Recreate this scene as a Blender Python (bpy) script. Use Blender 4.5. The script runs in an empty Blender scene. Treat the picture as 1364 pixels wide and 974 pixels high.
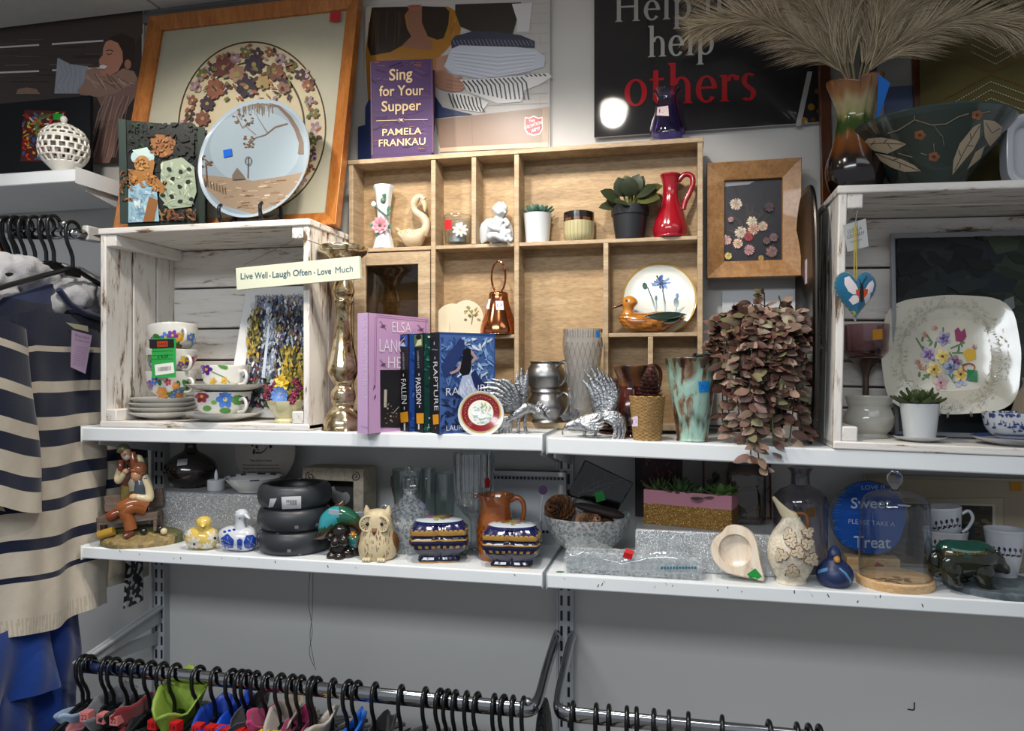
import bpy, math, random
from mathutils import Vector as V, Matrix as MX
R=math.radians; sin,cos,pi=math.sin,math.cos,math.pi
random.seed(7)
rnd=random.uniform
SC=bpy.context.scene; COLL=SC.collection
# ---------------------------------------------------------------- view geometry (image frame 1364x974)
F=1000.; CXP=682.; HY=497.; TH=math.atan(.223); CT,ST=cos(TH),sin(TH); CAMZ=1.5
CAM=V((0,0,CAMZ))
ZU=1.3805; ZL=1.117; YW=1.68
def den(px): return CT+(px-CXP)/F*ST
def sc(px,Y): return Y/den(px)/F
def kk(px): return cos(math.atan((px-CXP)/F))
def W(px,py,Y):
    u=(px-CXP)/F; d=den(px)
    return V((Y*(-ST+u*CT)/d, Y, CAMZ-(py-HY)/F*Y/d))
def X(px,Y): return W(px,0,Y).x
def Z(px,py,Y): return W(px,py,Y).z
def face(px): return TH-math.atan((px-CXP)/F)
def zr(x): return ZU-.003-max(0,x+.25)*.0215     # the right upper shelf sags a little
# ---------------------------------------------------------------- colours
_cc={}
def lin(c):
    if isinstance(c,str):
        if c not in _cc:
            h=c.lstrip('#'); h=h if len(h)==6 else ''.join(x*2 for x in h); v=[int(h[i:i+2],16)/255 for i in (0,2,4)]
            _cc[c]=tuple(x/12.92 if x<=.04045 else ((x+.055)/1.055)**2.4 for x in v)+(1.,)
        return _cc[c]
    return c if len(c)==4 else tuple(c)+(1.,)
def mixc(a,b,t):
    a,b=lin(a),lin(b); return tuple(a[i]*(1-t)+b[i]*t for i in range(3))+(1.,)
def jit(c,a=.15):
    c=lin(c); k=1+rnd(-a,a); return (min(1,c[0]*k),min(1,c[1]*k),min(1,c[2]*k),1.)
# ---------------------------------------------------------------- mesh builder
class MB:
    def __init__(s): s.v=[];s.f=[];s.c=[];s.M=MX.Identity(4)
    def add(s,vs,fs,col):
        n=len(s.v); s.v+=[s.M@V(p) for p in vs]
        if callable(col):
            for f in fs: s.f.append([n+i for i in f]); s.c.append(lin(col(sum((V(vs[i]) for i in f),V())/len(f))))
        else:
            c=lin(col)
            for f in fs: s.f.append([n+i for i in f]); s.c.append(c)
        return s
    def box(s,x0,x1,y0,y1,z0,z1,col='#ffffff'):
        v=[(x,y,z) for z in (z0,z1) for y in (y0,y1) for x in (x0,x1)]
        return s.add(v,[(0,2,3,1),(4,5,7,6),(0,1,5,4),(2,6,7,3),(0,4,6,2),(1,3,7,5)],col)
    def beam(s,a,b,w,h,col,up=(0,0,1)):
        a,b=V(a),V(b); d=(b-a).normalized(); u=V(up); r=d.cross(u)
        if r.length<1e-4: r=d.cross(V((0,1,0)))
        r.normalize(); u=r.cross(d)
        v=[p+r*x*w/2+u*y*h/2 for p in (a,b) for x,y in ((-1,-1),(1,-1),(1,1),(-1,1))]
        return s.add(v,[(3,2,1,0),(4,5,6,7),(0,1,5,4),(1,2,6,5),(2,3,7,6),(3,0,4,7)],col)
    def lathe(s,prof,n=32,col='#ffffff',c=(0,0,0),sq=(1,1),a0=0,a1=2*pi,wob=None,mat=None):
        full=abs(a1-a0-2*pi)<1e-6; m=n if full else n+1
        vs=[];idx=[];c=V(c)
        for k,(r,z) in enumerate(prof):
            if r<=1e-7 and full: idx.append([len(vs)]*m); vs.append(c+V((0,0,z))); continue
            row=[]
            for i in range(m):
                a=a0+(a1-a0)*i/n; rr=r*(wob(a,z) if wob else 1)
                row.append(len(vs)); vs.append(c+V((rr*cos(a)*sq[0],rr*sin(a)*sq[1],z)))
            idx.append(row)
        fs=[];th=[]
        for k in range(len(prof)-1):
            for i in range(n):
                j=(i+1)%m
                q=[idx[k][i],idx[k][j],idx[k+1][j],idx[k+1][i]]
                f=[]
                for x in q:
                    if x not in f: f.append(x)
                if len(f)>2: fs.append(f); th.append((k,a0+(a1-a0)*(i+.5)/n))
        b=len(s.v); s.v+=[s.M@p for p in vs]
        for f,(k,a) in zip(fs,th):
            s.f.append([b+i for i in f])
            if callable(col): cc=col(a,(prof[k][1]+prof[k+1][1])/2,(prof[k][0]+prof[k+1][0])/2,k)
            elif isinstance(col,list): cc=col[min(k,len(col)-1)]
            else: cc=col
            if cc is None: s.f.pop(); continue
            s.c.append(lin(cc))
        return s
    def tube(s,pts,r,n=8,col='#ffffff',flat=1.,up=(0,0,1),closed=False,caps=True):
        pts=[V(p) for p in pts]; m=len(pts)
        rs=r if isinstance(r,(list,tuple)) else [r]*m
        if len(rs)!=m:
            q=list(rs); L=len(q)-1; rs=[q[min(L,int(i*L/(m-1)))]*(1-(i*L/(m-1))%1)+q[min(L,int(i*L/(m-1))+1)]*((i*L/(m-1))%1) for i in range(m)]
        vs=[];U=V(up)
        for i,p in enumerate(pts):
            if closed: d=pts[(i+1)%m]-pts[i-1]
            else: d=pts[min(i+1,m-1)]-pts[max(i-1,0)]
            d.normalize(); a=U-d*U.dot(d)
            if a.length<1e-3: a=V((0,1,0))-d*d.y
            if a.length<1e-3: a=V((1,0,0))
            a.normalize(); b=d.cross(a); U=a
            for k in range(n):
                t=2*pi*k/n; vs.append(p+(a*cos(t)*flat+b*sin(t))*rs[i])
        fs=[]
        for i in range(m if closed else m-1):
            for k in range(n):
                i2=(i+1)%m; fs.append((i*n+k,i*n+(k+1)%n,i2*n+(k+1)%n,i2*n+k))
        if caps and not closed: fs+= [tuple(range(n))[::-1],tuple((m-1)*n+k for k in range(n))]
        return s.add(vs,fs,col)
    def ell(s,c,r,col='#ffffff',n=18,m=10,rot=None,pw=1.):
        c=V(c); rot=rot or MX.Identity(3); vs=[];
        for j in range(m+1):
            ph=-pi/2+pi*j/m
            for i in range(n):
                t=2*pi*i/n; p=V((cos(ph)*cos(t)*r[0],cos(ph)*sin(t)*r[1],sin(ph)*r[2])); vs.append(c+rot@p)
        fs=[(j*n+i,j*n+(i+1)%n,(j+1)*n+(i+1)%n,(j+1)*n+i) for j in range(m) for i in range(n)]
        return s.add(vs,fs,col)
    def sweep(s,secs,n=16,col='#ffffff',sm=3):
        """secs: list of (centre, half-width vec, half-height vec) -> one continuous skin through elliptical sections"""
        if sm: secs=[(t[0:3],t[3:6],t[6:9]) for t in smooth([tuple(c)+tuple(a)+tuple(b) for c,a,b in secs],sm)]; n=max(n,24)
        vs=[]
        for c,a,b in secs:
            for i in range(n):
                t=2*pi*i/n; vs.append(V(c)+V(a)*cos(t)+V(b)*sin(t))
        m=len(secs)
        fs=[(j*n+i,j*n+(i+1)%n,(j+1)*n+(i+1)%n,(j+1)*n+i) for j in range(m-1) for i in range(n)]
        fs+=[tuple(range(n))[::-1],tuple((m-1)*n+i for i in range(n))]
        return s.add(vs,fs,col)
    def prism(s,pts,y0,y1,col,side=None):
        n=len(pts); v=[(x,y0,z) for x,z in pts]+[(x,y1,z) for x,z in pts]
        s.add(v,[tuple(range(n)),tuple(range(2*n-1,n-1,-1))],col)
        return s.add(v,[(i,n+i,n+(i+1)%n,(i+1)%n) for i in range(n)],side or col)
    def leaf(s,b,d,nrm,L,w,t,col,curl=0.,pw=1.):
        b=V(b); d=V(d).normalized(); nm=V(nrm); nm=(nm-d*nm.dot(d))
        if nm.length<1e-4: nm=V((1,0,0))-d*d.x
        nm.normalize(); r=d.cross(nm); vs=[]; K=(0,.12,.35,.6,.82,1)
        for k in K:
            wd=w*(sin(pi*min(1,(k**pw)*.93+.04))**.8) if 0<k<1 else w*.06
            p=b+d*L*k+nm*curl*L*k*k
            tt=t*(.4+.6*sin(pi*min(.97,max(.1,k))))
            vs+=[p-r*wd,p+nm*(-tt),p+r*wd,p+nm*tt]
        fs=[]
        for k in range(len(K)-1):
            for i in range(4): fs.append((k*4+i,k*4+(i+1)%4,k*4+4+(i+1)%4,k*4+4+i))
        fs+=[(3,2,1,0),tuple(len(vs)-4+i for i in range(4))]
        return s.add(vs,fs,col)
    def local(s,o):
        m=(MX.Translation(o.location)@o.rotation_euler.to_matrix().to_4x4()).inverted()
        s.v=[m@p for p in s.v]; return s
    def warp(s,fn): s.v=[V(fn(p)) for p in s.v]; return s
    def build(s,name,mat,parent=None,off=None,bevel=0,sub=0,sharp=38,loc=None,rz=0,rot=None):
        me=bpy.data.meshes.new(name)
        vv=s.v if off is None else [p-V(off) for p in s.v]
        me.from_pydata([tuple(p) for p in vv],[],s.f)
        at=me.color_attributes.new('Col','FLOAT_COLOR','CORNER')
        data=[]
        for f,c in zip(s.f,s.c): data+=list(c)*len(f)
        at.data.foreach_set('color',data)
        me.polygons.foreach_set('use_smooth',[True]*len(s.f))
        me.materials.append(mat); me.update()
        me.set_sharp_from_angle(angle=R(sharp))
        o=bpy.data.objects.new(name,me); COLL.objects.link(o)
        if parent: o.parent=parent
        if loc is not None: o.location=loc
        if rot: o.rotation_euler=rot
        elif rz: o.rotation_euler=(0,0,rz)
        if bevel:
            b=o.modifiers.new('b','BEVEL'); b.width=bevel; b.segments=2; b.limit_method='ANGLE'; b.angle_limit=R(35)
        if sub:
            b=o.modifiers.new('s','SUBSURF'); b.levels=b.render_levels=sub
        return o
def thing(name,label,cat,loc=(0,0,0),rz=0,group=None,rot=None):
    o=bpy.data.objects.new(name,None); COLL.objects.link(o); o.empty_display_size=.02
    o.location=loc; o.rotation_euler=rot or (0,0,rz); o['label']=label; o['category']=cat
    if group: o['group']=group
    return o
def tag(o,label,cat,group=None):
    o['label']=label;o['category']=cat
    if group:o['group']=group
    return o
def struct(o): o['kind']='structure'; return o
def dup(r,loc,rz=None,label=None):
    c=r.copy(); COLL.objects.link(c); c.location=loc
    if rz is not None: c.rotation_euler=(0,0,rz)
    if label: c['label']=label
    for ch in list(r.children):
        d=ch.copy(); COLL.objects.link(d); d.parent=c
        for g in list(ch.children):
            e=g.copy(); COLL.objects.link(e); e.parent=d
    return c
def px_prof(prof,px,Y):
    s=sc(px,Y); k=kk(px); return [(r*s*k,h*s) for r,h in prof]
def smooth(pts,n=6,closed=False):
    """Catmull-Rom through tuples"""
    out=[]; m=len(pts)
    for i in range(m if closed else m-1):
        g=lambda j: pts[j%m] if closed else pts[max(0,min(m-1,j))]
        p0,p1,p2,p3=g(i-1),g(i),g(i+1),g(i+2)
        for q in range(n):
            t=q/n
            out.append(tuple(.5*(2*b+(c-a)*t+(2*a-5*b+4*c-d)*t*t+(3*b-a-3*c+d)*t**3) for a,b,c,d in zip(p0,p1,p2,p3)))
    if not closed: out.append(tuple(pts[-1]))
    return out
def sprof(prof,n=4): return [(max(0,r),h) for r,h in smooth(prof,n)]
# ---------------------------------------------------------------- text glyphs (built-in font)
_tx={}
def glyph(s,bold=0):
    if (s,bold) not in _tx:
        cu=bpy.data.curves.new('t','FONT'); cu.body=s; cu.offset=bold; cu.resolution_u=3
        o=bpy.data.objects.new('t',cu); me=bpy.data.meshes.new_from_object(o)
        vs=[tuple(v.co) for v in me.vertices]; fs=[tuple(p.vertices) for p in me.polygons]
        bpy.data.objects.remove(o); bpy.data.curves.remove(cu); bpy.data.meshes.remove(me)
        _tx[(s,bold)]=(vs,fs)
    return _tx[(s,bold)]
CAPH=None
class Art(MB):
    """flat artwork on a plane O + a U + b V; in px mode coordinates are photo pixels projected onto the real plane"""
    def __init__(s,O,U,Vv,px=True,step=1.5e-5):
        MB.__init__(s); s.O=V(O);s.U=V(U).normalized();s.Vv=V(Vv).normalized();s.N=s.U.cross(s.Vv); s.px=px;s.k=4e-4;s.st=step
        s.x0=s.y0=0.;s.z=1.; s.up=-1 if px else 1; s.clip=None; s.clipr=0
    def crop(s,x,y,z): s.x0,s.y0,s.z=x,y,z; return s
    def m(s,a,b):
        a=s.x0+a/s.z; b=s.y0+b/s.z
        if s.px:
            d=W(a,b,1.)-CAM; p=CAM+d*((s.O-CAM).dot(s.N)/d.dot(s.N))
        else: p=s.O+s.U*a+s.Vv*b
        if s.clip:
            q=p-s.O; u=q.dot(s.U); v=q.dot(s.Vv); p=p+s.U*(min(s.clip[1],max(s.clip[0],u))-u)+s.Vv*(min(s.clip[3],max(s.clip[2],v))-v)
        if s.clipr:
            q=p-s.O; q-=s.N*q.dot(s.N)
            if q.length>s.clipr: p-=q*(1-s.clipr/q.length)
        return p+s.N*s.k
    def poly(s,pts,col):
        s.k+=s.st; n=len(s.v)
        vs=[s.m(*p) for p in pts]
        ar=V()
        for i in range(1,len(vs)-1): ar+=(vs[i]-vs[0]).cross(vs[i+1]-vs[0])
        f=list(range(len(vs)))
        if ar.dot(s.N)<0: f=f[::-1]
        return s.add(vs,[f],col)
    def rect(s,x0,y0,x1,y1,col): return s.poly([(x0,y0),(x1,y0),(x1,y1),(x0,y1)],col)
    def circ(s,x,y,rx,ry,col,n=24,rot=0,wob=0):
        p=[]
        for i in range(n):
            a=2*pi*i/n; q=1+rnd(-wob,wob); u,v=rx*cos(a)*q,ry*sin(a)*q
            p.append((x+u*cos(rot)-v*sin(rot),y+u*sin(rot)+v*cos(rot)))
        return s.poly(p,col)
    def ring(s,x,y,rx,ry,w,col,n=48,a0=0,a1=2*pi):
        s.k+=s.st
        vs=[];
        for i in range(n+1):
            a=a0+(a1-a0)*i/n
            vs+=[s.m(x+rx*cos(a),y+ry*sin(a)),s.m(x+(rx-w)*cos(a),y+(ry-w)*sin(a))]
        return s.add(vs,[(2*i,2*i+1,2*i+3,2*i+2) for i in range(n)],col)
    def line(s,pts,w,col):
        s.k+=s.st; vs=[]; n=len(pts)
        ws=w if isinstance(w,(list,tuple)) else [w]*n
        for i,p in enumerate(pts):
            q0=pts[max(i-1,0)];q1=pts[min(i+1,n-1)]; dx,dy=q1[0]-q0[0],q1[1]-q0[1]; l=math.hypot(dx,dy) or 1
            vs+=[s.m(p[0]-dy/l*ws[i]/2,p[1]+dx/l*ws[i]/2),s.m(p[0]+dy/l*ws[i]/2,p[1]-dx/l*ws[i]/2)]
        return s.add(vs,[(2*i,2*i+1,2*i+3,2*i+2) for i in range(n-1)],col)
    def text(s,t,x0,y0,x1,y1,h,col,bold=0,slant=0,vert=False):
        """baseline from (x0,y0) to (x1,y1), capital height h; vert: reads down along the baseline"""
        vs,fs=glyph(t,bold)
        if not vs: return s
        s.k+=s.st*2
        xa=min(v[0] for v in vs);xb=max(v[0] for v in vs); H=.69
        dx,dy=x1-x0,y1-y0; l=math.hypot(dx,dy)
        if vert: nx,ny=(-dy/l*s.up*-1,dx/l*s.up*-1) if False else ((dy/l,-dx/l) if s.px else (-dy/l,dx/l))
        else: nx,ny=0,s.up
        out=[]
        for v in vs:
            q=(v[0]-xa)/(xb-xa); e=v[1]/H*h
            out.append(s.m(x0+dx*q+nx*e+slant*e,y0+dy*q+ny*e))
        return s.add(out,[f if True else f[::-1] for f in fs],col)
    def strokes(s,n,x0,y0,x1,y1,fn,L,w,ang=None):
        for i in range(n):
            x=rnd(x0,x1);y=rnd(y0,y1); c=fn(x,y)
            if c is None: continue
            a=rnd(0,pi) if ang is None else ang+rnd(-.5,.5); l=L*rnd(.5,1.2)/2; ww=w*rnd(.6,1.3)/2
            ca,sa=cos(a),sin(a)
            s.poly([(min(x1,max(x0,x+u*ca-v*sa)),min(y1,max(y0,y+u*sa+v*ca))) for u,v in ((-l,-ww*.5),(-l*.5,-ww),(l,-ww*.3),(l*.8,ww*.6),(-l*.4,ww))],jit(c,.22))
    def paint(s,x0,y0,x1,y1,fn,big=60,n=260,ang=None):
        s.strokes(n,x0,y0,x1,y1,fn,big,big*.5,ang); s.strokes(n*2,x0,y0,x1,y1,fn,big*.6,big*.24,ang); s.strokes(n,x0,y0,x1,y1,fn,big*.32,big*.14,ang)
    def flower(s,x,y,r,col,cc,n=6,rot=0):
        for i in range(n):
            a=rot+2*pi*i/n; s.circ(x+r*.55*cos(a),y+r*.55*sin(a),r*.5,r*.36,jit(col,.2),10,a)
        s.circ(x,y,r*.25,r*.25,cc,8)
    # serif alphabet for the big poster ------------------------------------------------
    def serif(s,t,x0,y0,x1,y1,xh,col):
        WD=dict(H=.86,e=.52,l=.32,p=.6,h=.62,o=.56,t=.4,r=.46,s=.44,u=.62); WD[' ']=.3
        tot=sum(WD[c] for c in t); K=(x1-x0)/tot; cur=0; T=.115; th=.04; A=.76; xx=.5; q=xh/.5
        def P(pts): s.poly([(x0+(cur+a)*K, y0+(y1-y0)*((cur+a)/tot)-b*q) for a,b in pts],col)
        def stem(a,b0,b1,top='both'):
            P([(a-T/2,b0),(a+T/2,b0),(a+T/2,b1),(a-T/2,b1)])
            if top in('both','bot'): P([(a-T*1.05,b0),(a+T*1.05,b0),(a+T/2,b0+th),(a-T/2,b0+th)])
            if top=='both': P([(a-T*1.05,b1),(a-T/2,b1-th*1.6),(a+T/2,b1-th*1.6),(a+T/2,b1)])
        def arc(cx,cy,rx,ry,a0,a1,n=22):
            o=[];i_=[]
            for k in range(n+1):
                a=R(a0+(a1-a0)*k/n); o.append((cx+rx*cos(a),cy+ry*sin(a))); i_.append((cx+(rx-T)*cos(a),cy+(ry-th)*sin(a)))
            P(o+i_[::-1])
        for c in t:
            if c=='H':
                for a in(.16,.66): stem(a,0,.72); P([(a-T*1.05,.72),(a-T*1.05,.72-th),(a+T*1.05,.72-th),(a+T*1.05,.72)])
                P([(.16,.34),(.66,.34),(.66,.385),(.16,.385)])
            elif c=='l': stem(.16,0,A)
            elif c=='e':
                arc(.26,.245,.235,.255,0,322); P([(.05,.25),(.49,.25),(.49,.288),(.05,.288)])
            elif c=='o': arc(.28,.245,.25,.255,0,360)
            elif c=='p':
                stem(.14,-.24,.49); arc(.3,.245,.25,.255,-150,150)
            elif c=='h': stem(.14,0,A); stem(.47,0,.34,'bot'); arc(.325,.32,.2,.18,0,165,12)
            elif c=='r': stem(.14,0,.49); arc(.31,.33,.15,.17,35,165,10); P([(.36,.38),(.46,.38),(.46,.47),(.36,.47)])
            elif c=='t': stem(.16,.08,.64,''); arc(.3,.15,.2,.16,180,320,10); P([(.03,.45),(.34,.45),(.34,.49),(.03,.49)])
            elif c=='u': stem(.14,.14,.49,''); stem(.47,0,.49,''); arc(.3,.17,.22,.18,180,345,12); P([(.47,0),(.6,0),(.6,th),(.47,th)])
            elif c=='s':
                arc(.22,.37,.165,.14,40,250,14); arc(.2,.125,.175,.135,-140,85,14)
                P([(.12,.34),(.13,.24),(.3,.13),(.34,.2),(.2,.3)])
            cur+=WD[c]
from mathutils.bvhtree import BVHTree
def mat_of(o): return MX.Translation(o.location)@o.rotation_euler.to_matrix().to_4x4()
class Decal(Art):
    """painted decoration laid onto the curved surface of a finished shape (placed at thing o)"""
    def __init__(s,mb,o,gap=5e-4,step=1.2e-5):
        Art.__init__(s,(0,0,0),(1,0,0),(0,0,1),True,step); s.k=gap; m=mat_of(o); s.o=o
        s.b=BVHTree.FromPolygons([m@p for p in mb.v],mb.f); s.miss=0
    def m(s,a,b):
        a=s.x0+a/s.z; b=s.y0+b/s.z; d=(W(a,b,1.)-CAM).normalized()
        h=s.b.ray_cast(CAM,d)
        if h[0] is None: s.miss=1; return V()
        n=h[1]
        if n.dot(d)>0: n=-n
        return h[0]+n*s.k
    def poly(s,pts,col):
        s.k+=s.st; s.miss=0; n=len(pts)
        out=[]
        for i in range(n):
            (ax,ay),(bx,by)=pts[i],pts[(i+1)%n]; k=max(1,math.ceil(math.hypot(bx-ax,by-ay)/s.z/4.5)); out+=[(ax+(bx-ax)*q/k,ay+(by-ay)*q/k) for q in range(k)]
        pts=out; n=len(pts)
        cx=sum(p[0] for p in pts)/n; cy=sum(p[1] for p in pts)/n
        def fit(p):
            for i in range(14):
                s.miss=0; q=s.m(*p)
                if not s.miss: return q
                p=(p[0]*.93+cx*.07,p[1]*.93+cy*.07)
            s.miss=0; return vs[0]
        vs=[s.m(cx,cy)]
        if s.miss: return s
        rings=max(1,min(8,math.ceil(max(math.hypot(x-cx,y-cy) for x,y in pts)/s.z/4.5)))
        for k in range(1,rings+1):
            t=k/rings; vs+=[fit((cx+(x-cx)*t,cy+(y-cy)*t)) for x,y in pts]
        if s.miss: return s
        fs=[(0,1+i,1+(i+1)%n) for i in range(n)]
        for k in range(rings-1): fs+=[(1+k*n+i,1+(k+1)*n+i,1+(k+1)*n+(i+1)%n,1+k*n+(i+1)%n) for i in range(n)]
        return s.add(vs,fs,col)
    def line(s,pts,w,col):
        ws=w if isinstance(w,(list,tuple)) else [w]*len(pts); ok=[]; P2=[pts[0]]; W2=[ws[0]]
        for i in range(len(pts)-1):
            (ax,ay),(bx,by)=pts[i],pts[i+1]; k=max(1,math.ceil(math.hypot(bx-ax,by-ay)/s.z/4.5))
            for q in range(1,k+1): P2.append((ax+(bx-ax)*q/k,ay+(by-ay)*q/k)); W2.append(ws[i]+(ws[i+1]-ws[i])*q/k)
        pts,ws=P2,W2
        for p,q in zip(pts,ws):
            s.miss=0; s.m(p[0]+q,p[1]); s.m(p[0]-q,p[1])
            if not s.miss: ok.append((p,q))
        if len(ok)<2: return s
        pts=[p for p,q in ok]; w=[q for p,q in ok]
        s.miss=0; f,v,c=len(s.f),len(s.v),len(s.c); Art.line(s,pts,w,col)
        if s.miss: del s.f[f:]; del s.v[v:]; del s.c[c:]
        return s
    def ring(s,*a,**k):
        s.miss=0; f,v,c=len(s.f),len(s.v),len(s.c); Art.ring(s,*a,**k)
        if s.miss: del s.f[f:]; del s.v[v:]; del s.c[c:]
        return s
    def text(s,*a,**k):
        s.miss=0; f,v,c=len(s.f),len(s.v),len(s.c); Art.text(s,*a,**k)
        if s.miss: del s.f[f:]; del s.v[v:]; del s.c[c:]
        return s
    def put(s,name,mat,parent): return s.local(s.o).build(name,M[mat],parent) if s.f else None
def on(px,Y,z): return V((X(px,Y),Y,z))
def plainmat(name,col,rough=.5,coat=0,bmp=0,bs=100):
    m,t,b=nt(name); n=noise(t,40,4); r=ramp(t,n.outputs['Fac'],[(.3,mixc(col,'#000000',.08)),(.7,col)]); t.links.new(r.outputs[0],b.inputs['Base Color'])
    b.inputs['Roughness'].default_value=rough; b.inputs['Coat Weight'].default_value=coat
    if bmp: n2=noise(t,bs,3); bump(t,b,n2.outputs['Fac'],bmp,.003)
    return m
def fuse(o,vox,smooth_it=4):
    r=o.modifiers.new('r','REMESH'); r.mode='VOXEL'; r.voxel_size=vox; r.use_smooth_shade=True
    k=o.modifiers.new('k','SMOOTH'); k.iterations=smooth_it; k.factor=.5
    return o
# ---------------------------------------------------------------- materials
def nt(name):
    m=bpy.data.materials.new(name); m.use_nodes=True; t=m.node_tree; b=t.nodes['Principled BSDF']; return m,t,b
def nd(t,typ,**kw):
    n=t.nodes.new(typ)
    for k,v in kw.items():
        if hasattr(n,k) and k not in n.inputs: setattr(n,k,v)
        else: n.inputs[k].default_value=v
    return n
def noise(t,scale,detail=4,stretch=None,rough=.55,dist=0.):
    tc=nd(t,'ShaderNodeTexCoord'); mp=nd(t,'ShaderNodeMapping'); t.links.new(tc.outputs['Object'],mp.inputs[0])
    if stretch: mp.inputs['Scale'].default_value=stretch
    n=nd(t,'ShaderNodeTexNoise',Scale=scale,Detail=detail,Roughness=rough,Distortion=dist); t.links.new(mp.outputs[0],n.inputs['Vector']); return n
def ramp(t,src,stops):
    r=nd(t,'ShaderNodeValToRGB'); e=r.color_ramp.elements
    while len(e)<len(stops): e.new(.5)
    for el,(p,c) in zip(e,stops): el.position=p; el.color=lin(c)
    t.links.new(src,r.inputs[0]); return r
def mulc(t,a,b,fac=1.,mode='MULTIPLY'):
    m=nd(t,'ShaderNodeMix',data_type='RGBA',blend_type=mode); m.inputs[0].default_value=fac
    t.links.new(a,m.inputs[6]); t.links.new(b,m.inputs[7]); return m.outputs[2]
def bump(t,b,src,st,dist=.002):
    n=nd(t,'ShaderNodeBump',Strength=st,Distance=dist); t.links.new(src,n.inputs['Height']); t.links.new(n.outputs[0],b.inputs['Normal']); return n
def mk(name,rough=.5,metal=0,coat=0,bmp=0,bs=60,bd=.002,var=.08,vs=15,spec=.5,stretch=None,sheen=0,rv=0,sub=0,det=4,voro=False):
    m,t,b=nt(name); at=nd(t,'ShaderNodeAttribute',attribute_name='Col')
    n=noise(t,vs,det,stretch)
    r=ramp(t,n.outputs['Fac'],[(.3,(1-var,)*3),(.7,(1,)*3)])
    t.links.new(mulc(t,at.outputs['Color'],r.outputs[0]),b.inputs['Base Color'])
    b.inputs['Roughness'].default_value=rough; b.inputs['Metallic'].default_value=metal
    b.inputs['Coat Weight'].default_value=coat; b.inputs['Coat Roughness'].default_value=.05
    b.inputs['Specular IOR Level'].default_value=spec
    if sheen: b.inputs['Sheen Weight'].default_value=sheen
    if sub: b.inputs['Subsurface Weight'].default_value=sub; b.inputs['Subsurface Radius'].default_value=(.01,.008,.006); b.inputs['Subsurface Scale'].default_value=.5
    if rv:
        r2=nd(t,'ShaderNodeMapRange'); r2.inputs[3].default_value=max(0,rough-rv); r2.inputs[4].default_value=rough+rv
        t.links.new(n.outputs['Fac'],r2.inputs[0]); t.links.new(r2.outputs[0],b.inputs['Roughness'])
    if bmp:
        if voro:
            tc=nd(t,'ShaderNodeTexCoord'); n2=nd(t,'ShaderNodeTexVoronoi',Scale=bs); t.links.new(tc.outputs['Object'],n2.inputs['Vector']); bump(t,b,n2.outputs['Distance'],bmp,bd)
        else:
            n2=noise(t,bs,3,stretch); bump(t,b,n2.outputs['Fac'],bmp,bd)
    return m
def mkglass(name,gl=.02,bmp=0,bs=80,haze=0.,ior=1.45,voro=False,boost=1.):
    """thin clear glass: tinted see-through plus Fresnel gloss"""
    m,t,b=nt(name); t.nodes.remove(b); out=t.nodes['Material Output']
    at=nd(t,'ShaderNodeAttribute',attribute_name='Col')
    tr=nd(t,'ShaderNodeBsdfTransparent'); t.links.new(at.outputs['Color'],tr.inputs[0])
    g=nd(t,'ShaderNodeBsdfGlossy',Roughness=gl); fr=nd(t,'ShaderNodeLayerWeight',Blend=.5)
    if bmp:
        tc=nd(t,'ShaderNodeTexCoord')
        if voro: n=nd(t,'ShaderNodeTexVoronoi',Scale=bs); so=n.outputs['Distance']
        else: n=nd(t,'ShaderNodeTexNoise',Scale=bs,Detail=2.); so=n.outputs['Fac']
        t.links.new(tc.outputs['Object'],n.inputs['Vector'])
        bp=nd(t,'ShaderNodeBump',Strength=bmp,Distance=.004); t.links.new(so,bp.inputs['Height'])
        t.links.new(bp.outputs[0],g.inputs['Normal']); t.links.new(bp.outputs[0],fr.inputs['Normal'])
    pw=nd(t,'ShaderNodeMath',operation='POWER'); pw.inputs[1].default_value=3.2; t.links.new(fr.outputs['Facing'],pw.inputs[0])
    mm=nd(t,'ShaderNodeMath',operation='MULTIPLY_ADD'); mm.inputs[1].default_value=.75*boost; mm.inputs[2].default_value=.045*boost; mm.use_clamp=True; t.links.new(pw.outputs[0],mm.inputs[0])
    mx=nd(t,'ShaderNodeMixShader'); t.links.new(mm.outputs[0],mx.inputs[0]); t.links.new(tr.outputs[0],mx.inputs[1]); t.links.new(g.outputs[0],mx.inputs[2])
    last=mx
    if haze:
        d=nd(t,'ShaderNodeBsdfDiffuse'); d.inputs[0].default_value=(.85,.87,.88,1)
        m2=nd(t,'ShaderNodeMixShader'); m2.inputs[0].default_value=haze
        if bmp:
            mr=nd(t,'ShaderNodeMapRange'); mr.inputs[1].default_value=.25; mr.inputs[2].default_value=.7; mr.inputs[3].default_value=haze*.3; mr.inputs[4].default_value=haze*1.9
            t.links.new(so,mr.inputs[0]); t.links.new(mr.outputs[0],m2.inputs[0])
        t.links.new(mx.outputs[0],m2.inputs[1]); t.links.new(d.outputs[0],m2.inputs[2]); last=m2
    t.links.new(last.outputs[0],out.inputs[0]); return m
def mkwood(name,c0,c1,c2,stretch,scale=6,rough=.55,coat=0,bm=.15):
    m,t,b=nt(name); n=noise(t,scale,6,stretch,.6,.6); n2=noise(t,scale*9,3,stretch,.7)
    r=ramp(t,n.outputs['Fac'],[(.28,c0),(.5,c1),(.72,c2)]); r2=ramp(t,n2.outputs['Fac'],[(.35,(.72,.7,.68)),(.6,(1,1,1))])
    at=nd(t,'ShaderNodeAttribute',attribute_name='Col')
    t.links.new(mulc(t,mulc(t,r.outputs[0],r2.outputs[0]),at.outputs['Color']),b.inputs['Base Color'])
    b.inputs['Roughness'].default_value=rough; b.inputs['Coat Weight'].default_value=coat; bump(t,b,n2.outputs['Fac'],bm,.001); return m
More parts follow.
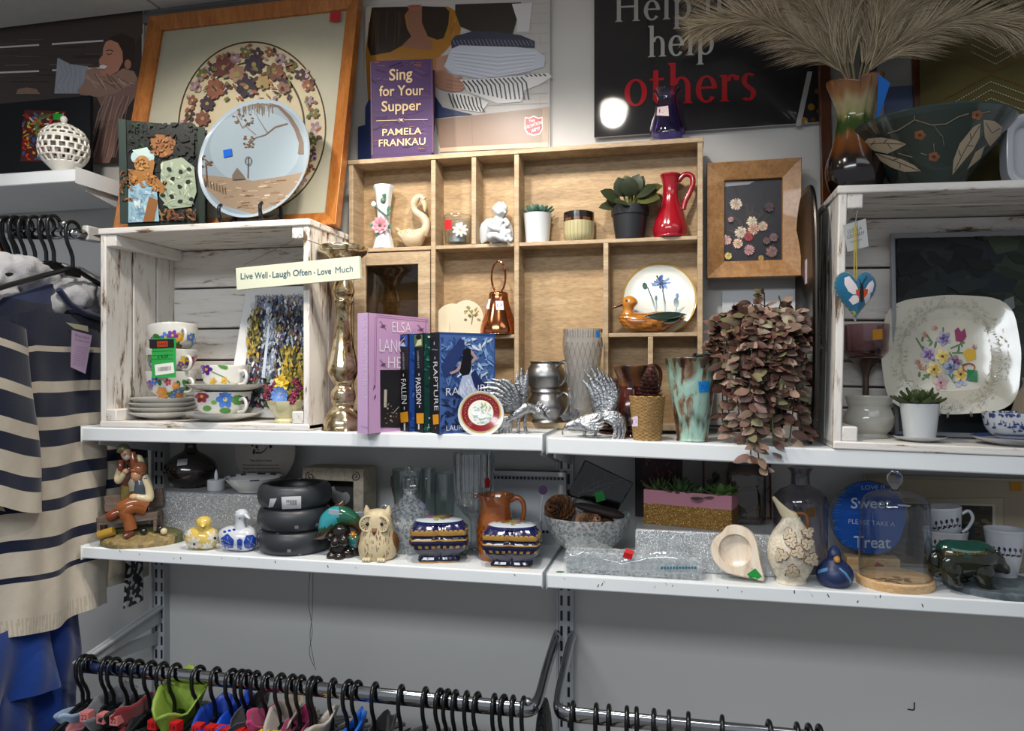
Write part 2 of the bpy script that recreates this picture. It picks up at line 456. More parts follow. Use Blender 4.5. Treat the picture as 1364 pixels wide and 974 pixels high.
def mkworn(name,stretch,k=0.):
    """white paint rubbed through to brown wood"""
    m,t,b=nt(name); n=noise(t,9,8,stretch,.68,.4); n2=noise(t,30,5,stretch,.7); big=noise(t,4,3)
    a=nd(t,'ShaderNodeMath',operation='MULTIPLY_ADD'); t.links.new(n2.outputs['Fac'],a.inputs[0]); a.inputs[1].default_value=.35; t.links.new(n.outputs['Fac'],a.inputs[2])
    a2=nd(t,'ShaderNodeMath',operation='MULTIPLY_ADD'); t.links.new(big.outputs['Fac'],a2.inputs[0]); a2.inputs[1].default_value=.4; t.links.new(a.outputs[0],a2.inputs[2])
    r=ramp(t,a2.outputs[0],[(.68+k,'#5f4a3a'),(.715+k,'#97846f'),(.755+k,'#cdc4ba'),(.80+k,'#ddd7d0'),(.92,'#e4e0da')])
    t.links.new(r.outputs[0],b.inputs['Base Color']); b.inputs['Roughness'].default_value=.62
    bump(t,b,a.outputs[0],.35,.002); return m
def mkglitter(name):
    m,t,b=nt(name); tc=nd(t,'ShaderNodeTexCoord'); v=nd(t,'ShaderNodeTexVoronoi',Scale=760.); t.links.new(tc.outputs['Object'],v.inputs['Vector'])
    at=nd(t,'ShaderNodeAttribute',attribute_name='Col'); r=ramp(t,v.outputs['Color'],[(.1,(.72,)*3),(.8,(1,)*3)])
    t.links.new(mulc(t,at.outputs['Color'],r.outputs[0]),b.inputs['Base Color'])
    b.inputs['Metallic'].default_value=.45; b.inputs['Roughness'].default_value=.4
    geo=nd(t,'ShaderNodeNewGeometry'); vm=nd(t,'ShaderNodeVectorMath',operation='SUBTRACT'); t.links.new(v.outputs['Color'],vm.inputs[0]); vm.inputs[1].default_value=(.5,.5,.5)
    vs=nd(t,'ShaderNodeVectorMath',operation='SCALE'); vs.inputs['Scale'].default_value=.7; t.links.new(vm.outputs[0],vs.inputs[0])
    va=nd(t,'ShaderNodeVectorMath',operation='ADD'); t.links.new(geo.outputs['Normal'],va.inputs[0]); t.links.new(vs.outputs[0],va.inputs[1])
    vn=nd(t,'ShaderNodeVectorMath',operation='NORMALIZE'); t.links.new(va.outputs[0],vn.inputs[0]); t.links.new(vn.outputs[0],b.inputs['Normal']); return m
def mkmottle(name,stops,scale=12,rough=.2,metal=0,coat=.4,stretch=None,bm=0,dist=1.):
    m,t,b=nt(name); n=noise(t,scale,6,stretch,.62,dist); r=ramp(t,n.outputs['Fac'],stops)
    at=nd(t,'ShaderNodeAttribute',attribute_name='Col')
    t.links.new(mulc(t,r.outputs[0],at.outputs['Color']),b.inputs['Base Color'])
    b.inputs['Roughness'].default_value=rough; b.inputs['Metallic'].default_value=metal; b.inputs['Coat Weight'].default_value=coat
    if bm: bump(t,b,n.outputs['Fac'],bm,.003)
    return m
M=dict(
 wall=mk('wall_paint',.6,var=.03,vs=3,bmp=.05,bs=200),
 ceil=mk('ceiling_tile',.8,var=.08,vs=30,bmp=.15,bs=300),
 floor=mkwood('floor_vinyl','#6b655e','#7d766e','#8a837b',(1,8,1)),
 shelf=mk('white_enamel',.35,var=.05,vs=8),
 metal=mk('grey_metal',.4,metal=.7,var=.1),
 ceramic=mk('ceramic_glaze',.16,coat=.5,var=.03),
 bisque=mk('matt_ceramic',.55,var=.06,bmp=.08,bs=250,sub=0),
 matte=mk('matt_paint',.6,var=.05),
 rubber=mk('matt_black_glaze',.42,var=.1,vs=300),
 paper=mk('printed_card',.5,var=.03,spec=.22),
 poster=mk('satin_poster',.32,var=.04,vs=6,spec=.5),
 gloss=mk('laminated_poster',.045,var=.05,vs=4,bmp=.02,bs=9,bd=.004),
 canvas=mk('canvas_print',.6,var=.08,bmp=.2,bs=500),
 cloth=mk('knit_cloth',.9,var=.1,vs=40,bmp=.35,bs=500,sheen=.3,spec=.2),
 fleece=mk('fleece',.95,var=.12,vs=50,bmp=.5,bs=300,sheen=.5,spec=.1),
 nylon=mk('nylon_cloth',.5,var=.1,vs=20,bmp=.15,bs=60),
 plastic=mk('black_plastic',.28,var=.05),
 chrome=mk('chrome',.1,metal=1,var=.05,rv=.05),
 silver=mk('filigree_silver',.3,metal=1,var=.55,vs=130,bmp=.7,bs=220,bd=.003,rv=.1),
 pewter=mk('pewter',.36,metal=1,var=.25,vs=14,rv=.08),
 copper=mk('copper',.13,metal=1,var=.1,vs=10),
 leaf=mk('plant_leaf',.45,var=.25,vs=60),
 glass=mkglass('clear_glass',boost=1.7),
 cut=mkglass('cut_glass',.03,haze=.07,boost=2.6),
 pebble=mkglass('hammered_glass',.08,bmp=1.,bs=150,haze=.19,voro=True,boost=1.8),
 wrap=mkglass('cellophane',.06,bmp=.9,bs=26,haze=.09,boost=1.6),
 oak=mkwood('cabinet_oak','#9a8468','#b39b7b','#c7b394',(1.2,1,9),5,.6),
 oakd=mkwood('cabinet_back','#a08460','#b4966d','#c3a882',(1.4,1,7),4.5,.55),
 frame=mkwood('golden_oak','#8a4f1f','#a9672c','#bd7c3c',(8,1,1.3),6,.35,.3),
 framev=mkwood('oak_frame','#8c6238','#aa7c4c','#bf9260',(1,1,1),14,.4,.2),
 pine=mkwood('pale_pine','#c79b66','#d9b382','#e6c799',(2,6,12),6,.5),
 timber=mkwood('driftwood','#4f4038','#6d5b4f','#857265',(1,3,8),8,.7,bm=.4),
 worn_h=mkworn('worn_white_boards',(1,6,6),.012), worn_v=mkworn('worn_white_uprights',(6,6,1),.035), worn_d=mkworn('worn_white_depth',(6,1,6)),
 glitter=mkglitter('glitter_foil'),
 mercury=mkmottle('mercury_glass',[(.36,'#4f3a1e'),(.43,'#a88f62'),(.55,'#d6c8a8'),(.75,'#efe6d2')],38,.14,.85,.5),
 drip=mkmottle('turquoise_drip',[(.36,'#4f382b'),(.44,'#85705c'),(.51,'#8db0a2'),(.7,'#a6c6ba')],40,.2,0,.5,(1,1,.35),.3),
 fur=mk('dry_grass',.85,var=.25,vs=40,spec=.2),
 basket=mk('woven_straw',.7,var=.3,vs=120,bmp=.6,bs=160,bd=.003),
 stone=mkmottle('rough_stone',[(.3,'#b5ad9f'),(.5,'#d3ccbf'),(.7,'#e2dccf')],60,.8,0,0,None,.6),
 slate=mkmottle('slate',[(.3,'#3f474c'),(.5,'#5b666c'),(.7,'#78858a')],25,.55,0,0,None,.5),
 onyx=mkmottle('onyx',[(.3,'#b79a80'),(.45,'#dccbb5'),(.7,'#efe6d6')],9,.2,0,.4,(3,1,1),0,.6),
 crackle=mkmottle('rough_cream',[(.36,'#c4b9a4'),(.5,'#d8ceb9'),(.7,'#e6ddca')],150,.6,0,0,None,.8,0),
 crystal=None, lamp=None)
m,t,b=nt('solid_crystal'); at=nd(t,'ShaderNodeAttribute',attribute_name='Col'); t.links.new(at.outputs['Color'],b.inputs['Base Color']); b.inputs['Transmission Weight'].default_value=1; b.inputs['Roughness'].default_value=.03; b.inputs['IOR'].default_value=1.5; M['crystal']=m
m,t,b=nt('lamp_glow'); b.inputs['Emission Color'].default_value=(1,.93,.82,1); b.inputs['Emission Strength'].default_value=22; b.inputs['Base Color'].default_value=(1,1,1,1); M['lamp']=m
# ================================================================ setting
def sbox(name,m,*a,col='#ffffff',bevel=0):
    return struct(MB().box(*a,col).build(name,M[m],bevel=bevel))
sbox('wall_back','wall',-3.2,2.4,YW,YW+.06,0,2.5,col='#c9c8c5')
sbox('floor','floor',-3.2,2.4,-2.2,YW,-.03,0)
c=MB()
for i in range(9):
    for j in range(7):
        x=-3.08+i*.6; y=YW-.02-j*.6
        c.box(x+.004,x+.596,max(-2.2,y-.596),y-.004,2.42,2.436,'#cfccc7')
c.box(-3.2,2.4,-2.2,YW,2.436,2.46,'#8d8a86')
struct(c.build('ceiling',M['ceil']))
struct(MB().box(-3.2,2.4,YW-.012,YW,2.395,2.42,'#8b8a88').build('trim_1',M['metal']))
# slotted uprights
XL=-.767*YW; XM=-.1485*YW
for x,lab,nm in ((XL,'slotted grey upright on the wall near the striped jumper','u'),(XM,'slotted grey upright on the wall between the two shelf bays','v')):
    b=MB().box(x-.017,x+.017,YW-.016,YW-.001,.25,1.93,'#b9bcbf')
    b.box(x-.019,x-.015,YW-.022,YW-.001,.25,1.93,'#aeb1b4').box(x+.015,x+.019,YW-.022,YW-.001,.25,1.93,'#aeb1b4')
    z=.3
    while z<1.9:
        for q in (-.008,.008): b.box(x+q-.0027,x+q+.0027,YW-.0168,YW-.0155,z,z+.022,'#141517')
        z+=.034
    tag(b.build('shelf_upright',M['shelf'],off=(x,YW,.25),loc=(x,YW,.25)),lab,'upright')
def shelf(name,lab,x0,x1,y0,z0,z1,th,y1=YW-.024,scuff=0):
    """z0 at the left end, z1 at the right"""
    b=MB(); n=12
    for (ya,yb,ta) in ((y0,y1,th),):
        vs=[(x,y,z) for x,zt in ((x0,z0),(x1,z1)) for y,z in ((ya,zt-ta),(yb,zt-ta),(yb,zt),(ya,zt))]
        b.add(vs,[(0,3,2,1)[::-1],(4,5,6,7)[::-1],(0,4,7,3),(1,2,6,5),(3,7,6,2),(0,1,5,4)],'#e4e8ea')
    o=thing(name,lab,'shelf',((x0+x1)/2,y1,z0-th))
    b.build('deck',M['shelf'],o,off=o.location,bevel=.003)
    if scuff:
        s=MB()
        for i in range(scuff):
            t=rnd(.03,.97); x=x0+(x1-x0)*t; z=z0+(z1-z0)*t-th*rnd(.25,.75); w=rnd(.0006,.0022); h=rnd(.002,.006); k=rnd(-.004,.004)
            s.add([(x,y0-.0003,z),(x+w,y0-.0003,z),(x+w+k,y0-.0003,z+h),(x+k,y0-.0003,z+h)],[(0,1,2,3)],'#4b4a48')
        s.build('scuff_marks',M['matte'],o,off=o.location)['kind']='stuff'
    # bracket blades under the ends
    for x in (x0+.01,x1-.01):
        zz=(z0 if x<(x0+x1)/2 else z1)-th
        b=MB().add([(x-.002,y0+.04,zz),(x-.002,y1+.005,zz),(x-.002,y1+.005,zz-.05),(x-.002,y0+.04,zz-.012),(x+.002,y0+.04,zz),(x+.002,y1+.005,zz),(x+.002,y1+.005,zz-.05),(x+.002,y0+.04,zz-.012)],
            [(0,1,2,3)[::-1],(4,5,6,7),(0,4,5,1)[::-1],(1,5,6,2)[::-1],(2,6,7,3)[::-1],(3,7,4,0)[::-1]],'#c9ccce'); b.build('bracket',M['shelf'],o,off=o.location)
    return o
shelf('wall_shelf','white metal upper shelf holding the crate of teacups and the books',-1.287,-.2545,1.41,ZU,ZU,.03)
shelf('wall_shelf','white metal upper shelf holding the turquoise vase and the right crate',-.2475,.95,1.408,zr(-.2475),zr(.95),.031)
shelf('wall_shelf','white metal lower shelf holding the yellow duck and the owl',-1.287,-.2545,1.41,ZL,ZL,.026,scuff=10)
shelf('wall_shelf','white metal lower shelf holding the glass cloche and the green bear',-.2475,.95,1.41,ZL,ZL,.027,scuff=26)
shelf('wall_shelf','white metal shelf high on the far left with the pierced pot on it',-2.2,-1.301,1.41,1.953,1.953,.03)
# ================================================================ posters on the wall
def flat(name,lab,cat,A,mat,base,group=None): 
    o=A.build(name,M[mat],off=base,loc=base); return tag(o,lab,cat,group)
def board(A,px0,px1,py0,py1,Y,col,th=.006,back='#d8d6d0'):
    """vertical board between two pixel columns; heights taken at the left column"""
    a=W(px0,py1,Y); b=W(px0,py0,Y); x1=X(px1,Y)
    A.box(a.x,x1,Y,Y+th,a.z,b.z,back)
    A.k=2e-4; n=len(A.v); A.add([(a.x,Y-2e-4,a.z),(x1,Y-2e-4,a.z),(x1,Y-2e-4,b.z),(a.x,Y-2e-4,b.z)],[(0,1,2,3)],col)
    A.k=4e-4; return a,x1,b.z
def wallart(Y): return Art((0,Y,1.5),(1,0,0),(0,0,1))
# -- smiling woman in scarf
A=wallart(1.668); a,x1,zt=board(A,-60,190,40,222,1.668,'#3a312d'); A.crop(0,0,3.044)
for i in range(60):
    y=rnd(160,660); x=rnd(-100,380); A.line([(x,y),(x+rnd(60,190),y+rnd(-4,0))],rnd(2,7),jit(random.choice(['#4d423c','#2f2825','#574b44','#3a322e']),.2))
for x0,y0,x1_,y1_ in ((-120,200,160,183),(212,180,420,166),(-120,300,160,289),(213,286,420,276)): A.line([(x0,y0),(x1_,y1_)],7,'#b9b4ae')
A.poly([(235,235),(290,262),(360,270),(330,380),(222,380)],'#8b8f98')
for i in range(5): A.line([(238+i*22,246+i*7),(258+i*17,300),(228+i*24,350),(250+i*15,378)],2.5,'#747983')
A.poly([(66,382),(75,362),(110,355),(150,362),(165,382)],'#7d6250')
A.poly([(575,140),(577,664),(362,664),(366,430),(420,380)],'#2b2522')
A.poly([(455,150),(500,136),(545,160),(548,230),(535,280),(500,290),(470,240),(440,190),(425,175)],'#2a1c18')
A.poly([(430,172),(448,162),(480,175),(498,210),(500,250),(480,290),(440,312),(412,310),(402,288),(410,278),(402,246),(418,226),(420,196)],'#a9765f')
A.circ(520,262,14,20,'#9a6a55',14); A.poly([(404,268),(420,262),(438,268),(430,281),(410,279)],'#e9dcd4'); A.line([(403,266),(420,261),(440,267)],3,'#8c3f3a'); A.line([(408,280),(425,284),(438,272)],3,'#8c3f3a')
A.line([(432,208),(446,203),(462,209)],4,'#2a1c18'); A.line([(434,219),(446,222),(456,218)],3.5,'#2a1c18'); A.line([(414,226),(403,246),(412,252)],2.5,'#8a5a47')
A.poly([(345,330),(350,290),(385,272),(402,280),(420,315),(470,300),(500,278),(545,290),(560,320),(540,355),(470,380),(400,395),(330,385),(315,372)],'#8c6f60')
A.poly([(470,380),(560,325),(566,372),(530,420),(500,470),(480,560),(470,600),(445,662),(368,662),(400,560),(415,440),(395,396)],'#7a5f58')
for i in range(16):
    x=rnd(335,500); A.line([(x,rnd(300,340)),(x+rnd(20,60),rnd(340,372))],rnd(3,7),jit('#6b5348' if i%2 else '#a3877a',.1))
for i in range(14):
    x=rnd(400,500); A.line([(x+30,390),(x,rnd(450,520)),(x-rnd(20,50),640)],rnd(3,8),jit('#65504b' if i%2 else '#93786f',.1))
A.line([(579,140),(579,664)],4,'#9a9793')
A.c=[(min(1,q[0]*1.7+.003),min(1,q[1]*1.7+.003),min(1,q[2]*1.7+.003),1.) for q in A.c]
flat('shop_poster','shop poster of a smiling woman in a brown scarf against dark planks','poster',A,'poster',(-1.5,1.67,zt-.35))
# -- woman holding folded laundry
A=wallart(1.668); a,x1,zt=board(A,486,732.5,7,225,1.668,'#b9b7b5'); A.crop(330,0,3.897)
A.k+=2e-5
for j in range(12):
    yy=30+j*52
    if yy>560: break
    A.line([(1130,yy+3),(1560,yy-14)],3,'#a5a4a3')
    for i in range(5): x=1150+i*92+(j%2)*46; A.line([(x,yy),(x,yy-50)],3,'#a8a7a6') if x<1545 and yy>70 else 0
A.poly([(612,36),(660,34),(640,310),(625,320),(612,160)],'#d4c7ba')
A.poly([(630,120),(700,40),(1040,35),(1085,60),(1108,150),(1100,190),(1000,290),(980,310),(975,480),(625,520),(612,280)],'#9c6a1c')
for i in range(26): 
    x=rnd(980,1090) if i%2 else rnd(700,960); y=rnd(60,200) if i%2 else rnd(280,310); A.line([(x,y),(x-rnd(5,25),y+rnd(20,50))],4,jit('#7e5415' if i%3 else '#b5832f',.1)) if y+50<312 else 0
A.poly([(820,36),(900,34),(930,110),(920,180),(960,215),(960,260),(830,250),(800,240),(840,190)],'#8a5f4a')
A.poly([(645,40),(850,35),(815,80),(828,150),(850,190),(800,240),(740,272),(640,290),(622,240),(632,130)],'#241811')
A.poly([(905,33),(1025,38),(1048,60),(1042,130),(1018,200),(985,208),(935,190),(905,120)],'#241811')
A.circ(868,40,38,14,'#8e6554',16); A.poly([(830,30),(905,26),(890,38),(850,44)],'#a54a44')
for i in range(12): x=rnd(640,800); A.line([(x,60),(x-rnd(0,30),rnd(150,280))],3,jit('#46301f',.3))
A.poly([(1078,24),(1420,14),(1420,40),(1395,110),(1370,200),(1200,180),(1105,140),(1078,70)],'#2b2523')
A.poly([(1372,22),(1478,16),(1462,168),(1395,168),(1400,110)],'#cfcfd2')
A.poly([(1056,215),(1075,190),(1180,160),(1290,165),(1420,185),(1490,215),(1490,250),(1300,243),(1100,236),(1060,255)],'#2a3048')
for i in range(22): 
    x=1066+i*19; A.line([(x,205+abs(i-9)*.6),(x+16,238)],2.4,'#8f93a6')
A.poly([(1060,255),(1100,238),(1400,246),(1500,262),(1545,300),(1540,350),(1400,385),(1200,412),(1060,385),(1020,345)],'#bfc6d6')
for i in range(14): y=270+i*9; A.line([(1060+i*3,y),(1300,y+20+i*2),(1500-i*3,y+8)],3,jit('#99a3ba' if i%2 else '#d8dce6',.06))
A.poly([(1100,420),(1300,405),(1560,380),(1580,400),(1520,440),(1440,470),(1420,530),(1300,540),(1150,480)],'#d9d9dc')
for i in range(19):
    x=1120+i*23; A.line([(x,422-i*1.6),(x+28,455-i*1.8),(x+40,478+min(i,8)*5)],8,'#1d2338') if i<14 else A.line([(x,408-i*1.2),(x+15,418-i*1.2)],7,'#1d2338')
A.poly([(1035,482),(1150,490),(1250,535),(1215,585),(1100,570),(1080,520)],'#d5d5d6')
for i in range(9): x=1045+i*20; A.line([(x,486+i*3),(x+10,520+i*5),(x+26,560+i*3)],7,'#1b1a1c')
A.poly([(985,300),(1040,285),(1020,345),(1040,380),(1080,400),(1110,395),(1115,405),(1090,412),(1120,430),(1130,455),(1110,475),(1060,480),(1000,465),(970,440),(975,370)],'#a87c66')
for y in (425,445,462): A.line([(1030,y-8),(1080,y),(1118,y+4)],2.5,'#7c5343')
A.poly([(975,500),(1015,560),(1170,596),(1100,600),(975,615)],'#26355f')
A.poly([(612,560),(630,520),(975,480),(975,640),(960,800),(575,840),(575,660),(612,650)],'#2c3a66')
A.poly([(975,622),(1360,580),(1560,560),(1560,740),(1375,765),(1000,772)],'#8d7565')
A.poly([(1530,560),(1564,556),(1562,740),(1530,745)],'#a48c78'); A.line([(1165,605),(1168,755)],2.5,'#7b6456')
A.poly([(1000,770),(1560,740),(1560,765),(1000,792)],'#c9ad92')
# red shield crest
A.crop(680,0,4.012)
A.poly([(78,628),(100,632),(125,620),(150,632),(172,627),(174,690),(160,718),(125,728),(92,718),(76,690)],'#f0e6e2'); A.poly([(82,634),(101,638),(125,627),(149,638),(168,633),(170,688),(157,712),(125,721),(95,712),(80,688)],'#c2283a')
A.text('THE',100,658,132,652,14,'#f4ecec',.02); A.text('SALVATION',80,692,168,664,17,'#f4ecec',.02); A.text('ARMY',112,712,160,694,18,'#f4ecec',.02)
flat('shop_poster','shop poster of a woman holding folded striped laundry over a cardboard box','poster',A,'poster',(-.5,1.67,zt-.4))
# -- Help us help others
A=wallart(1.664); a,x1,zt=board(A,791.5,1097,-40,183,1.664,'#2b2b2d',.008,'#cfcfcf')
A.serif('Help u',817,29.5,965,22,27,'#aaa8a4'); A.crop(680,0,4.012); A.serif('s',1150,72,1205,70,108,'#aaa8a4'); A.crop(0,0,1)
A.serif('help',862,76.5,953,72,27.5,'#b9b8b4'); A.serif('others',830,142,1011,133,36,'#b5232c')
A.crop(1000,0,3.607); A.poly([(272,345),(296,345),(240,606),(214,608)],'#a9a8a6')
for x,y,r,c in ((290,515,17,'#8a6a2c'),(258,580,16,'#8a6a2c'),(318,440,12,'#6d5426'),(300,575,9,'#574520'),(325,535,10,'#6d5426')): A.circ(x,y,r,r,c,16)
flat('shop_poster','black shop poster reading Help us help others, in white and red letters','poster',A,'gloss',(.0,1.666,zt-.5))
# ================================================================ big framed needlework (leans back on the crate)
def lean_frame(name,lab,BL,BR,TLz,Ytop,fw,fd,mat,artfn,cat='picture',matc=None,fcol='#ffffff'):
    """frame with its bottom edge from BL to BR (world), leaning so its top is at depth Ytop, height z TLz"""
    BL,BR=V(BL),V(BR); U=(BR-BL); w=U.length; U.normalize(); top=V((BL.x,Ytop,TLz)); Vv=(top-BL); h=Vv.length; Vv.normalize(); N=U.cross(Vv)
    loc=(BL+BR)/2; o=thing(name,lab,cat,loc); f=MB()
    def P(a,b,c): return BL+U*a+Vv*b+N*c-loc
    for q in range(4):
        c=[(0,0),(w,0),(w,h),(0,h)]; i=[(fw,fw),(w-fw,fw),(w-fw,h-fw),(fw,h-fw)]
        a0,a1=c[q],c[(q+1)%4]; b0,b1=i[q],i[(q+1)%4]
        vs=[P(*a0,0),P(*a1,0),P(*b1,0),P(*b0,0),P(*a0,fd),P(*a1,fd),P(*b1,fd*.55),P(*b0,fd*.55)]
        f.add(vs,[(3,2,1,0),(4,5,6,7),(0,1,5,4),(2,3,7,6)],fcol)
    f.build('frame',M[mat],o,bevel=.0015)
    A=Art(loc+P(0,0,0)+N*(fd*.25),U,Vv)
    n=[P(fw*.8,fw*.8,fd*.25)+loc,P(w-fw*.8,fw*.8,fd*.25)+loc,P(w-fw*.8,h-fw*.8,fd*.25)+loc,P(fw*.8,h-fw*.8,fd*.25)+loc]
    A.add(n,[(0,1,2,3)],matc or '#b7b4a2'); A.add([p-N*(fd*.2) for p in n],[(3,2,1,0)],'#8a7a60')
    A.clip=(fw*.82,w-fw*.82,fw*.82,h-fw*.82); artfn(A); return o,A,loc
def fa(A):
    A.crop(0,0,1)
    cx,cy=336,170
    A.circ(cx,cy,100,116,'#b9ad8f',72); A.ring(cx,cy,99,115,2.2,'#33301f',72); A.ring(cx,cy,71,88,2.6,'#3a3524',60)
    A.crop(0,0,1)
    pal=['#6e4a34','#8a5a45','#4a2f33','#2e2632','#8e7482','#a58a92','#565a33','#6f7442','#7d4536']
    for i in range(34):
        a=2*pi*i/34; r=rnd(.82,.9); x=cx+100*r*cos(a); y=cy+116*r*sin(a)
        k=i%4; c=['#8e7482','#5f6438','#3b2b36','#7b4e3a'][k]
        A.flower(x,y,rnd(6.5,9),c,'#a99a62',5,rnd(0,3))
        for q in range(3): A.circ(x+rnd(-9,9),y+rnd(-9,9),rnd(2,4.5),rnd(1.5,3),jit(random.choice(pal),.3),8,rnd(0,3))
    for i in range(60):
        a=rnd(0,2*pi); r=.865+.06*sin(5*a); A.circ(cx+100*r*cos(a),cy+116*r*sin(a),rnd(1.5,4),rnd(1,2.4),jit(random.choice(pal),.3),7,rnd(0,3))
    for x,y,r,c in ((300,92,14,'#5b3030'),(288,120,13,'#7b4b3a'),(318,100,12,'#8a6a55'),(340,88,13,'#322838'),(368,98,12,'#6b4537'),(352,112,10,'#8f7a50'),(278,140,10,'#3a2c35'),(330,118,14,'#2c2430'),(380,118,9,'#7a5a4a'),(272,160,10,'#6a4034')):
        A.flower(x,y,r,c,'#8d7d4a',7,rnd(0,2))
    for i in range(60): A.circ(rnd(275,390),rnd(86,135),rnd(2,6),rnd(1,3),jit(random.choice(pal),.3),7,rnd(0,3))
    A.poly([(442,20),(456.5,18),(455,31),(441,32)],'#b01f2b')
ZC1=1.8175
def P3(px,py,Y): return W(px,py,Y)
o,A,loc=lean_frame('needlework_picture','large oak framed needlework of a flowered plate, leaning on the wall behind the china plate',(-1.292,1.53,ZC1),(-.728,1.53,ZC1),2.385,1.655,.034,.026,'frame',fa,matc='#aaa794')
A.build('needlework',M['canvas'],o,off=loc)
# ================================================================ oak frame with dried flowers, hung on the wall
def fb(A):
    A.crop(940,217,1)
    A.crop(900,180,2.118)
    A.poly([(128,131),(300,127),(300,366),(128,371)],'#231f26')
    A.strokes(60,135,140,295,360,lambda x,y:'#2d2830' if rnd(0,1)<.6 else '#1b181d',26,8)
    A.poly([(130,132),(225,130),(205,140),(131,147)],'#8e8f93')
    for i in range(26):
        a=rnd(-1.3,1.3); A.line([(205,300),(205+50*sin(a)+rnd(-8,8),300-70*cos(a)),(205+85*sin(a),300-rnd(60,110)*cos(a))],1.6,'#4e4236')
    for x,y,r,c in ((170,195,17,'#cdb9a6'),(215,245,15,'#d9cbb2'),(183,275,17,'#d8c7b0'),(220,266,16,'#caa08c'),(245,258,14,'#c9ab98'),(143,297,14,'#cda39c'),(205,287,13,'#a03a3c'),(175,307,14,'#d9b49a'),(207,325,15,'#b98a8b'),(270,330,16,'#8d6a66'),(148,342,10,'#d3bd6b'),(240,348,8,'#b99a4c'),(168,366,8,'#c9a455'),(262,205,14,'#4e3b3b'),(155,240,8,'#b18a84'),(275,290,12,'#77605f'),(255,300,10,'#6d5552')):
        for q in range(15):
            a=2*pi*q/15+rnd(-.1,.1); A.circ(x+r*.72*cos(a),y+r*.72*sin(a),r*rnd(.26,.42),r*.17,jit(c,.4),8,a)
        for q in range(10):
            a=2*pi*q/10; A.circ(x+r*.4*cos(a),y+r*.4*sin(a),r*.3,r*.15,jit(mixc(c,'#3a2020',.25),.3),8,a)
        A.circ(x,y,r*.22,r*.2,jit(mixc(c,'#2a1515',.4),.2),8)
YA=1.648
def wp(px,py): 
    p=W(px,py,YA); return p
bl=wp(941,373); br=V((X(1065,YA),YA,bl.z))
o,A,loc=lean_frame('framed_picture','wide oak framed picture of pale dried flowers on black, hung above the copper-leaved plant',bl,br,Z(941,222,YA),YA,.036,.03,'framev',fb,matc='#231f26')
A.build('print',M['poster'],o,off=loc)
# white card under it
A=wallart(1.672); board(A,962,1066,388,470,1.672,'#dcdedf',.005)
flat('mounted_card','plain white card fixed to the wall behind the copper-leaved plant','card',A,'paper',(.14,1.674,1.6))
# ================================================================ display cabinet
YF=1.59; YB=1.657
x0,x1=-.736,.047; z0,z1=ZU,1.985
cab=thing('display_cabinet','wide whitewashed oak cubbyhole cabinet standing on the upper shelf','cabinet',((x0+x1)/2,YB,ZU))
cl=cab.location
def cb(name,m,*a,bevel=.0012): return MB().box(*a,'#ffffff').build(name,M[m],cab,off=cl,bevel=bevel)
cb('back_panel','oakd',x0+.004,x1-.004,YB-.006,YB,z0,z1-.003)
zs1=1.783; zs2=1.584; T=.0105
d1,d2,d3,d4,d5=X(577,YF),X(631,YF),X(688,YF),X(807,YF),X(866.5,YF)
cb('side_panel','oak',x0,x0+T,YF,YB-.006,z0,z1); cb('side_panel','oak',x1-T,x1,YF,YB-.006,z0,z1)
cb('top_panel','oak',x0-.002,x1+.002,YF-.002,YB-.006,z1-T,z1)
cb('bottom_panel','oak',x0+T,x1-T,YF,YB-.006,z0,z0+.013)
for a,b in ((x0+T,d1-T/2),(d1+T/2,d3-T/2)): cb('shelf_board','oak',a,b,YF+.001,YB-.006,zs1-T*.8,zs1)
cb('shelf_board','oak',d3+T/2,x1-T,YF+.001,YB-.006,zs1-T*.8,zs1)
cb('shelf_board','oak',d1+T/2,d3-T/2,YF+.001,YB-.006,zs2-T*.8,zs2); cb('shelf_board','oak',d4+T/2,x1-T,YF+.001,YB-.006,zs2-T*.8,zs2)
cb('divider','oak',d1-T/2,d1+T/2,YF,YB-.006,z0+.013,z1-T); cb('divider','oak',d2-T/2,d2+T/2,YF,YB-.006,zs1,z1-T)
cb('divider','oak',d3-T/2,d3+T/2,YF,YB-.006,z0+.013,z1-T); cb('divider','oak',d4-T/2,d4+T/2,YF,YB-.006,z0+.013,zs1-T*.8); cb('divider','oak',d5-T/2,d5+T/2,YF,YB-.006,z0+.013,zs2-T*.8)
dr=MB(); a,b=x0+T+.002,d1-T/2-.002; zt=zs1-T*.8-.003; zb=z0+.016; fw=.028
dr.box(a,a+fw,YF-.001,YF+.013,zb,zt).box(b-fw,b,YF-.001,YF+.013,zb,zt).box(a+fw,b-fw,YF,YF+.012,zt-fw,zt).box(a+fw,b-fw,YF,YF+.012,zb,zb+fw)
d_=dr.build('door',M['oak'],cab,off=cl,bevel=.0012)
MB().box(a+fw-.003,b-fw+.003,YF+.006,YF+.008,zb+fw-.003,zt-fw+.003,'#c6beb3').build('pane',M['glass'],d_,off=cl)
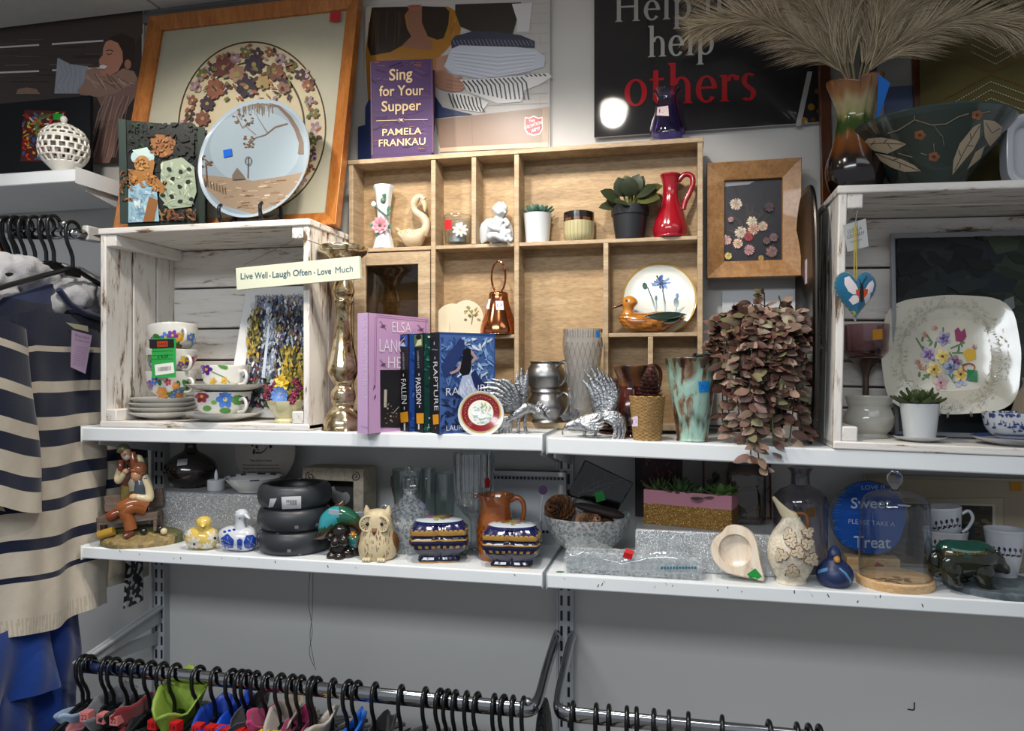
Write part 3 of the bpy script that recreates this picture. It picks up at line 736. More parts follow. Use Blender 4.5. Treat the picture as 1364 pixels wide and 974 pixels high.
# ================================================================ crates
def crate(lab,xl,xr,yf,yb,zb,zt,loc,side_x='l'):
    o=thing('wooden_crate',lab,'crate',loc); th=.014
    w=.036; h=xr-xl
    def B(name,m,boxes,bev=.0025):
        b=MB()
        for q in boxes: b.box(*q,'#ffffff')
        return b.build(name,M[m],o,off=loc,bevel=bev)
    # sides: three upright boards each, front posts
    D=(yb-yf); 
    for s,xx in (('l',xl),('r',xr-th)):
        bs=[]; ed=[0,.36,.69,1]
        for i in range(3): bs.append((xx,xx+th,yf+D*ed[i]+.002,yf+D*ed[i+1]-.003,zb+.002,zt-.002))
        B('side_panel','worn_v',bs)
    zs=[0,.165,.30,.43,.71,.985]; bs=[]; hh=zt-zb-2*th; zs=[0,.165,.285,.42,.60,.80,1.0]
    zs=[0,.115,.215,.335,.525,.77,1.0]
    for i in range(6): bs.append((xl+th,xr-th,yb-th,yb-.002,zb+th+hh*zs[i]+.0022,zb+th+hh*zs[i+1]-.0022))
    B('back_panel','worn_h',bs)
    B('top_panel','worn_h',[(xl-.003,xr+.003,yf-.002,yf+D*.5-.002,zt-th,zt),(xl-.003,xr+.003,yf+D*.5+.002,yb,zt-th,zt)])
    B('bottom_panel','worn_h',[(xl,xr,yf,yf+D*.5-.002,zb,zb+th),(xl,xr,yf+D*.5+.002,yb,zb,zb+th)])
    p=.026
    for xx in (xl+th,xr-th-p):
        for zz in (zb+th,zt-th-p): B('corner_block','worn_d',[(xx,xx+p,yf+.003,yb-th-.001,zz,zz+p)])
    return o
crate('white distressed crate on its side holding flowered teacups',-1.243,-.742,1.412,1.655,ZU,ZC1,(-.99,1.655,ZU))
CR=crate('white distressed crate on its side at the right, with the heart hanging on it',.263,.83,1.405,1.645,0,.461,(.263,1.645,0))
CR.location=(.263,1.645,zr(.263)+.0005); CR.rotation_euler=(0,R(1.2),0)
ZR0=lambda x: zr(x)+.0145       # inside floor of the right crate
ZR1=lambda x: zr(x)+.4615       # its top
# ================================================================ helpers for china, books, plants
def plate(name,lab,px,py,rpx,Y,lean,rz,prof,col,artfn,cat='plate',mat='ceramic',base=None,group=None,sq=None,sx=1.,flat=0):
    """upright plate; Y is the depth of its centre; base: z of its lowest point if given"""
    s=sc(px,Y); Rr=rpx*s; c=W(px,py,Y); L=R(lean)
    bot=V((c.x,c.y,c.z))-MX.Rotation(rz,3,'Z')@(MX.Rotation(-L,3,'X')@V((0,0,Rr)))
    o=thing(name,lab,cat,bot,group=group,rot=(-L,0,rz))
    b=MB(); b.M=MX.Translation((0,0,Rr))@MX.Rotation(pi/2,4,'X')
    b.lathe([(r*Rr,z*Rr) for r,z in prof],72,col,wob=sq,sq=(sx,1))
    dish=b.build('dish',M[mat],o)
    if artfn:
        if flat: rm=mat_of(o).to_3x3(); A=Art(o.location+rm@V((0,0,Rr)),rm@V((1,0,0)),rm@V((0,0,1))); A.clipr=flat*Rr; A.k=8e-4; A.o=o; A.put=lambda n_,m_,p_: A.local(o).build(n_,M[m_],p_)
        else: A=Decal(b,o)
        artfn(A,px,py,rpx); A.put('painted_decoration','paper' if mat=='glass' else mat,o)
    return o
PLATE=[(0,-.02),(.5,-.02),(.62,-.015),(.72,.02),(.97,.075),(1,.085),(1.0,.07),(.74,-.03),(.55,-.06),(0,-.06)]
def book(name,lab,px,Y,z,Wd,H,T,rz,cov,spine,artfn,pages='#d9d0bc',group=None,lean=0):
    """px/Y: the lower spine corner of the front cover"""
    bl=V((X(px,Y),Y,z)); o=thing(name,lab,'book',bl,group=group,rot=(-lean,0,rz))
    m=mat_of(o); U=m.to_3x3()@V((1,0,0)); Vv=m.to_3x3()@V((0,0,1)); Nn=U.cross(Vv)
    t=.0025
    A=Art(bl,U,Vv); c=MB()
    c.box(0,Wd,0,t,0,H,cov).box(0,Wd,T-t,T,0,H,cov).box(-.001,t,0,T,0,H,spine)
    c.v=[m@p for p in c.v]; A.add(c.v,c.f[:0],cov); A.v=A.v[:]; 
    for f,cc in zip(c.f,c.c): A.f.append(f); A.c.append(cc)
    S=Art(bl,-(m.to_3x3()@V((0,1,0))),Vv); S.O=bl+U*-.001
    artfn(A,S)
    n=len(A.v); A.v+=S.v; A.f+=[[n+i for i in f] for f in S.f]; A.c+=S.c
    A.local(o).build('cover',M['paper'],o)
    MB().box(t,Wd-.004,t,T-t,.004,H-.004,pages).build('pages',M['matte'],o); return o
def vessel(name,lab,cat,px,Y,z,prof,col,mat='ceramic',n=40,wob=None,group=None,part='body',sm=4,o=None,rz=0,sq=(1,1)):
    o=o or thing(name,lab,cat,on(px,Y,z),rz,group)
    b=MB().lathe(sprof(px_prof(prof,px,Y),sm) if sm else px_prof(prof,px,Y),n,col,wob=wob,sq=sq); b.build(part,M[mat],o,sharp=4 if mat in('crystal','cut') else 38); return o,b
def rosette(b,c,rings,L,w,t,col,curl=.15,a0=0,elev=(1.35,.35)):
    for k in range(rings):
        q=k/max(1,rings-1); n=4+k*2; el=elev[0]*(1-q)+elev[1]*q
        for i in range(n):
            a=a0+2*pi*(i+.5*(k%2))/n+rnd(-.15,.15); d=V((cos(a)*cos(el),sin(a)*cos(el),sin(el)))
            nr=V((-cos(a)*sin(el),-sin(a)*sin(el),cos(el))); l=L*(.65+.35*q)*rnd(.85,1.1)
            b.leaf(c,d,nr,l,w*(.8+.2*q),t,jit(col,.2),curl)
    return b
def sticker(o,mb,pts,col,txt=None,tcol='#20242a',name='price_sticker',extra=None):
    D=Decal(mb,o,9e-4); D.poly(pts,col)
    if txt:
        x0=min(p[0] for p in pts);x1=max(p[0] for p in pts);y0=min(p[1] for p in pts);y1=max(p[1] for p in pts)
        D.text(txt,x0+(x1-x0)*.22,(y0+y1)/2+(y1-y0)*.18,x1-(x1-x0)*.22,(y0+y1)/2+(y1-y0)*.14,(y1-y0)*.36,tcol)
    if extra: extra(D)
    D.put(name,'paper',o)
def flor(D,seed,x0,y0,x1,y1,n,cols,r=(4,8),leaf='#3f7a35',nl=10):
    st=random.getstate(); random.seed(seed)
    for i in range(nl):
        x,y=rnd(x0,x1),rnd(y0,y1); D.circ(x,y,rnd(4,8),rnd(2,3.5),jit(leaf,.3),8,rnd(0,3))
    for i in range(n): D.flower(rnd(x0,x1),rnd(y0,y1),rnd(*r),random.choice(cols),'#d9b23a',5,rnd(0,2))
    random.setstate(st)
# ================================================================ top left
o=thing('pierced_pot','white pierced ceramic pot with a lid, at the end of the high left shelf','pot',on(85,1.46,1.953))
s=sc(85,1.46); k=kk(85)
def pier(a,z,r,i):
    q=z/s; u=a*9/(2*pi)*2; 
    if q<14 or 46<q<51 or q>67: return '#dedbd2'
    t=(u+ (1 if int((q-14)/8)%2 else 0)*.5)%1
    return None if .24<t<.8 and ((q-14)%8)>1.8 else '#e2dfd6'
prof=[(16,0),(17,2),(14,5)]+[(14+22*sin(pi*.5*min(1,(h-5)/27)),h) for h in range(6,36)]+[(36.5-.012*(h-34)**2,h) for h in range(36,48)]+[(35,48),(35,50),(33,51)]+[(33*cos((h-50)/20*pi/2)**.6,h) for h in range(52,69)]+[(6,70)]
b=MB().lathe([(r*s*k,h*s) for r,h in prof],108,pier); ob=b.build('pierced_body',M['ceramic'],o); q=ob.modifiers.new('t','SOLIDIFY'); q.thickness=.004
MB().lathe([(.003,.069*0+68*s),(.004,70*s),(.007,73*s),(.008,76*s),(.005,79*s),(0,80*s)],20,'#e2dfd6').build('lid_knob',M['ceramic'],o)
# black mounted abstract print
bl=W(-40,245,1.55); bl.z=1.9535; A=Art((0,1.54,1.5),(1,0,0),(0,0,1)); xr=X(120,1.54); zt=Z(120,127,1.54)
A.box(-1.75,xr,1.54,1.55,1.9535,zt,'#17191c'); A.crop(0,0,3.044); A.poly([(100,446),(268,452),(260,655),(84,655)],'#5b2622')
pal=['#b3261f','#d8482a','#e0a63a','#3f5f8f','#cfc7c0','#6b2a4a','#2f4a2c','#c9d05a','#83331f','#e77b33']
A.strokes(130,92,456,258,650,lambda x,y: random.choice(pal[:4] if y>560 else pal),26,10)
for i in range(7): A.line([(150,560-i*6),(165-i*5,500),(140+i*14,462)],2.2,'#7b8f4a'); 
A.poly([(219,462),(257,464),(256,489),(219,487)],'#2fae3c')
flat('mounted_print','black mounted print of red and orange abstract blooms behind the pierced pot','picture',A,'paper',(-1.6,1.55,1.9535))
# painting book
def fb1(A,S):
    A.crop(0,0,3.044)
    A.poly([(482,484),(800,516),(806,900),(490,908)],'#0f1812'); A.paint(522,500,798,700,lambda x,y: random.choice(['#101a13','#0b100d','#1b2a1e','#12100f']),50,60); A.poly([(482,484),(512,487),(522,906),(490,908)],'#2b3a35')
    A.strokes(110,520,500,800,640,lambda x,y: random.choice(['#152219','#0d1410','#22361f','#12100f']),40,14)
    A.poly([(612,560),(640,548),(700,552),(716,580),(705,620),(680,642),(650,640),(620,600)],'#8a5a30'); A.poly([(600,560),(640,545),(720,548),(735,620),(700,645),(760,660),(790,620),(790,545),(700,520),(620,535)],'#121512')
    A.circ(582,640,48,34,'#a8c3c6',18); A.circ(580,668,32,34,'#a8743c',18); A.poly([(540,612),(600,600),(622,640),(560,630)],'#b9ccc8')
    for x,y in ((570,660),(590,656)): A.circ(x,y,3,2.5,'#46301f',8)
    A.line([(574,684),(586,683)],3,'#9a4a32'); A.circ(663,577,3,2,'#3a2717',8); A.line([(640,604),(650,606)],3,'#94422a')
    A.poly([(660,660),(740,640),(790,680),(800,780),(780,840),(690,850),(650,800),(655,720)],'#9aa78f')
    A.strokes(70,655,660,790,840,lambda x,y: random.choice(['#aab59c','#8c9a86','#c5c9b0','#7d8c7a']),30,8)
    for x,y in ((672,745),(704,728),(737,700),(770,690),(765,740),(732,760),(665,795),(700,800),(735,820),(780,810),(690,690)): A.circ(x,y,10,9,'#141a16',9,0,.25)
    A.poly([(525,700),(560,690),(600,700),(640,720),(680,770),(660,790),(610,750),(560,760),(530,740)],'#9c6a34'); A.poly([(600,660),(625,650),(632,662),(622,720),(596,720)],'#9c6a34')
    A.poly([(525,770),(590,735),(640,770),(650,900),(525,905)],'#8fb0bf'); A.strokes(60,530,750,640,900,lambda x,y: random.choice(['#9fbfcb','#7c9fb3','#c3d0cc','#6d8ea3']),40,10)
    A.poly([(610,800),(645,815),(630,900),(585,902)],'#8a5a2e'); A.strokes(30,490,690,545,820,lambda x,y: random.choice(['#7d5028','#94683a','#4f3820']),30,9)
    A.strokes(60,612,552,712,640,lambda x,y: random.choice(['#8f5c30','#a06c3a','#754822','#9a6a3c']) if ((x-660)/50)**2+((y-598)/45)**2<.8 else None,22,9)
    A.strokes(50,545,640,618,700,lambda x,y: random.choice(['#b5854c','#a5733c','#c09458']) if ((x-580)/32)**2+((y-668)/34)**2<.8 else None,16,7)
    A.strokes(70,600,545,790,640,lambda x,y: random.choice(['#0a0c0a','#121512','#070807']) if x>715 or y<556 else None,34,14)
    A.strokes(50,535,700,680,790,lambda x,y: random.choice(['#a06c36','#8f5c2c','#b07c44']) if abs(y-735-(x-600)*.3)<28 else None,24,9)
    for x,y in ((568,662),(590,658),(650,580),(672,578)): A.circ(x,y,3,2.5,'#3a2717',8)
    A.strokes(50,650,850,800,898,lambda x,y: random.choice(['#7d4a26','#4f2c1a','#2c2219','#8f6a3c']),30,10)
book('hardback_book','hardback with a painting of a woman and child, on the left crate',171,1.422,ZC1,.16,.228,.022,R(20),'#1b2a1f','#2b3a35',fb1)
# china plate on black stand
def fplate(A,px,py,r):
    A.crop(0,0,1)
    A.circ(px,py,84,84,'#87959f',72); 
    A.circ(px+2,py-14,60,50,'#93a1aa',48)
    A.poly([(px-70,py+22),(px-40,py+25),(px,py+30),(px+40,py+24),(px+71,py+20),(px+62,py+42),(px+40,py+62),(px,py+75),(px-40,py+63),(px-62,py+42)],'#8f7d6a')
    for i in range(70):
        x=rnd(px-62,px+62); y=rnd(py+30,py+70); 
        if ((x-px)/70)**2+((y-py)/74)**2<.92: A.line([(x,y),(x+rnd(4,14),y+rnd(-2,2))],rnd(.7,2),jit(random.choice(['#b79e82','#8a7058','#6d543e','#c4b096']),.1))
    A.crop(326,3,3.897)
    A.line([(130,515),(180,545),(235,600),(270,660),(295,730),(293,790)],[9,16,20,22,24,30],'#6d5a4c'); A.line([(225,632),(160,650),(110,690),(60,705),(20,745)],[8,8,6,5,2],'#6d5a4c')
    A.line([(120,680),(75,610),(60,580)],[5,3,2],'#6d5a4c'); A.line([(60,690),(0,640)],[4,2],'#6d5a4c'); A.line([(180,545),(90,530),(40,535)],[8,5,3],'#6d5a4c')
    for i in range(46): x=rnd(-40,150); y=rnd(515,545); A.line([(x,y),(x+rnd(-4,4),y+rnd(15,60))],rnd(2,4.5),jit('#7a6a55',.2))
    A.crop(0,0,3.044)
    for x,y,w in ((985,490,50),(1010,580,24),(840,660,30)):
        for i in range(16): xx=x+rnd(-w,w)*.8; yy=y+rnd(-26,20); A.circ(xx,yy,rnd(3,8),rnd(2,5),jit('#6d543c',.25),7)
    A.line([(960,470),(985,520),(1030,490)],3,'#6b5440'); A.line([(838,660),(842,730),(836,760)],5,'#5d4a38')
    for i in range(9): A.line([(820+i*12,720+i*5),(822+i*12,750+i*5)],3,'#6d5a48')
    A.poly([(945,712),(965,682),(990,712),(1000,728),(945,732)],'#6d6258'); A.line([(1010,640),(1008,725)],3,'#5a5048'); A.ring(1010,655,14,18,3,'#5a5048',14)
    A.poly([(908,612),(942,605),(945,634),(911,642)],'#1f5fc4')
    A.crop(0,0,1)
    A.crop(0,0,3.897/3.897)
CP=plate('china_plate','pale blue china plate painted with a bare tree and a windmill, on a black stand','%d'and 338,211,83,1.462,9,-.02,[(0,0),(.93,0),(.965,.012),(1,.03),(1,.015),(.9,-.03),(.6,-.05),(0,-.05)],lambda a,z,r,k:'#b99a52' if k in(3,) else '#9fadb8',fplate,flat=.95)
o=thing('plate_stand','black plate stand holding up the pale blue china plate','stand',(CP.location.x,1.468,ZC1))
b=MB()
for x in (-.048,.048):
    b.tube(smooth([(x,-.058,.016),(x,-.055,.004),(x,-.035,.003),(x,.0,.02),(x,.026,.005),(x*.9,.03,.06)],5),.0045,8,'#15161b',up=(1,0,0))
    b.tube(smooth([(x,-.058,.014),(x,-.06,.03),(x,-.052,.038)],4),.004,8,'#15161b',up=(1,0,0))
b.tube([(-.048,.005,.018),(.048,.005,.018)],.004,8,'#15161b'); b.build('easel',M['plastic'],o)
# ================================================================ on top of the cabinet
def fsing(A,S):
    A.crop(330,0,3.897)
    A.poly([(636,318),(960,306),(968,794),(640,808)],'#4c3560')
    A.strokes(70,645,325,955,790,lambda x,y: random.choice(['#533a66','#453058','#5f4368','#3d2a52']),70,9,0)
    for i in range(20): x=rnd(650,930) ; y=random.choice([rnd(320,350),rnd(640,790)]); A.line([(x,y),(x+rnd(8,40),y)],rnd(2,5),jit('#8a5a52',.2))
    A.line([(640,325),(650,805)],3,'#8b6a66'); A.line([(955,310),(962,790)],3,'#7a5a62')
    c='#e3c79a'
    A.text('Sing',736,420,856,410,58,c,.015); A.text('for Your',684,500,914,494,52,c,.015); A.text('Supper',696,580,902,572,52,c,.015)
    A.line([(668,629),(785,625)],3,c); A.line([(812,624),(936,622)],3,c); A.circ(798,624,9,7,c,4); A.line([(786,616),(810,633)],3,c); A.line([(810,616),(786,633)],3,c)
    A.text('PAMELA',700,706,904,697,34,c,.012); A.text('FRANKAU',682,763,924,752,36,c,.012)
book('hardback_book','purple hardback, Sing for Your Supper by Pamela Frankau, standing on the cabinet top',495,1.60,1.9855,.138,.212,.03,R(4),'#4c3560','#3f2b52',fsing,lean=R(2))
o,b=vessel('glass_vase','purple glass vase standing on the cabinet in front of the black poster','vase',889,1.62,1.9855,[(0,1),(20,0),(23,4),(24,12),(22,24),(17,40),(14,52),(13,58),(15,66),(19,70),(17.5,69),(13,62),(11.6,57),(12.6,52),(15.5,40),(20,24),(21,14),(0,12)],lambda a,z,r,k:'#d2c9f0','glass',36)
sticker(o,b,[(876,143),(890,141),(891,155),(875,154)],'#e6cfd2','1.-')
# ================================================================ cabinet, top row
zA=1.7835
o,b=vessel('bud_vase','white ceramic vase with an applied pink flower, top left cubbyhole','vase',511,1.617,zA,[(0,0),(15,0),(14,4),(9,26),(8.5,44),(11,70),(14,83),(12,82),(8,60),(0,58)],'#d3d8da','ceramic',40,wob=lambda a,z:1+.03*sin(8*a))
s=sc(511,1.617); 
def fl3(b,c,r,col,n,nr=V((0,-1,0)),t=.0016):
    c=V(c)
    for i in range(n):
        a=2*pi*i/n; b.leaf(c,V((cos(a),-.25,sin(a))),nr,r,r*.34,t,jit(col,.08),.1)
    return b
m=MB(); fl3(m,(0,-.017,30*s),.0215,'#d79aa6',9); fl3(m,(0,-.02,30*s),.015,'#c98392',8); m.ell((0,-.022,30*s),(.004,.003,.004),'#6b4a3c'); m.build('pink_flower',M['bisque'],o)
m=MB(); m.tube(smooth([(-10*s,-.012,60*s),(-4*s,-.015,52*s),(6*s,-.016,44*s),(9*s,-.015,42*s)],4),.002,6,'#4e6b58')
for x,z,dx in ((3,64,.3),(9,50,1),(9,44,.8),(-10,30,-1),(10,27,1),(-3,17,-.3),(4,67,.5)): m.leaf((x*s*.9,-.014,z*s),(dx,-.5,rnd(.2,1)),(0,-1,.2),.014,.006,.0015,'#4d7a63')
m.ell((-11*s,-.013,59*s),(.006,.005,.007),'#e4e6e4'); m.ell((3*s,-.016,63*s),(.006,.005,.007),'#55705f'); m.build('leafy_stem',M['bisque'],o)
# swan
s=sc(549,1.62); o=thing('swan_figurine','pearly cream swan figurine beside the vase with the pink flower','figurine',on(549,1.62,zA),face(549)*.4)
c_='#c9b596'; m=MB(); p=lambda x,z,y=0:(x*s*.93,y,z*s)
m.sweep([(p(-23,27),(0,.003,0),(.002,0,.002)),(p(-18,21),(0,.009,0),(.004,0,.006)),(p(-10,15),(0,.017,0),(0,0,.018)),(p(0,13),(0,.022,0),(0,0,.0205)),(p(12,15),(0,.02,0),(0,0,.0205)),(p(19,19),(0,.013,0),(.003,0,.015)),(p(23,22),(0,.004,0),(.003,0,.006))],16,c_)
m.tube(smooth([p(15,18),p(21,30),p(16,41),p(5,49),p(2,58),p(6,66),p(12,68),p(17,64)],5),[.013,.0125,.012,.0115,.011,.0105,.0105,.0105,.010,.0098,.0095,.009,.009,.0085,.0085,.008,.008,.008,.008,.008,.0085,.0085,.009,.009,.009,.009,.009,.009,.009,.0088,.0086,.0084,.0082,.008,.0078,.0075][:36],12,c_,up=(0,1,0))
m.tube([p(14,66),p(18,58),p(18.5,52),p(18,49)],[.0075,.006,.004,.0012],10,'#d3c09f',up=(0,1,0))
for i in range(16):
    t=i/15; sd=1 if i%2 else -1
    m.leaf(p(8-t*14,19-t*2+rnd(-6,2),sd*-.019*(1-.35*t)),(-1,0,rnd(.1,.5)),(0,-sd,.3),.022,.006,.002,jit(c_,.06))
    if i<7: m.leaf(p(-10-i,20,rnd(-.01,.01)),(-1,rnd(-.3,.3),rnd(.5,1)),(0,0,1),.018,.005,.002,jit(c_,.06))
m.build('body',M['ceramic'],o)
for sd in(-1,1): MB().ell(p(12,66,sd*.0085),(.0012,.0012,.0012),'#2b2118',8,6).build('eye',M['ceramic'],o)
# glass tealight holder
o,b=vessel('tealight_holder','clear glass tealight holder with a daisy print and red price dot','candle holder',610,1.615,zA+.0005,[(0,0),(15,0),(17.5,6),(19.5,36),(18.4,37),(16.6,8),(14,4),(0,4)],'#f6f8f8','glass',40)
MB().lathe([(0,.007),(.0195,.007),(.0195,.022),(.018,.0225),(.018,.019),(0,.019)],28,'#b9bbbd').build('tealight',M['metal'],o)
sticker(o,b,[(593,293),(602,292.5),(602,305),(593,306)],'#cf2a2f')
D=Decal(b,o)
for i in range(9): a=2*pi*i/9; D.circ(613+6*cos(a),306+5*sin(a),5,2,'#eceeee',8,a)
D.circ(613,306,2.6,2.2,'#d6a62c',8); D.put('daisy_print','paper',o)
# cherub
s=sc(661,1.615); o=thing('cherub_figurine','white seated winged cherub figurine hugging its knees','figurine',on(661,1.615,zA),face(661)-.1); m=MB(); k=s*.96
def q(x,z,y=0): return V((x*k,y*k,z*k))
m.ell(q(6,48,-2),(.0165,.016,.0165)); 
for i in range(16):
    a=rnd(0,6.28); e=rnd(.1,1.4); m.ell(q(6,48,-2)+V((cos(a)*cos(e),sin(a)*cos(e)+.3,sin(e)))*.0155,(.005,)*3,n=8,m=6)
m.ell(q(9,44,-11),(.003,.003,.003),n=8,m=6); m.ell(q(4,42,-10),(.004,.003,.003),n=8,m=6);m.ell(q(13,43,-9),(.004,.003,.003),n=8,m=6)
m.sweep([(q(2,0),(.016,0,0),(0,.014,0)),(q(1,10),(.017,0,0),(0,.014,0)),(q(0,22),(.015,0,0),(0,.012,0)),(q(2,34),(.014,0,0),(0,.011,0)),(q(4,40),(.008,0,0),(0,.008,0))],14)
m.tube(smooth([q(-6,35,-3),q(-8,25,-9),q(2,20,-15),q(14,18,-14)],4),[.0062]*9+[.005]*4,10); m.tube(smooth([q(12,35,-3),q(17,27,-9),q(10,22,-15)],4),.0055,10)
m.tube(smooth([q(-2,5,-6),q(12,10,-16),q(18,15,-18),q(20,5,-18),q(24,2,-19)],4),[.010]*5+[.008]*5+[.0055]*7,10); m.tube(smooth([q(0,5,-8),q(-6,8,-20),q(2,9,-24),q(14,3,-25),q(18,2,-25)],4),[.010]*6+[.0075]*6+[.0055]*5,10)
WB=plainmat('white_bisque','#c9cdd0',.45)
fuse(m.build('body',WB,o),.0016,3)
w_=MB()
for bx,dx,w in ((-5,-.50,12),(9,.28,9)):
    for r in range(3): w_.leaf(q(bx,38-r*3,6-r*.8),(dx*(1-.12*r),.12,-1),(.15,-1,0),(38-r*7)*k,(w-r*2.2)*k,2.2*k,'#d3d7da',.05,.8)
w_.build('wings',WB,o)
# small succulent
def pot_succ(name,lab,px,Y,z,prof,pcol,pmat,leafz,L,w,rings,col,t=.003,elev=(1.35,.35),o=None):
    o,b=vessel(name,lab,'potted plant',px,Y,z,prof,pcol,pmat,36,part='pot',sm=0,o=o); s=sc(px,Y)
    MB().lathe([(0,leafz*s),(prof[1][0]*s*.98,leafz*s)],20,'#3a2c20').build('soil',M['matte'],o)
    rosette(MB(),(0,0,leafz*s),rings,L,w,t,col,elev=elev).build('leaves',M['leaf'],o); return o,b
pot_succ('potted_succulent','small blue-green succulent in a white pot in the wide top cubbyhole',716,1.617,zA,[(0,0),(15.5,0),(18.5,38),(19,39),(17.3,39),(17,34),(0,34)],'#d6dade','ceramic',35,.040,.0085,4,'#4f7566',.004)
def two(a,z,r,k): 
    h=z/sc(771,1.617)+sin(a*9)*.8+sin(a*23)*.5
    return '#211a17' if h>28.5 else '#6b3f22' if h>26.5 else mixc('#bdb489','#a39c72',.5+.5*sin(a*40))
b_=[(0,0),(16,0),(19.5,4),(20.5,10),(20.5,26),(20.5,30)]+[(20.5,31+i) for i in range(0,8)]+[(19,39),(18,36),(17,8),(0,6)]
o=thing('pottery_cup','cream pottery cup with a dark brown glazed rim in the wide top cubbyhole','cup',on(771,1.617,zA)); MB().lathe(px_prof(b_,771,1.617),64,two).build('body',M['ceramic'],o)
# black pot plant
o,b=vessel('potted_plant','green leafy plant in a black plastic pot beside the red jug','potted plant',839,1.62,zA,[(0,0),(19,0),(23.5,32),(25,32.5),(25.5,44),(23.8,44),(22.5,38),(0,36)],'#212327','rubber',40,part='pot',sm=0); s=sc(839,1.62)
MB().lathe([(0,38*s),(23*s,38*s)],20,'#2c2118').build('soil',M['matte'],o)
m=MB()
for (x,z,y,a,el,L) in ((-14,56,-8,2.6,.6,30),(-8,62,-10,2.0,1.1,26),(2,60,-14,-1.6,.7,26),(10,62,-10,-.4,.5,30),(14,56,-12,-.7,.1,30),(4,66,0,1.2,1.0,28),(-20,50,-6,3.4,.1,24),(18,66,2,.2,.5,30),(0,50,-16,-1.9,.1,24),(-10,52,6,2.2,.3,26),(10,72,4,.8,1.1,22),(-2,74,2,2.0,1.2,20),(8,50,10,1.0,.2,26),(24,58,-4,-.2,.1,20)):
    m.tube([(x*s*.3,y*s*.3,38*s),(x*s*.8,y*s*.8,z*s*.85),(x*s,y*s,z*s)],.0018,6,'#5d6b2c')
    d=V((cos(a)*cos(el),-.45,sin(el))); m.leaf((x*s*.8,y*s,z*s*.9),d,(0,-.7,.7),L*s,L*s*.47,.0018,jit(random.choice(['#3d4426','#4c5029','#2f3822']),.2),-.25)
m.build('leaves',M['leaf'],o)
# red jug
o,b=vessel('jug','glossy red ceramic jug with a looped handle at the right of the top row','jug',893,1.617,zA,[(0,0),(21,0),(22,3),(23.5,9),(22.5,18),(18,32),(13,46),(10.5,58),(10.5,70),(12,79),(14,84),(12.5,84),(9,72),(8,58),(0,56)],'#93101f','ceramic',44); s=sc(893,1.617)
b=MB(); b.tube(smooth([(10*s,0,76*s),(18*s,0,84*s),(27*s,0,82*s),(29*s,0,72*s),(24*s,0,58*s),(19*s,0,48*s),(16.5*s,0,38*s)],6),[.0058]*37,12,'#93101f',up=(0,1,0)); b.build('handle',M['ceramic'],o)
# ================================================================ cabinet, second row
zB=1.5845
o=thing('letter_rack','cream oval two-panelled letter rack with a gold flower spray','letter rack',on(614,1.612,zB),.25); s=sc(614,1.612)
def dome(cx,w,h,y0,y1): return [(cx-w,.004),(cx+w,.004)]+[(cx+w*cos(a),.004+ (h*.45)+h*.55*sin(a)) for a in [i*pi/14 for i in range(15)]]
b=MB()
for cx,y,h in ((-12*s,.012,.068),(8*s,-.014,.073)):
    b.prism(dome(cx,.037,h,0,0),y,y+.006,'#d8cdb2','#b08d4f')
b.box(-.045,.045,-.016,.022,0,.005,'#d8cdb2'); b.build('rack',M['ceramic'],o,bevel=.001)
D=Decal(b,o)
for i in range(14): D.circ(630+rnd(-11,11),420+rnd(-12,10),rnd(1.5,3.2),rnd(1,2),random.choice(['#a38a4c','#8a8a55','#b9a06a','#6f6a3a']),7,rnd(0,3))
D.line([(624,412),(630,420),(628,432)],1.2,'#7d6d3c'); D.line([(638,414),(630,421)],1,'#7d6d3c'); D.put('flower_spray','ceramic',o)
o,b=vessel('hand_bell','polished copper hand bell with a tall ring handle','bell',664,1.612,zB,[(0,2),(22,0),(24,1),(24.5,5),(23,14),(19,27),(15,40),(13.2,49),(12.5,55),(9.5,57),(0,58)],'#c27a52','copper',40); s=sc(664,1.612)
b2=MB(); b2.tube([(9.5*s*cos(a),0,(77+21*sin(a))*s) for a in [2*pi*i/28 for i in range(28)]],.0022,8,'#b86f49',up=(0,1,0),closed=True); b2.build('ring_handle',M['copper'],o)
sticker(o,b,[(660,401),(670,401),(671,413),(661,413)],'#dccfe0','12'); sticker(o,b,[(648,400),(654,398),(652,412),(646,413)],'#d8dadb',name='paper_tag')
def fcorn(A,px,py,r):
    A.crop(690,180,3.479)
    for x0,y0,x1,y1,w in ((670,715,682,835,8),(600,705,642,830,7),(640,765,636,828,6),(735,790,722,835,6)): A.line([(x0,y0),((x0+x1)/2+4,(y0+y1)/2),(x1,y1)],[w*.7,w,w],'#1f3a30')
    A.circ(588,700,12,17,'#244a3a',10,-.3); A.circ(640,756,6,14,'#244a3a',10); A.circ(733,775,12,22,'#2c4a44',10); A.circ(738,744,8,12,'#4d6ca3',9)
    A.poly([(702,838),(735,815),(772,795),(745,825)],'#24463a')
    for i in range(46):
        a=rnd(0,6.28); l=rnd(18,50); c=random.choice(['#4a69a8','#6b8fc9','#2d4681','#7da0d2','#22345f']); A.line([(664,688),(664+l*.5*cos(a),686+l*.35*sin(a)),(664+l*cos(a),684+l*.75*sin(a))],[2,6,7],c)
    A.circ(664,690,12,8,'#1e2a4c',9)
CFP=plate('cornflower_plate','cream plate painted with a blue cornflower, behind the wooden duck',878,398.5,49,1.638,8,face(878)*.5,[(0,0),(.8,0),(.95,.03),(1,.06),(1,.03),(.8,-.04),(0,-.05)],lambda a,z,r,k:'#b08f4c' if k==2 and z>0 and r>.0735 else '#d5d8d0',fcorn,flat=.93)
o=thing('wooden_duck','carved wooden duck with green wings in front of the cornflower plate','ornament',on(863,1.607,zB),.08); s=sc(863,1.607); m=MB(); p=lambda x,z,y=0:V((x*s*.97,y*s,z*s))
cw='#b8782f'
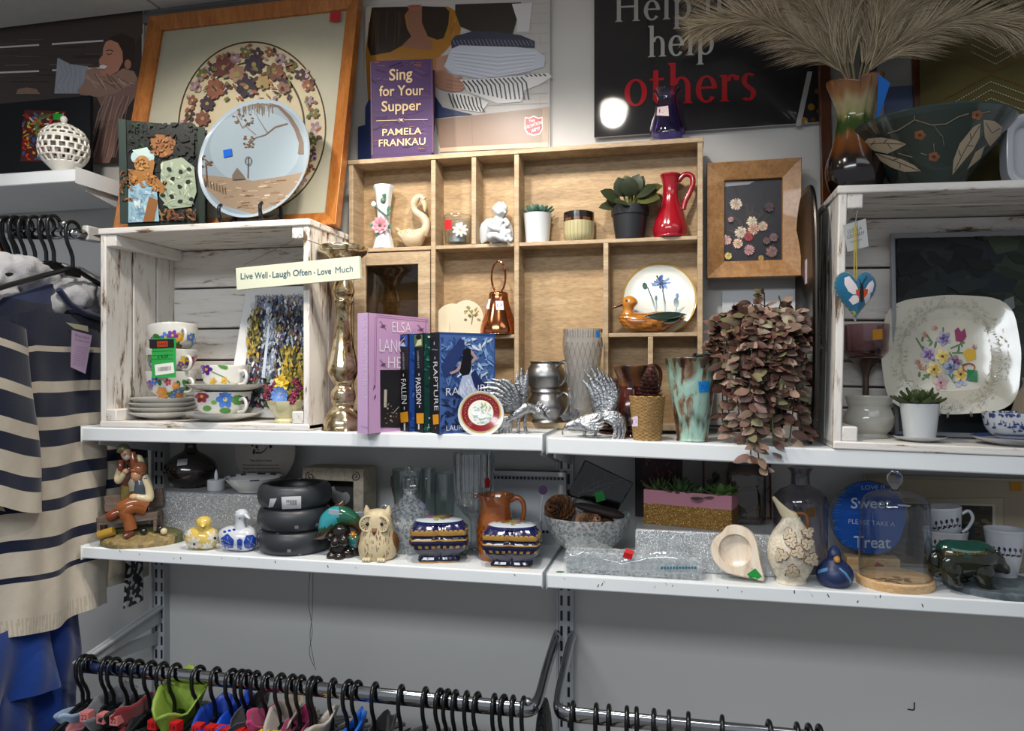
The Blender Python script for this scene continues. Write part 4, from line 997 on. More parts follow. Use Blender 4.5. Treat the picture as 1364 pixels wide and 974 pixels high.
m.sweep([(p(50,20),(0,.002,0),(0,0,.0012)),(p(46,18),(0,.006,0),(0,0,.004)),(p(34,17),(0,.014,0),(0,0,.0125)),(p(18,15),(0,.0215,0),(0,0,.0215)),(p(-2,13.5),(0,.0245,0),(0,0,.0212)),(p(-20,14),(0,.0235,0),(0,0,.0218)),(p(-31,17),(0,.018,0),(0,0,.0175)),(p(-37,19),(0,.009,0),(0,0,.0095)),(p(-39,19),(0,.002,0),(0,0,.003))],18,lambda v: jit(mixc('#b8782f','#7c4519',.5+.5*sin(v.z*900+v.x*120)),.08))
m.sweep([(p(-27,20),(.017,0,0),(0,.0175,0)),(p(-27,28),(.012,0,.002),(0,.012,0)),(p(-25.5,34),(.0125,0,.002),(0,.0125,0)),(p(-24.5,40),(.017,0,0),(0,.0155,0)),(p(-25,46),(.0135,0,0),(0,.012,0)),(p(-25,49.5),(.005,0,0),(0,.005,0))],16,lambda v: jit('#b8782f',.1))
m.build('body',M['ceramic'],o)
m=MB().sweep([(p(-34,40),(0,.007,0),(.001,0,.006)),(p(-40,37),(0,.006,0),(.001,0,.004)),(p(-47,34),(0,.0055,0),(0,0,.0018)),(p(-49,33),(0,.003,0),(0,0,.001))],12,'#5b2c18'); m.build('bill',M['ceramic'],o)
m=MB()
for sd in(-1,1):
    m.leaf(p(-6,20,sd*13),(1,-sd*.05,.06),(0,sd,.6),.085,.010,.003,'#1f2f27',.02); m.leaf(p(14,12,sd*13.2),(1,-sd*.22,.25),(0,sd,.5),.05,.008,.0025,'#22342a')
m.leaf(p(26,26,0),(1,0,-.1),(0,0,1),.04,.011,.002,'#1d2b24'); m.build('wing_feathers',M['ceramic'],o)
for sd in(-1,1): MB().ell(p(-29,43,sd*9.0),(.0028,.002,.0028),'#c98f3f',10,6).ell(p(-29.4,43,sd*9.8),(.0016,.0016,.0016),'#140d08',8,6).build('eye',M['ceramic'],o)
# ================================================================ inside the left crate
zc_=ZU+.0148
SAUC=[(0,0),(22,0),(24,1.5),(40,5),(48,9),(49,10.2),(40,7),(23,3.5),(0,3)]
def saucer(lab,px,Y,z,k=1.,col='#d6d5cf',group=None,decor=None,cat='saucer'):
    o,b=vessel('saucer',lab,cat,px,Y,z,[(r*k,h*k) for r,h in SAUC],col,'ceramic',48,part='dish',sm=0,group=group)
    if decor: D=Decal(b,o); decor(D); D.put('painted_decoration','ceramic',o)
    return o
def cup(lab,px,Y,z,prof,col,hd,decor=None,tilt=None,group=None,name='teacup',hr=.0035,hc=None,rot=None):
    o,b=vessel(name,lab,'cup',px,Y,z,prof,col,'ceramic',48,group=group)
    if rot: o.rotation_euler=rot
    s=sc(px,Y)*kk(px)
    if hd:
        pts,rz=hd; h=MB(); h.M=MX.Rotation(rz,4,'Z'); h.tube(smooth([(x*s,0,zz*s) for x,zz in pts],5),hr,10,hc or col,up=(0,1,0)); h.build('handle',M['ceramic'],o)
    if decor: D=Decal(b,o); decor(D); D.put('painted_flowers','ceramic',o)
    return o,b
for i in range(4): saucer(['white saucer at the bottom of the stack under the flowered cups','white saucer second from the bottom under the flowered cups','white saucer third from the bottom under the flowered cups','white saucer at the top of the stack, right under the flowered cups'][i],218+i*.6,1.505,zc_+i*.0105,group='white saucers under the cups')
CUP=[(0,0),(15,0),(16,2),(17,4),(27,12),(32,22),(34.5,36),(33.4,36),(30,22),(20,8),(0,6)]
pal=['#7a3f9a','#d98a34','#c94a6a','#4f78c4','#e0b83c','#a83648','#8c5fb8']
HD=[(30,28),(40,31),(46,24),(41,13),(29,11)]
labs=['flowered white teacup, lowest of the three stacked in the left crate','flowered white teacup with the green tag, middle of the stack of three','flowered white teacup lying tipped on top of the stack of three']
s5=sc(228,1.505); zz=zc_+.0315+.0125
cups=[]
for i in range(3):
    a=cup(labs[i],(228,228,231)[i],1.505,zz+i*.0512,CUP,'#dcdbd5',(HD,[-.25,-.35,-.55][i]),(lambda D,i=i: flor(D,31+i,194,(505,474,446)[i],262,(531,500,470)[i],15,pal,(4,7.5),nl=16)),rot=((0,0,0),(0,.03,0),(-.12,-.12,0))[i],group='stacked flowered teacups')
    cups.append(a)
o,b=cups[1]
t=thing('price_tag','green and black price tag hanging on the middle flowered teacup','price tag',W(218,503,1.438)); 
A=Art(t.location,(1,0,.03),(-.03,0,1)); A.crop(0,280,3.044)
A.box(-.030,.030,.0001,.001,0,.086,'#34a04c'); A.v=[p+t.location if i<8 else p for i,p in enumerate(A.v)]
A.poly([(606,525),(705,523),(707,558),(607,562)],'#272425'); A.poly([(637,532),(680,530),(681,553),(638,555)],'#b5441f'); A.text('3445',641,551,677,549,13,'#2a1a16')
for y in (573,590,605): A.line([(615,y),(700,y-3)],1.5,'#1d6b33'); 
A.text('£ 6.25',640,600,682,597,12,'#14522a'); A.poly([(627,627),(704,617),(708,660),(631,671)],'#e6e6e2')
for i in range(15): x=642+i*3.6; A.line([(x,638-i*.4),(x,655-i*.4)],rnd(.8,2.2),'#26262a')
A.v=[p-t.location for p in A.v]; A.build('tag',M['paper'],t)
saucer('white saucer under the lower flowered cup at the front of the left crate',297,1.478,zc_,1.1)
CUP2=[(0,0),(17,0),(18,2),(19,4),(30,8),(36,18),(39,33),(37.8,33),(34,18),(22,8),(0,6)]
zz=zc_+.0062
cup('flowered teacup with a blue flower on the front saucer, under another saucer',297,1.478,zz,CUP2,'#dcdbd5',([(36,26),(46,28),(51,20),(46,11),(34,9)],-.35),lambda D:(D.flower(300,532,12,'#4a7fd0','#e3d27a',6),D.circ(317,533,9,7,'#4f8a3a',9),D.flower(269,528,9,'#9c2f44','#e0b83c',6),D.circ(276,544,6,4,'#4f8a3a',8),D.circ(300,547,8,4,'#4f8a3a',8),D.flower(327,534,6,'#5a3a8c','#ccb',5),D.circ(285,536,4,3,'#7db04f',8)))
z2=zz+33*sc(297,1.478)*1.0+.0008
saucer('white saucer balanced on the lower flowered cup in the left crate',300,1.478,z2,1.1)
CUP3=[(0,0),(15,0),(16,2),(17,4),(27,8),(31,16),(33.5,31),(32.4,31),(29,16),(20,8),(0,6)]
cup('flowered teacup with a purple pansy on the raised saucer in the left crate',301,1.478,z2+.0058,CUP3,'#dcdbd5',([(31,25),(41,27),(45,19),(40,10),(29,8)],-.35),lambda D:(D.flower(275,492,8,'#5d2f8a','#e3a93a',5),D.circ(296,487,9,4,'#4f8a3a',8,.5),D.line([(282,495),(300,503),(306,510)],1.2,'#5a8a3c'),D.flower(284,508,5,'#d9b13c','#c98a2c',5),D.flower(299,507,5,'#d9b13c','#c98a2c',5),D.flower(329,502,6,'#3f78b8','#ddd',6),D.flower(334,492,5,'#c98','#aa4',5)))
# white framed landscape
def fland(A):
    A.crop(300,280,3.045)
    A.poly([(105,340),(318,330),(330,880),(60,880)],'#4a5060')
    def f(x,y):
        if y<395+25*sin(x*.02): return random.choice(['#8f93a8','#b0a99c','#7a86a4','#a39a9a'])
        if x<150 and y<600: return random.choice(['#b99a3c','#8a7a2e','#4a4438','#cbb463','#5b6b3a'])
        if 165<x<205 and y<690: return random.choice(['#b9c4d6','#d6dbe2','#8fa0bc'])
        if y>560 and x>230: return random.choice(['#c9a62f','#6f7a34','#a88a2e','#3c4a30','#d2b95a'])
        if y>690: return random.choice(['#d8dde4','#4a6a8c','#6b7a44','#353a4a','#a94a5a'])
        return random.choice(['#2e3448','#5a6a8a','#a5b0c4','#6b4a52','#8a7a4a','#3f5170','#dadde0'])
    A.paint(95,335,330,880,f,46,330,1.5)
    A.line([(196,470),(186,560),(172,690)],[6,10,14],'#c9d2e0')
bl=V((X(305,1.545),1.545,zc_)); br=V((-.792,1.545,zc_))
o,A,loc=lean_frame('framed_landscape','white framed oil landscape of rocks and a waterfall, leaning in the left crate',bl,br,zc_+.305,1.632,.026,.018,'shelf',fland,matc='#4a5060',fcol='#d9d9d8')
A.build('painting',M['canvas'],o,off=loc)
# flower bowl
o,b=vessel('flower_ornament','small cream bowl of ceramic flowers, yellow, blue and dark red, in the left crate','ornament',381,1.452,zc_,[(0,0),(17,0),(18,3),(14,6),(20,14),(25,24),(26,29),(24,29),(20,20),(0,20)],'#d8d2a6','ceramic',8,part='bowl',sm=0); s=sc(381,1.452)
m=MB()
for k in range(3): fl3(m,(-3*s,-.006,52*s+.003*k),.019-.004*k,['#d9b32e','#e2c440','#e8d05c'][k],7,nr=V((0,-.6,.8)),t=.002)
m.build('yellow_rose',M['bisque'],o)
m=MB()
for k in range(3): fl3(m,(1*s,-.024,36*s-.001*k),.022-.005*k,['#5f86c9','#7d9ad6','#a8b9e2'][k],11)
m.build('blue_flower',M['bisque'],o)
m=MB()
for x,z,y in ((-21,36,-6),(-19,44,0),(20,38,-6),(22,46,4),(19,30,-10),(-10,56,10),(12,54,12)): 
    fl3(m,(x*s,y*s-.01,z*s),.011,jit('#6f2038',.3),6); fl3(m,(x*s,y*s-.013,z*s),.007,jit('#8c3350',.3),5)
m.build('dark_red_flowers',M['bisque'],o)
m=MB()
for i in range(14): a=rnd(0,6.28); m.leaf((0,0,26*s),(cos(a),sin(a),rnd(.1,.9)),(0,0,1),.03,.008,.001,jit('#5f7f3c',.25),.1)
m.build('leaves',M['bisque'],o)
# hanging wooden sign
p0=W(315.5,386,1.388); p1=W(480,371,1.388); U=(p1-p0).normalized(); Vv=V((-U.z,0,U.x)); wd=(p1-p0).length; hh=29.5*sc(400,1.388)
t=thing('wooden_sign','cream wooden sign, Live Well Laugh Often Love Much, hung by wire from the left crate','sign',p0)
A=Art(p0,U,Vv); b=MB(); b.M=MX(((U.x,0,Vv.x,0),(0,1,0,0),(U.z,0,Vv.z,0),(0,0,0,1))); b.box(0,wd,0,.009,0,hh,'#cfd3bd')
A.v=[p+p0 for p in b.v]; A.f=b.f[:]; A.c=b.c[:]
A.crop(300,280,3.045); c='#3f5a6b'
for tx,x0,y0,x1,y1 in (('Live',63,281,112,278),('Well',120,278,172,275),('Laugh',192,274,264,268),('Often',275,268,350,262),('Love',375,263,430,258),('Much',447,256,518,248)):
    A.text(tx,x0,y0,x1,y1,25,c,0 if tx=='Much' else .012)
A.circ(182,267,3,3,c,8); A.circ(362,254,3,3,c,8)
A.build('board',M['matte'],t,off=p0,bevel=.001)
w=MB(); q=[p0+U*.02+Vv*(hh-.004)+V((0,.004,0)),p0+U*.018+Vv*(hh+.006)+V((0,.004,0)),W(395,318,1.396),W(400,312,1.404),W(404,318,1.396),p0+U*(wd-.02)+Vv*(hh+.004)+V((0,.004,0)),p0+U*(wd-.018)+Vv*(hh-.004)+V((0,.004,0))]
w.tube(q,.0007,6,'#57504a'); w.build('hanging_wire',M['metal'],t,off=p0)
# ================================================================ candlestick
c_='#ffffff'
o,b=vessel('candlestick','tall mottled gold mercury glass candlestick at the left end of the books','candlestick',457,1.462,ZU,[(0,0),(27,0),(27.5,4),(26,12),(24,16),(20,24),(14.5,30),(13.5,33),(16,37),(17,46),(15.5,53),(11.5,58),(12,61),(16,66),(20.5,78),(20.5,84),(18,96),(14.5,112),(12,132),(11.3,150),(12,165),(13.5,171),(12,175),(14.8,181),(15.5,186),(13,196),(11,204),(12.5,212),(19,224),(28,232),(33.5,237),(34,243),(32.5,244),(31,241),(24,235),(0,232)],c_,'mercury',28,sm=3,part='stem')
# ================================================================ books on the upper shelf
def felsa(A,S):
    A.crop(460,400,4.87); c='#8f6f97'
    A.line([(192,108),(185,560)],2,'#7c5a86'); A.line([(197,96),(545,130)],2,'#6b4f74'); A.line([(200,108),(535,142)],2,'#6b4f74'); A.line([(203,112),(196,540)],2,'#6b4f74'); A.line([(522,130),(518,225)],2,'#6b4f74')
    for x,y in ((240,163),(485,185),(240,412)):
        for i in range(7): A.line([(x-20+i*5,y-20+i*4),(x-8+i*5,y-26+i*9)],2.4,'#57406a'); A.line([(x-18+i*4,y+8-i*2),(x+6+i*3,y+18-i*3)],2,'#57406a')
    w='#ece8ee'
    A.text('ELSA',303,206,424,212,68,w,-.012); A.text('LANCHESTER',220,334,600,352,84,w,-.012); A.text('HERSELF',276,440,560,452,76,w,-.012)
    for x,y in ((184,560),(188,625)): A.poly([(x-6,y+14),(x+6,y-16),(x+8,y),(x-4,y+20)],'#4a3350')
    A.poly([(223,452),(520,452),(520,828),(226,826)],'#232226'); A.line([(258,580),(256,695)],18,'#b9b3a4'); 
    for i in range(18): A.circ(rnd(245,330),rnd(640,800),rnd(2,7),rnd(2,7),jit('#8d8a86',.4),7)
    A.line([(310,730),(345,690)],3,'#c9c6c0')
    S.crop(460,400,4.87); S.text('ELSA LANCHESTER HERSELF',112,92,118,640,24,'#c9bfd0',-.012,vert=True)
    S.text('MICHAEL JOSEPH',104,822,146,832,7,'#6b5476')
book('hardback_book','pink hardback, Elsa Lanchester Herself, at the left end of the books',490,1.377,ZU,.186,.238,.027,R(69),'#c39bc4','#b99abf',felsa)
AZ=R(46)
def spine_txt(S,x,w,t,y0,y1,h,dy=0,tint='#d9d7d2'):
    S.text(t,x,y0,x+3,y1,h,tint,.0,vert=True)
def ffall(A,S):
    A.crop(460,400,4.87)
    A.strokes(60,412,225,560,860,lambda x,y: random.choice(['#1d3f86','#28549c','#152c62','#3f78c0']),40,10)
    S.crop(460,400,4.87); S.poly([(340,228),(404,226),(404,300),(345,304)],'#2a4f9c'); S.circ(372,262,15,24,'#141418',12); S.line([(356,290),(368,262),(386,246)],6,'#c0a9a4'); S.poly([(352,296),(378,272),(392,300)],'#b9c9dc')
    S.text('LAUREN KATE',371,340,374,450,12,'#a5a6ac',vert=True); S.text('FALLEN',362,512,368,672,32,'#e3e3e6',.0,vert=True); S.circ(378,486,3,10,'#c9c9cd',8); S.circ(384,700,3,12,'#c9c9cd',8)
    S.poly([(356,730),(406,722),(410,788),(362,795)],'#d28f1f'); S.line([(386,798),(386,845)],10,'#bfc0c2')
def fpass(A,S):
    A.crop(460,400,4.87)
    A.strokes(70,510,225,640,860,lambda x,y: random.choice(['#123a36','#1f5a50','#0f2422','#4d8a6c','#2c7468']),30,10)
    A.line([(533,238),(548,238)],12,'#c9d0c9'); A.line([(538,765),(552,765)],10,'#b9c0b9'); A.text('L',537,828,551,828,26,'#b9c4be')
    S.crop(460,400,4.87); S.poly([(446,226),(502,224),(502,300),(450,304)],'#55702f'); S.circ(476,240,18,16,'#151714',12); S.poly([(455,298),(470,260),(494,252),(496,290)],'#c2c4a4')
    S.text('LAUREN KATE',467,330,470,442,11,'#a5a6ac',vert=True); S.text('PASSION',457,505,463,672,32,'#e3e3e6',.0,vert=True); S.circ(479,482,3,10,'#c9c9cd',8); S.circ(482,690,3,10,'#c9c9cd',8)
    S.poly([(462,734),(510,732),(510,800),(464,800)],'#d28f1f'); S.line([(478,802),(478,838)],9,'#bfc0c2')
def frapt(A,S):
    A.crop(460,400,4.87)
    A.poly([(612,222),(966,237),(962,860),(612,868)],'#44639c')
    def f(x,y):
        if y<520 and x>720+abs(y-400)*.2: return random.choice(['#7d9fcd','#a9bfdd','#5f86bf','#cbd5e4','#4f74b0'])
        if y<560: return random.choice(['#3a568f','#2f477c','#4f6ea8','#5b7ab0'])
        return random.choice(['#2a3c6c','#233258','#38508a','#1c2746'])
    A.strokes(260,614,240,960,856,f,70,18)
    A.poly([(700,300),(735,248),(765,260),(770,330),(720,400),(690,470),(640,500),(620,420),(660,340)],'#26386a'); A.poly([(812,470),(835,448),(862,500),(908,560),(900,640),(780,600)],'#1f2f5c')
    A.poly([(800,312),(850,370),(846,382),(812,412),(806,400),(826,372),(796,334)],'#a98f92'); A.poly([(745,400),(756,412),(728,462),(680,482),(668,470),(712,450)],'#a98f92')
    A.poly([(756,330),(780,308),(806,318),(812,380),(808,450),(790,490),(758,492),(736,470),(742,420),(752,380)],'#14131c')
    A.poly([(752,492),(806,480),(830,560),(860,600),(760,640),(720,600)],'#aebbd8'); A.strokes(14,740,500,840,620,lambda x,y:'#c9d3e6',50,8,1.3)
    A.circ(918,505,8,4,'#141c33',7)
    A.text('RAPTURE',646,620,940,590,50,'#d5dae4',-.008); A.text('LAUREN KATE',648,846,930,836,34,'#d5dae4',-.008)
    S.crop(460,400,4.87); S.text('LAUREN KATE',562,322,600,326,7,'#b9b9bd'); S.text('RAPTURE',571,400,578,715,27,'#d9d9dc',-.01,vert=True); S.circ(578,280,3,12,'#a9a9ad',8); S.circ(582,375,3,10,'#a9a9ad',8)
    S.poly([(568,744),(606,740),(608,802),(572,808)],'#d28f1f'); S.circ(586,828,3,9,'#6a6a70',8)
book('paperback_book','black-spined paperback, Fallen, next to the pink hardback',544.5,1.4389,ZU,.127,.199,.0375,AZ,'#1d3f86','#17181c',ffall)
book('paperback_book','black-spined paperback, Passion, with a green cover, between two other novels',564,1.4213,ZU,.127,.199,.0375,AZ,'#123a36','#17181c',fpass)
book('paperback_book','paperback, Rapture, its blue cover showing a dark-haired woman in white',585,1.405,ZU,.129,.200,.0375,AZ,'#2a4680','#1b1c22',frapt)
def fswan(A,px,py,r):
    A.crop(460,400,4.87)
    A.ring(878,730,132,132,8,'#b7964f',56); A.ring(878,730,124,122,40,'#7a1420',56); A.ring(878,730,84,84,4,'#b7964f',48); A.circ(878,730,81,81,'#d8dcd8',40)
    for i in range(60): a=2*pi*i/60; A.circ(878+(100+6*(i%2))*cos(a),730+(100+6*(i%2))*sin(a),3.5,3.5,'#a6584a' if i%3 else '#b99050',6)
    A.strokes(40,830,690,945,800,lambda x,y: random.choice(['#b9cfcf','#c9d8d2','#a9c0b8']),26,8,0); A.strokes(20,880,665,945,720,lambda x,y: random.choice(['#a9a24a','#c2b86a','#7f8f4a']),20,6)
    for x,y in ((850,735),(885,755)): A.circ(x,y,26,14,'#eceeec',14); A.line([(x-14,y-4),(x-20,y-22),(x-8,y-30),(x-2,y-24)],5,'#eceeec'); A.circ(x,y-2,12,7,'#d3d9d8',10)
plate('trinket_plate','small round plate with a dark red border and two swans, leaning on the Rapture book',640.5,551.5,30.5,1.425,10,face(640)*.9,PLATE,lambda a,z,r,k:'#b7964f' if k==5 else '#c9ccc8',fswan)
# ================================================================ silver birds
def feathers(m,root,ang,n,L,spread,w,s,y0=0,curl=0,col='#c4c6c8'):
    for i in range(n):
        a=ang+spread*(i/(n-1)-.5); l=L*(.75+.25*sin(pi*(i+.7)/n)); pts=[]
        for q in range(7):
            t=q/6; aa=a+curl*t*t; pts.append((root[0]*s+l*s*t*cos(aa),(y0+(i-n/2)*1.2*t)*s+root[2]*s if len(root)>2 else (y0+(i-n/2)*1.5*t)*s,root[1]*s+l*s*t*sin(aa)))
        m.tube(pts,[w*s*.6,w*s,w*s*1.1,w*s,w*s*.8,w*s*.55,w*s*.15],8,col,flat=.45,up=(0,1,0))
col='#b4b6b8'
s=sc(694,1.455); o=thing('silver_bird','silver filigree bird ornament with raised wings, beside the red bordered plate','ornament',on(694,1.455,ZU),face(694)); m=MB()
m.sweep([((-18*s,0,18*s),(0,4*s,0),(2*s,0,4*s)),((-9*s,0,25*s),(0,8*s,0),(2*s,0,9*s)),((2*s,0,31*s),(0,8.5*s,0),(2*s,0,10*s)),((11*s,0,33*s),(0,6*s,0),(3*s,0,7*s)),((18*s,0,32*s),(0,4*s,0),(3*s,0,5*s)),((26*s,0,27*s),(0,5*s,0),(3*s,0,6*s)),((33*s,0,22*s),(0,2*s,0),(1*s,0,2.5*s)),((37*s,0,18*s),(0,.6*s,0),(.4*s,0,.8*s))],14,col)
for i in range(5): m.leaf(((22+i*3)*s,0,(35-i*2.5)*s),(.3+.1*i,0,1),(0,1,0),8*s,2.4*s,.7*s,col,.2)
m.build('body',M['silver'],o)
m=MB(); feathers(m,(-4,32),2.15,7,58,1.1,4.6,s,-6,.5,col); feathers(m,(-8,30),2.75,6,44,.9,4.4,s,2,-.8,col); m.build('left_wing',M['silver'],o)
m=MB(); feathers(m,(2,38),1.6,3,50,.35,5,s,4,0,col); m.build('right_wing',M['silver'],o)
m=MB(); feathers(m,(-14,20),3.9,6,26,1.2,4.4,s,0,.3,col); m.build('tail',M['silver'],o)
m=MB(); m.tube([(-2*s,0,22*s),(-4*s,0,10*s),(-3*s,0,2*s)],2.2*s,8,col); m.tube([(6*s,0,24*s),(5*s,0,10*s),(7*s,0,2*s)],2.2*s,8,col)
for a in range(4): m.tube([(-3*s,0,2*s),(-3*s+9*s*cos(a*1.6),9*s*sin(a*1.6),1*s)],1.3*s,6,col); m.tube([(7*s,0,2*s),(7*s+9*s*cos(a*1.6),9*s*sin(a*1.6),1*s)],1.3*s,6,col)
m.build('feet',M['silver'],o)
zq=zr(-.2); s=sc(784,1.44); o=thing('silver_bird','silver filigree bird ornament with a tall fanned tail, in front of the crystal vase','ornament',on(784,1.44,zq),face(784)); m=MB()
m.sweep([((26*s,0,26*s),(0,3*s,0),(2*s,0,4*s)),((16*s,0,24*s),(0,8*s,0),(2*s,0,10*s)),((2*s,0,20*s),(0,10*s,0),(1*s,0,13*s)),((-12*s,0,19*s),(0,8*s,0),(2*s,0,10*s)),((-22*s,0,17*s),(0,5*s,0),(2*s,0,6.5*s)),((-30*s,0,14*s),(0,4.5*s,0),(1*s,0,5.5*s)),((-35*s,0,9*s),(0,2*s,0),(1*s,0,2*s)),((-34*s,0,3*s),(0,.6*s,0),(.8*s,0,.4*s))],14,col)
for i in range(5): m.leaf(((-14-i*4)*s,0,(27-i*1.5)*s),(-.2-.1*i,0,1),(0,1,0),11*s,3.2*s,.8*s,col,-.2)
m.build('body',M['silver'],o)
m=MB(); feathers(m,(14,26),1.5,5,72,.5,5,s,3,.25,col); feathers(m,(18,26),1.05,6,58,.6,4.6,s,-2,.5,col); m.build('tail',M['silver'],o)
m=MB(); feathers(m,(18,24),.55,6,40,1.1,3.6,s,-5,-1.5,col); m.build('curled_tail_feathers',M['silver'],o)
m=MB(); feathers(m,(-10,20),-.35,5,30,.8,4.4,s,-10,.4,col); m.build('wing',M['silver'],o)
m=MB(); m.tube([(-4*s,0,12*s),(-6*s,0,2*s)],2*s,8,col); m.tube([(10*s,0,12*s),(9*s,0,2*s)],2*s,8,col)
for a in range(4): m.tube([(-6*s,0,2*s),(-6*s+9*s*cos(a*1.6),9*s*sin(a*1.6),1*s)],1.3*s,6,col); m.tube([(9*s,0,2*s),(9*s+9*s*cos(a*1.6),9*s*sin(a*1.6),1*s)],1.3*s,6,col)
m.build('feet',M['silver'],o)
# ================================================================ pewter mugs in the tall compartment
MUG=[(0,0),(19,0),(20,1.5),(19,4),(22,8),(26,17),(26.5,22),(24,30),(21,35),(20,38),(21.5,40),(20.3,40),(19,36),(24,22),(0,4)]
for i,lab in enumerate(('pewter tankard standing under another one in the tall middle compartment','pewter tankard stacked upside on top of the other, with a pouring lip')):
    lab=lab.replace(' upside',''); o,b=vessel('pewter_tankard',lab,'tankard',728.5-i*1.5,1.608,ZU+.0132+i*.0655,MUG,'#8f9092','pewter',40,sm=3,group='stacked pewter tankards'); s=sc(728,1.608)
    h=MB(); h.M=MX.Rotation(-.5,4,'Z'); h.tube(smooth([(20*s,0,34*s),(28*s,0,39*s),(36*s,0,34*s),(35*s,0,22*s),(28*s,0,12*s),(23*s,0,9*s)],5),.0035,10,'#8f9092',up=(0,1,0)); h.build('handle',M['pewter'],o)
    if i: MB().leaf((16*s,-.004,38*s),(1,-.1,.45),(0,0,1),13*s,6*s,.0012,'#8f9092').build('spout',M['pewter'],o)
# crystal vase
def cutw(a,z): return 1+.035*abs(((a*9/pi+z*90)%2)-1)-.035*abs(((a*9/pi-z*90)%2)-1)
o,b=vessel('crystal_vase','tall cut crystal vase standing before the tall middle compartment','vase',776,1.552,ZU-.0045,[(0,0),(17,0),(17.5,3)]+[(15.5+.1*i+(i/26)**1.3*8,12+i*4) for i in range(27)]+[(26.3,128),(26.8,138),(25.4,138),(23.5,118),(18,60),(14.5,34),(0,28)],'#f2f4f5','cut',40,wob=lambda a,z: 1+(.045*((round(a*20/pi)+round(z/(4*sc(776,1.552))))%2) if .019<z<.19 and True else 0),sm=0)
D=Decal(b,o,4e-4)
for i in range(-9,10):
    for sg in (-1,1):
        D.line([(776+i*7+sg*t*22*(1-t*.25),456+t*78) for t in [q/8 for q in range(9)]],1.0,'#c9cdd0')
for i in range(15): D.line([(752+i*3.5,435),(753.5+i*3.3,450)],.9,'#8f9498' if i%2 else '#d5d8da')
D.put('cut_lines','cut',o)
sticker(o,b,[(793,441),(798,440),(799,449),(794,450)],'#3f8fd8')
# brown jug + pine cones
def jugc(a,z,r,k):
    t=.5+.5*sin(a*5+sin(z*60)*1.5); return mixc('#230d09','#5a231a' if z<.1 else '#8a5a3a',t*.6)
o,b=vessel('lustre_jug','dark brown lustre jug on a foot, between the crystal vase and the straw basket','jug',841,1.49,zr(-.1),[(0,0),(13,0),(14,3),(9,7),(8.5,10),(14,14),(23,24),(26,36),(24,48),(19.5,60),(17.5,68),(19,78),(23,88),(25,94),(23.5,94),(17,78),(16,66),(0,60)],jugc,'ceramic',48); s=sc(841,1.49)
h=MB(); h.M=MX.Rotation(.5,4,'Z'); h.tube(smooth([(22*s,0,92*s),(34*s,0,96*s),(43*s,0,86*s),(40*s,0,66*s),(30*s,0,52*s),(24*s,0,46*s)],6),.0036,10,'#3a1a12',up=(0,1,0)); h.build('handle',M['ceramic'],o)
def pinecone(name,lab,loc,H,Rd,tilt=(0,0,0),c1='#3a1d17',c2='#5b332a',parent=None):
    o=thing(name,lab,'pine cone',loc,rot=tilt); m=MB(); N=13
    m.lathe([(0,.0),(Rd*.3,.002),(Rd*.55,H*.3),(Rd*.4,H*.7),(0,H*.97)],12,c1)
    for k in range(N):
        t=k/(N-1); n=9 if t<.8 else 5; rr=Rd*(.42+.58*sin(pi*min(1,.25+.72*t)))*(.55 if t<.85 else .3)
        for i in range(n):
            a=2*pi*i/n+k*.42; el=-.35+1.5*t; d=V((cos(a)*cos(el),sin(a)*cos(el),sin(el)))
            m.leaf((rr*.6*cos(a),rr*.6*sin(a),H*(.05+.88*t)),d,(0,0,1),Rd*(.75-.32*t),Rd*.27,Rd*.06,jit(mixc(c1,c2,rnd(0,1)),.2),.25,1.5)
    m.build('scales',M['matte'],o); return o
pinecone('pine_cone','dark pine cone standing behind the brown lustre jug',on(819,1.555,zr(-.13)),.108,.033)
def wv(a,z): return 1+.02*(1 if (int(a*26/(2*pi))+int(z/.0032))%2 else -1)
s=sc(862,1.44); k=kk(862); n=26
o=thing('straw_basket','small woven straw basket with a pine cone in it, left of the turquoise vase','basket',on(862,1.44,zr(-.06))); b=MB()
pr=[(0,0)]+[((18.5+5.4*i/26)*s*k,i*58*s/26) for i in range(27)]+[(23*s*k,59*s),(22*s*k,57*s),(17.5*s*k,3*s),(0,3*s)]
b.lathe(pr,104,lambda a,z,r,kk_: jit('#b08c55' if (int(a*26/(2*pi))+int(z/.0032))%2 else '#8a6838',.12),wob=wv); b.build('basket',M['basket'],o)
sticker(o,b,[(841,556),(850,554),(850,568),(841,569)],'#d8c6dc','11')
pinecone('pine_cone','dark pine cone sitting in the small straw basket',on(864,1.444,zr(-.06)+.052),.086,.0265,(.05,.05,0))
# turquoise vase
o,b=vessel('pottery_vase','large turquoise pottery vase with brown drip glaze and a blue price sticker','vase',922,1.458,zr(0),[(0,0),(20,0),(21,4),(22,14),(26,42),(30.5,72),(35.5,100),(37.5,109),(36,110),(33,100),(20,20),(0,16)],(lambda a,z,r,k:mixc('#6a4838','#8a6c58',.5+.5*sin(a*23)) if z>.146+.007*sin(a*7)+.005*sin(a*17)+.003*sin(a*31) else mixc('#b59f8c','#ffffff',min(1,max(0,(.146-z)/.03+.3*sin(a*9)))) if z>.112 else mixc('#ffffff','#8a7666',max(0,1-abs(z-.042+.008*sin(a*5)+.004*sin(a*13))/.017)*(.75+.25*sin(a*19)))),'drip',200,sm=16)
sticker(o,b,[(930,508.5),(944.5,507.5),(945,522),(931,523)],'#1c86d8','2.-')
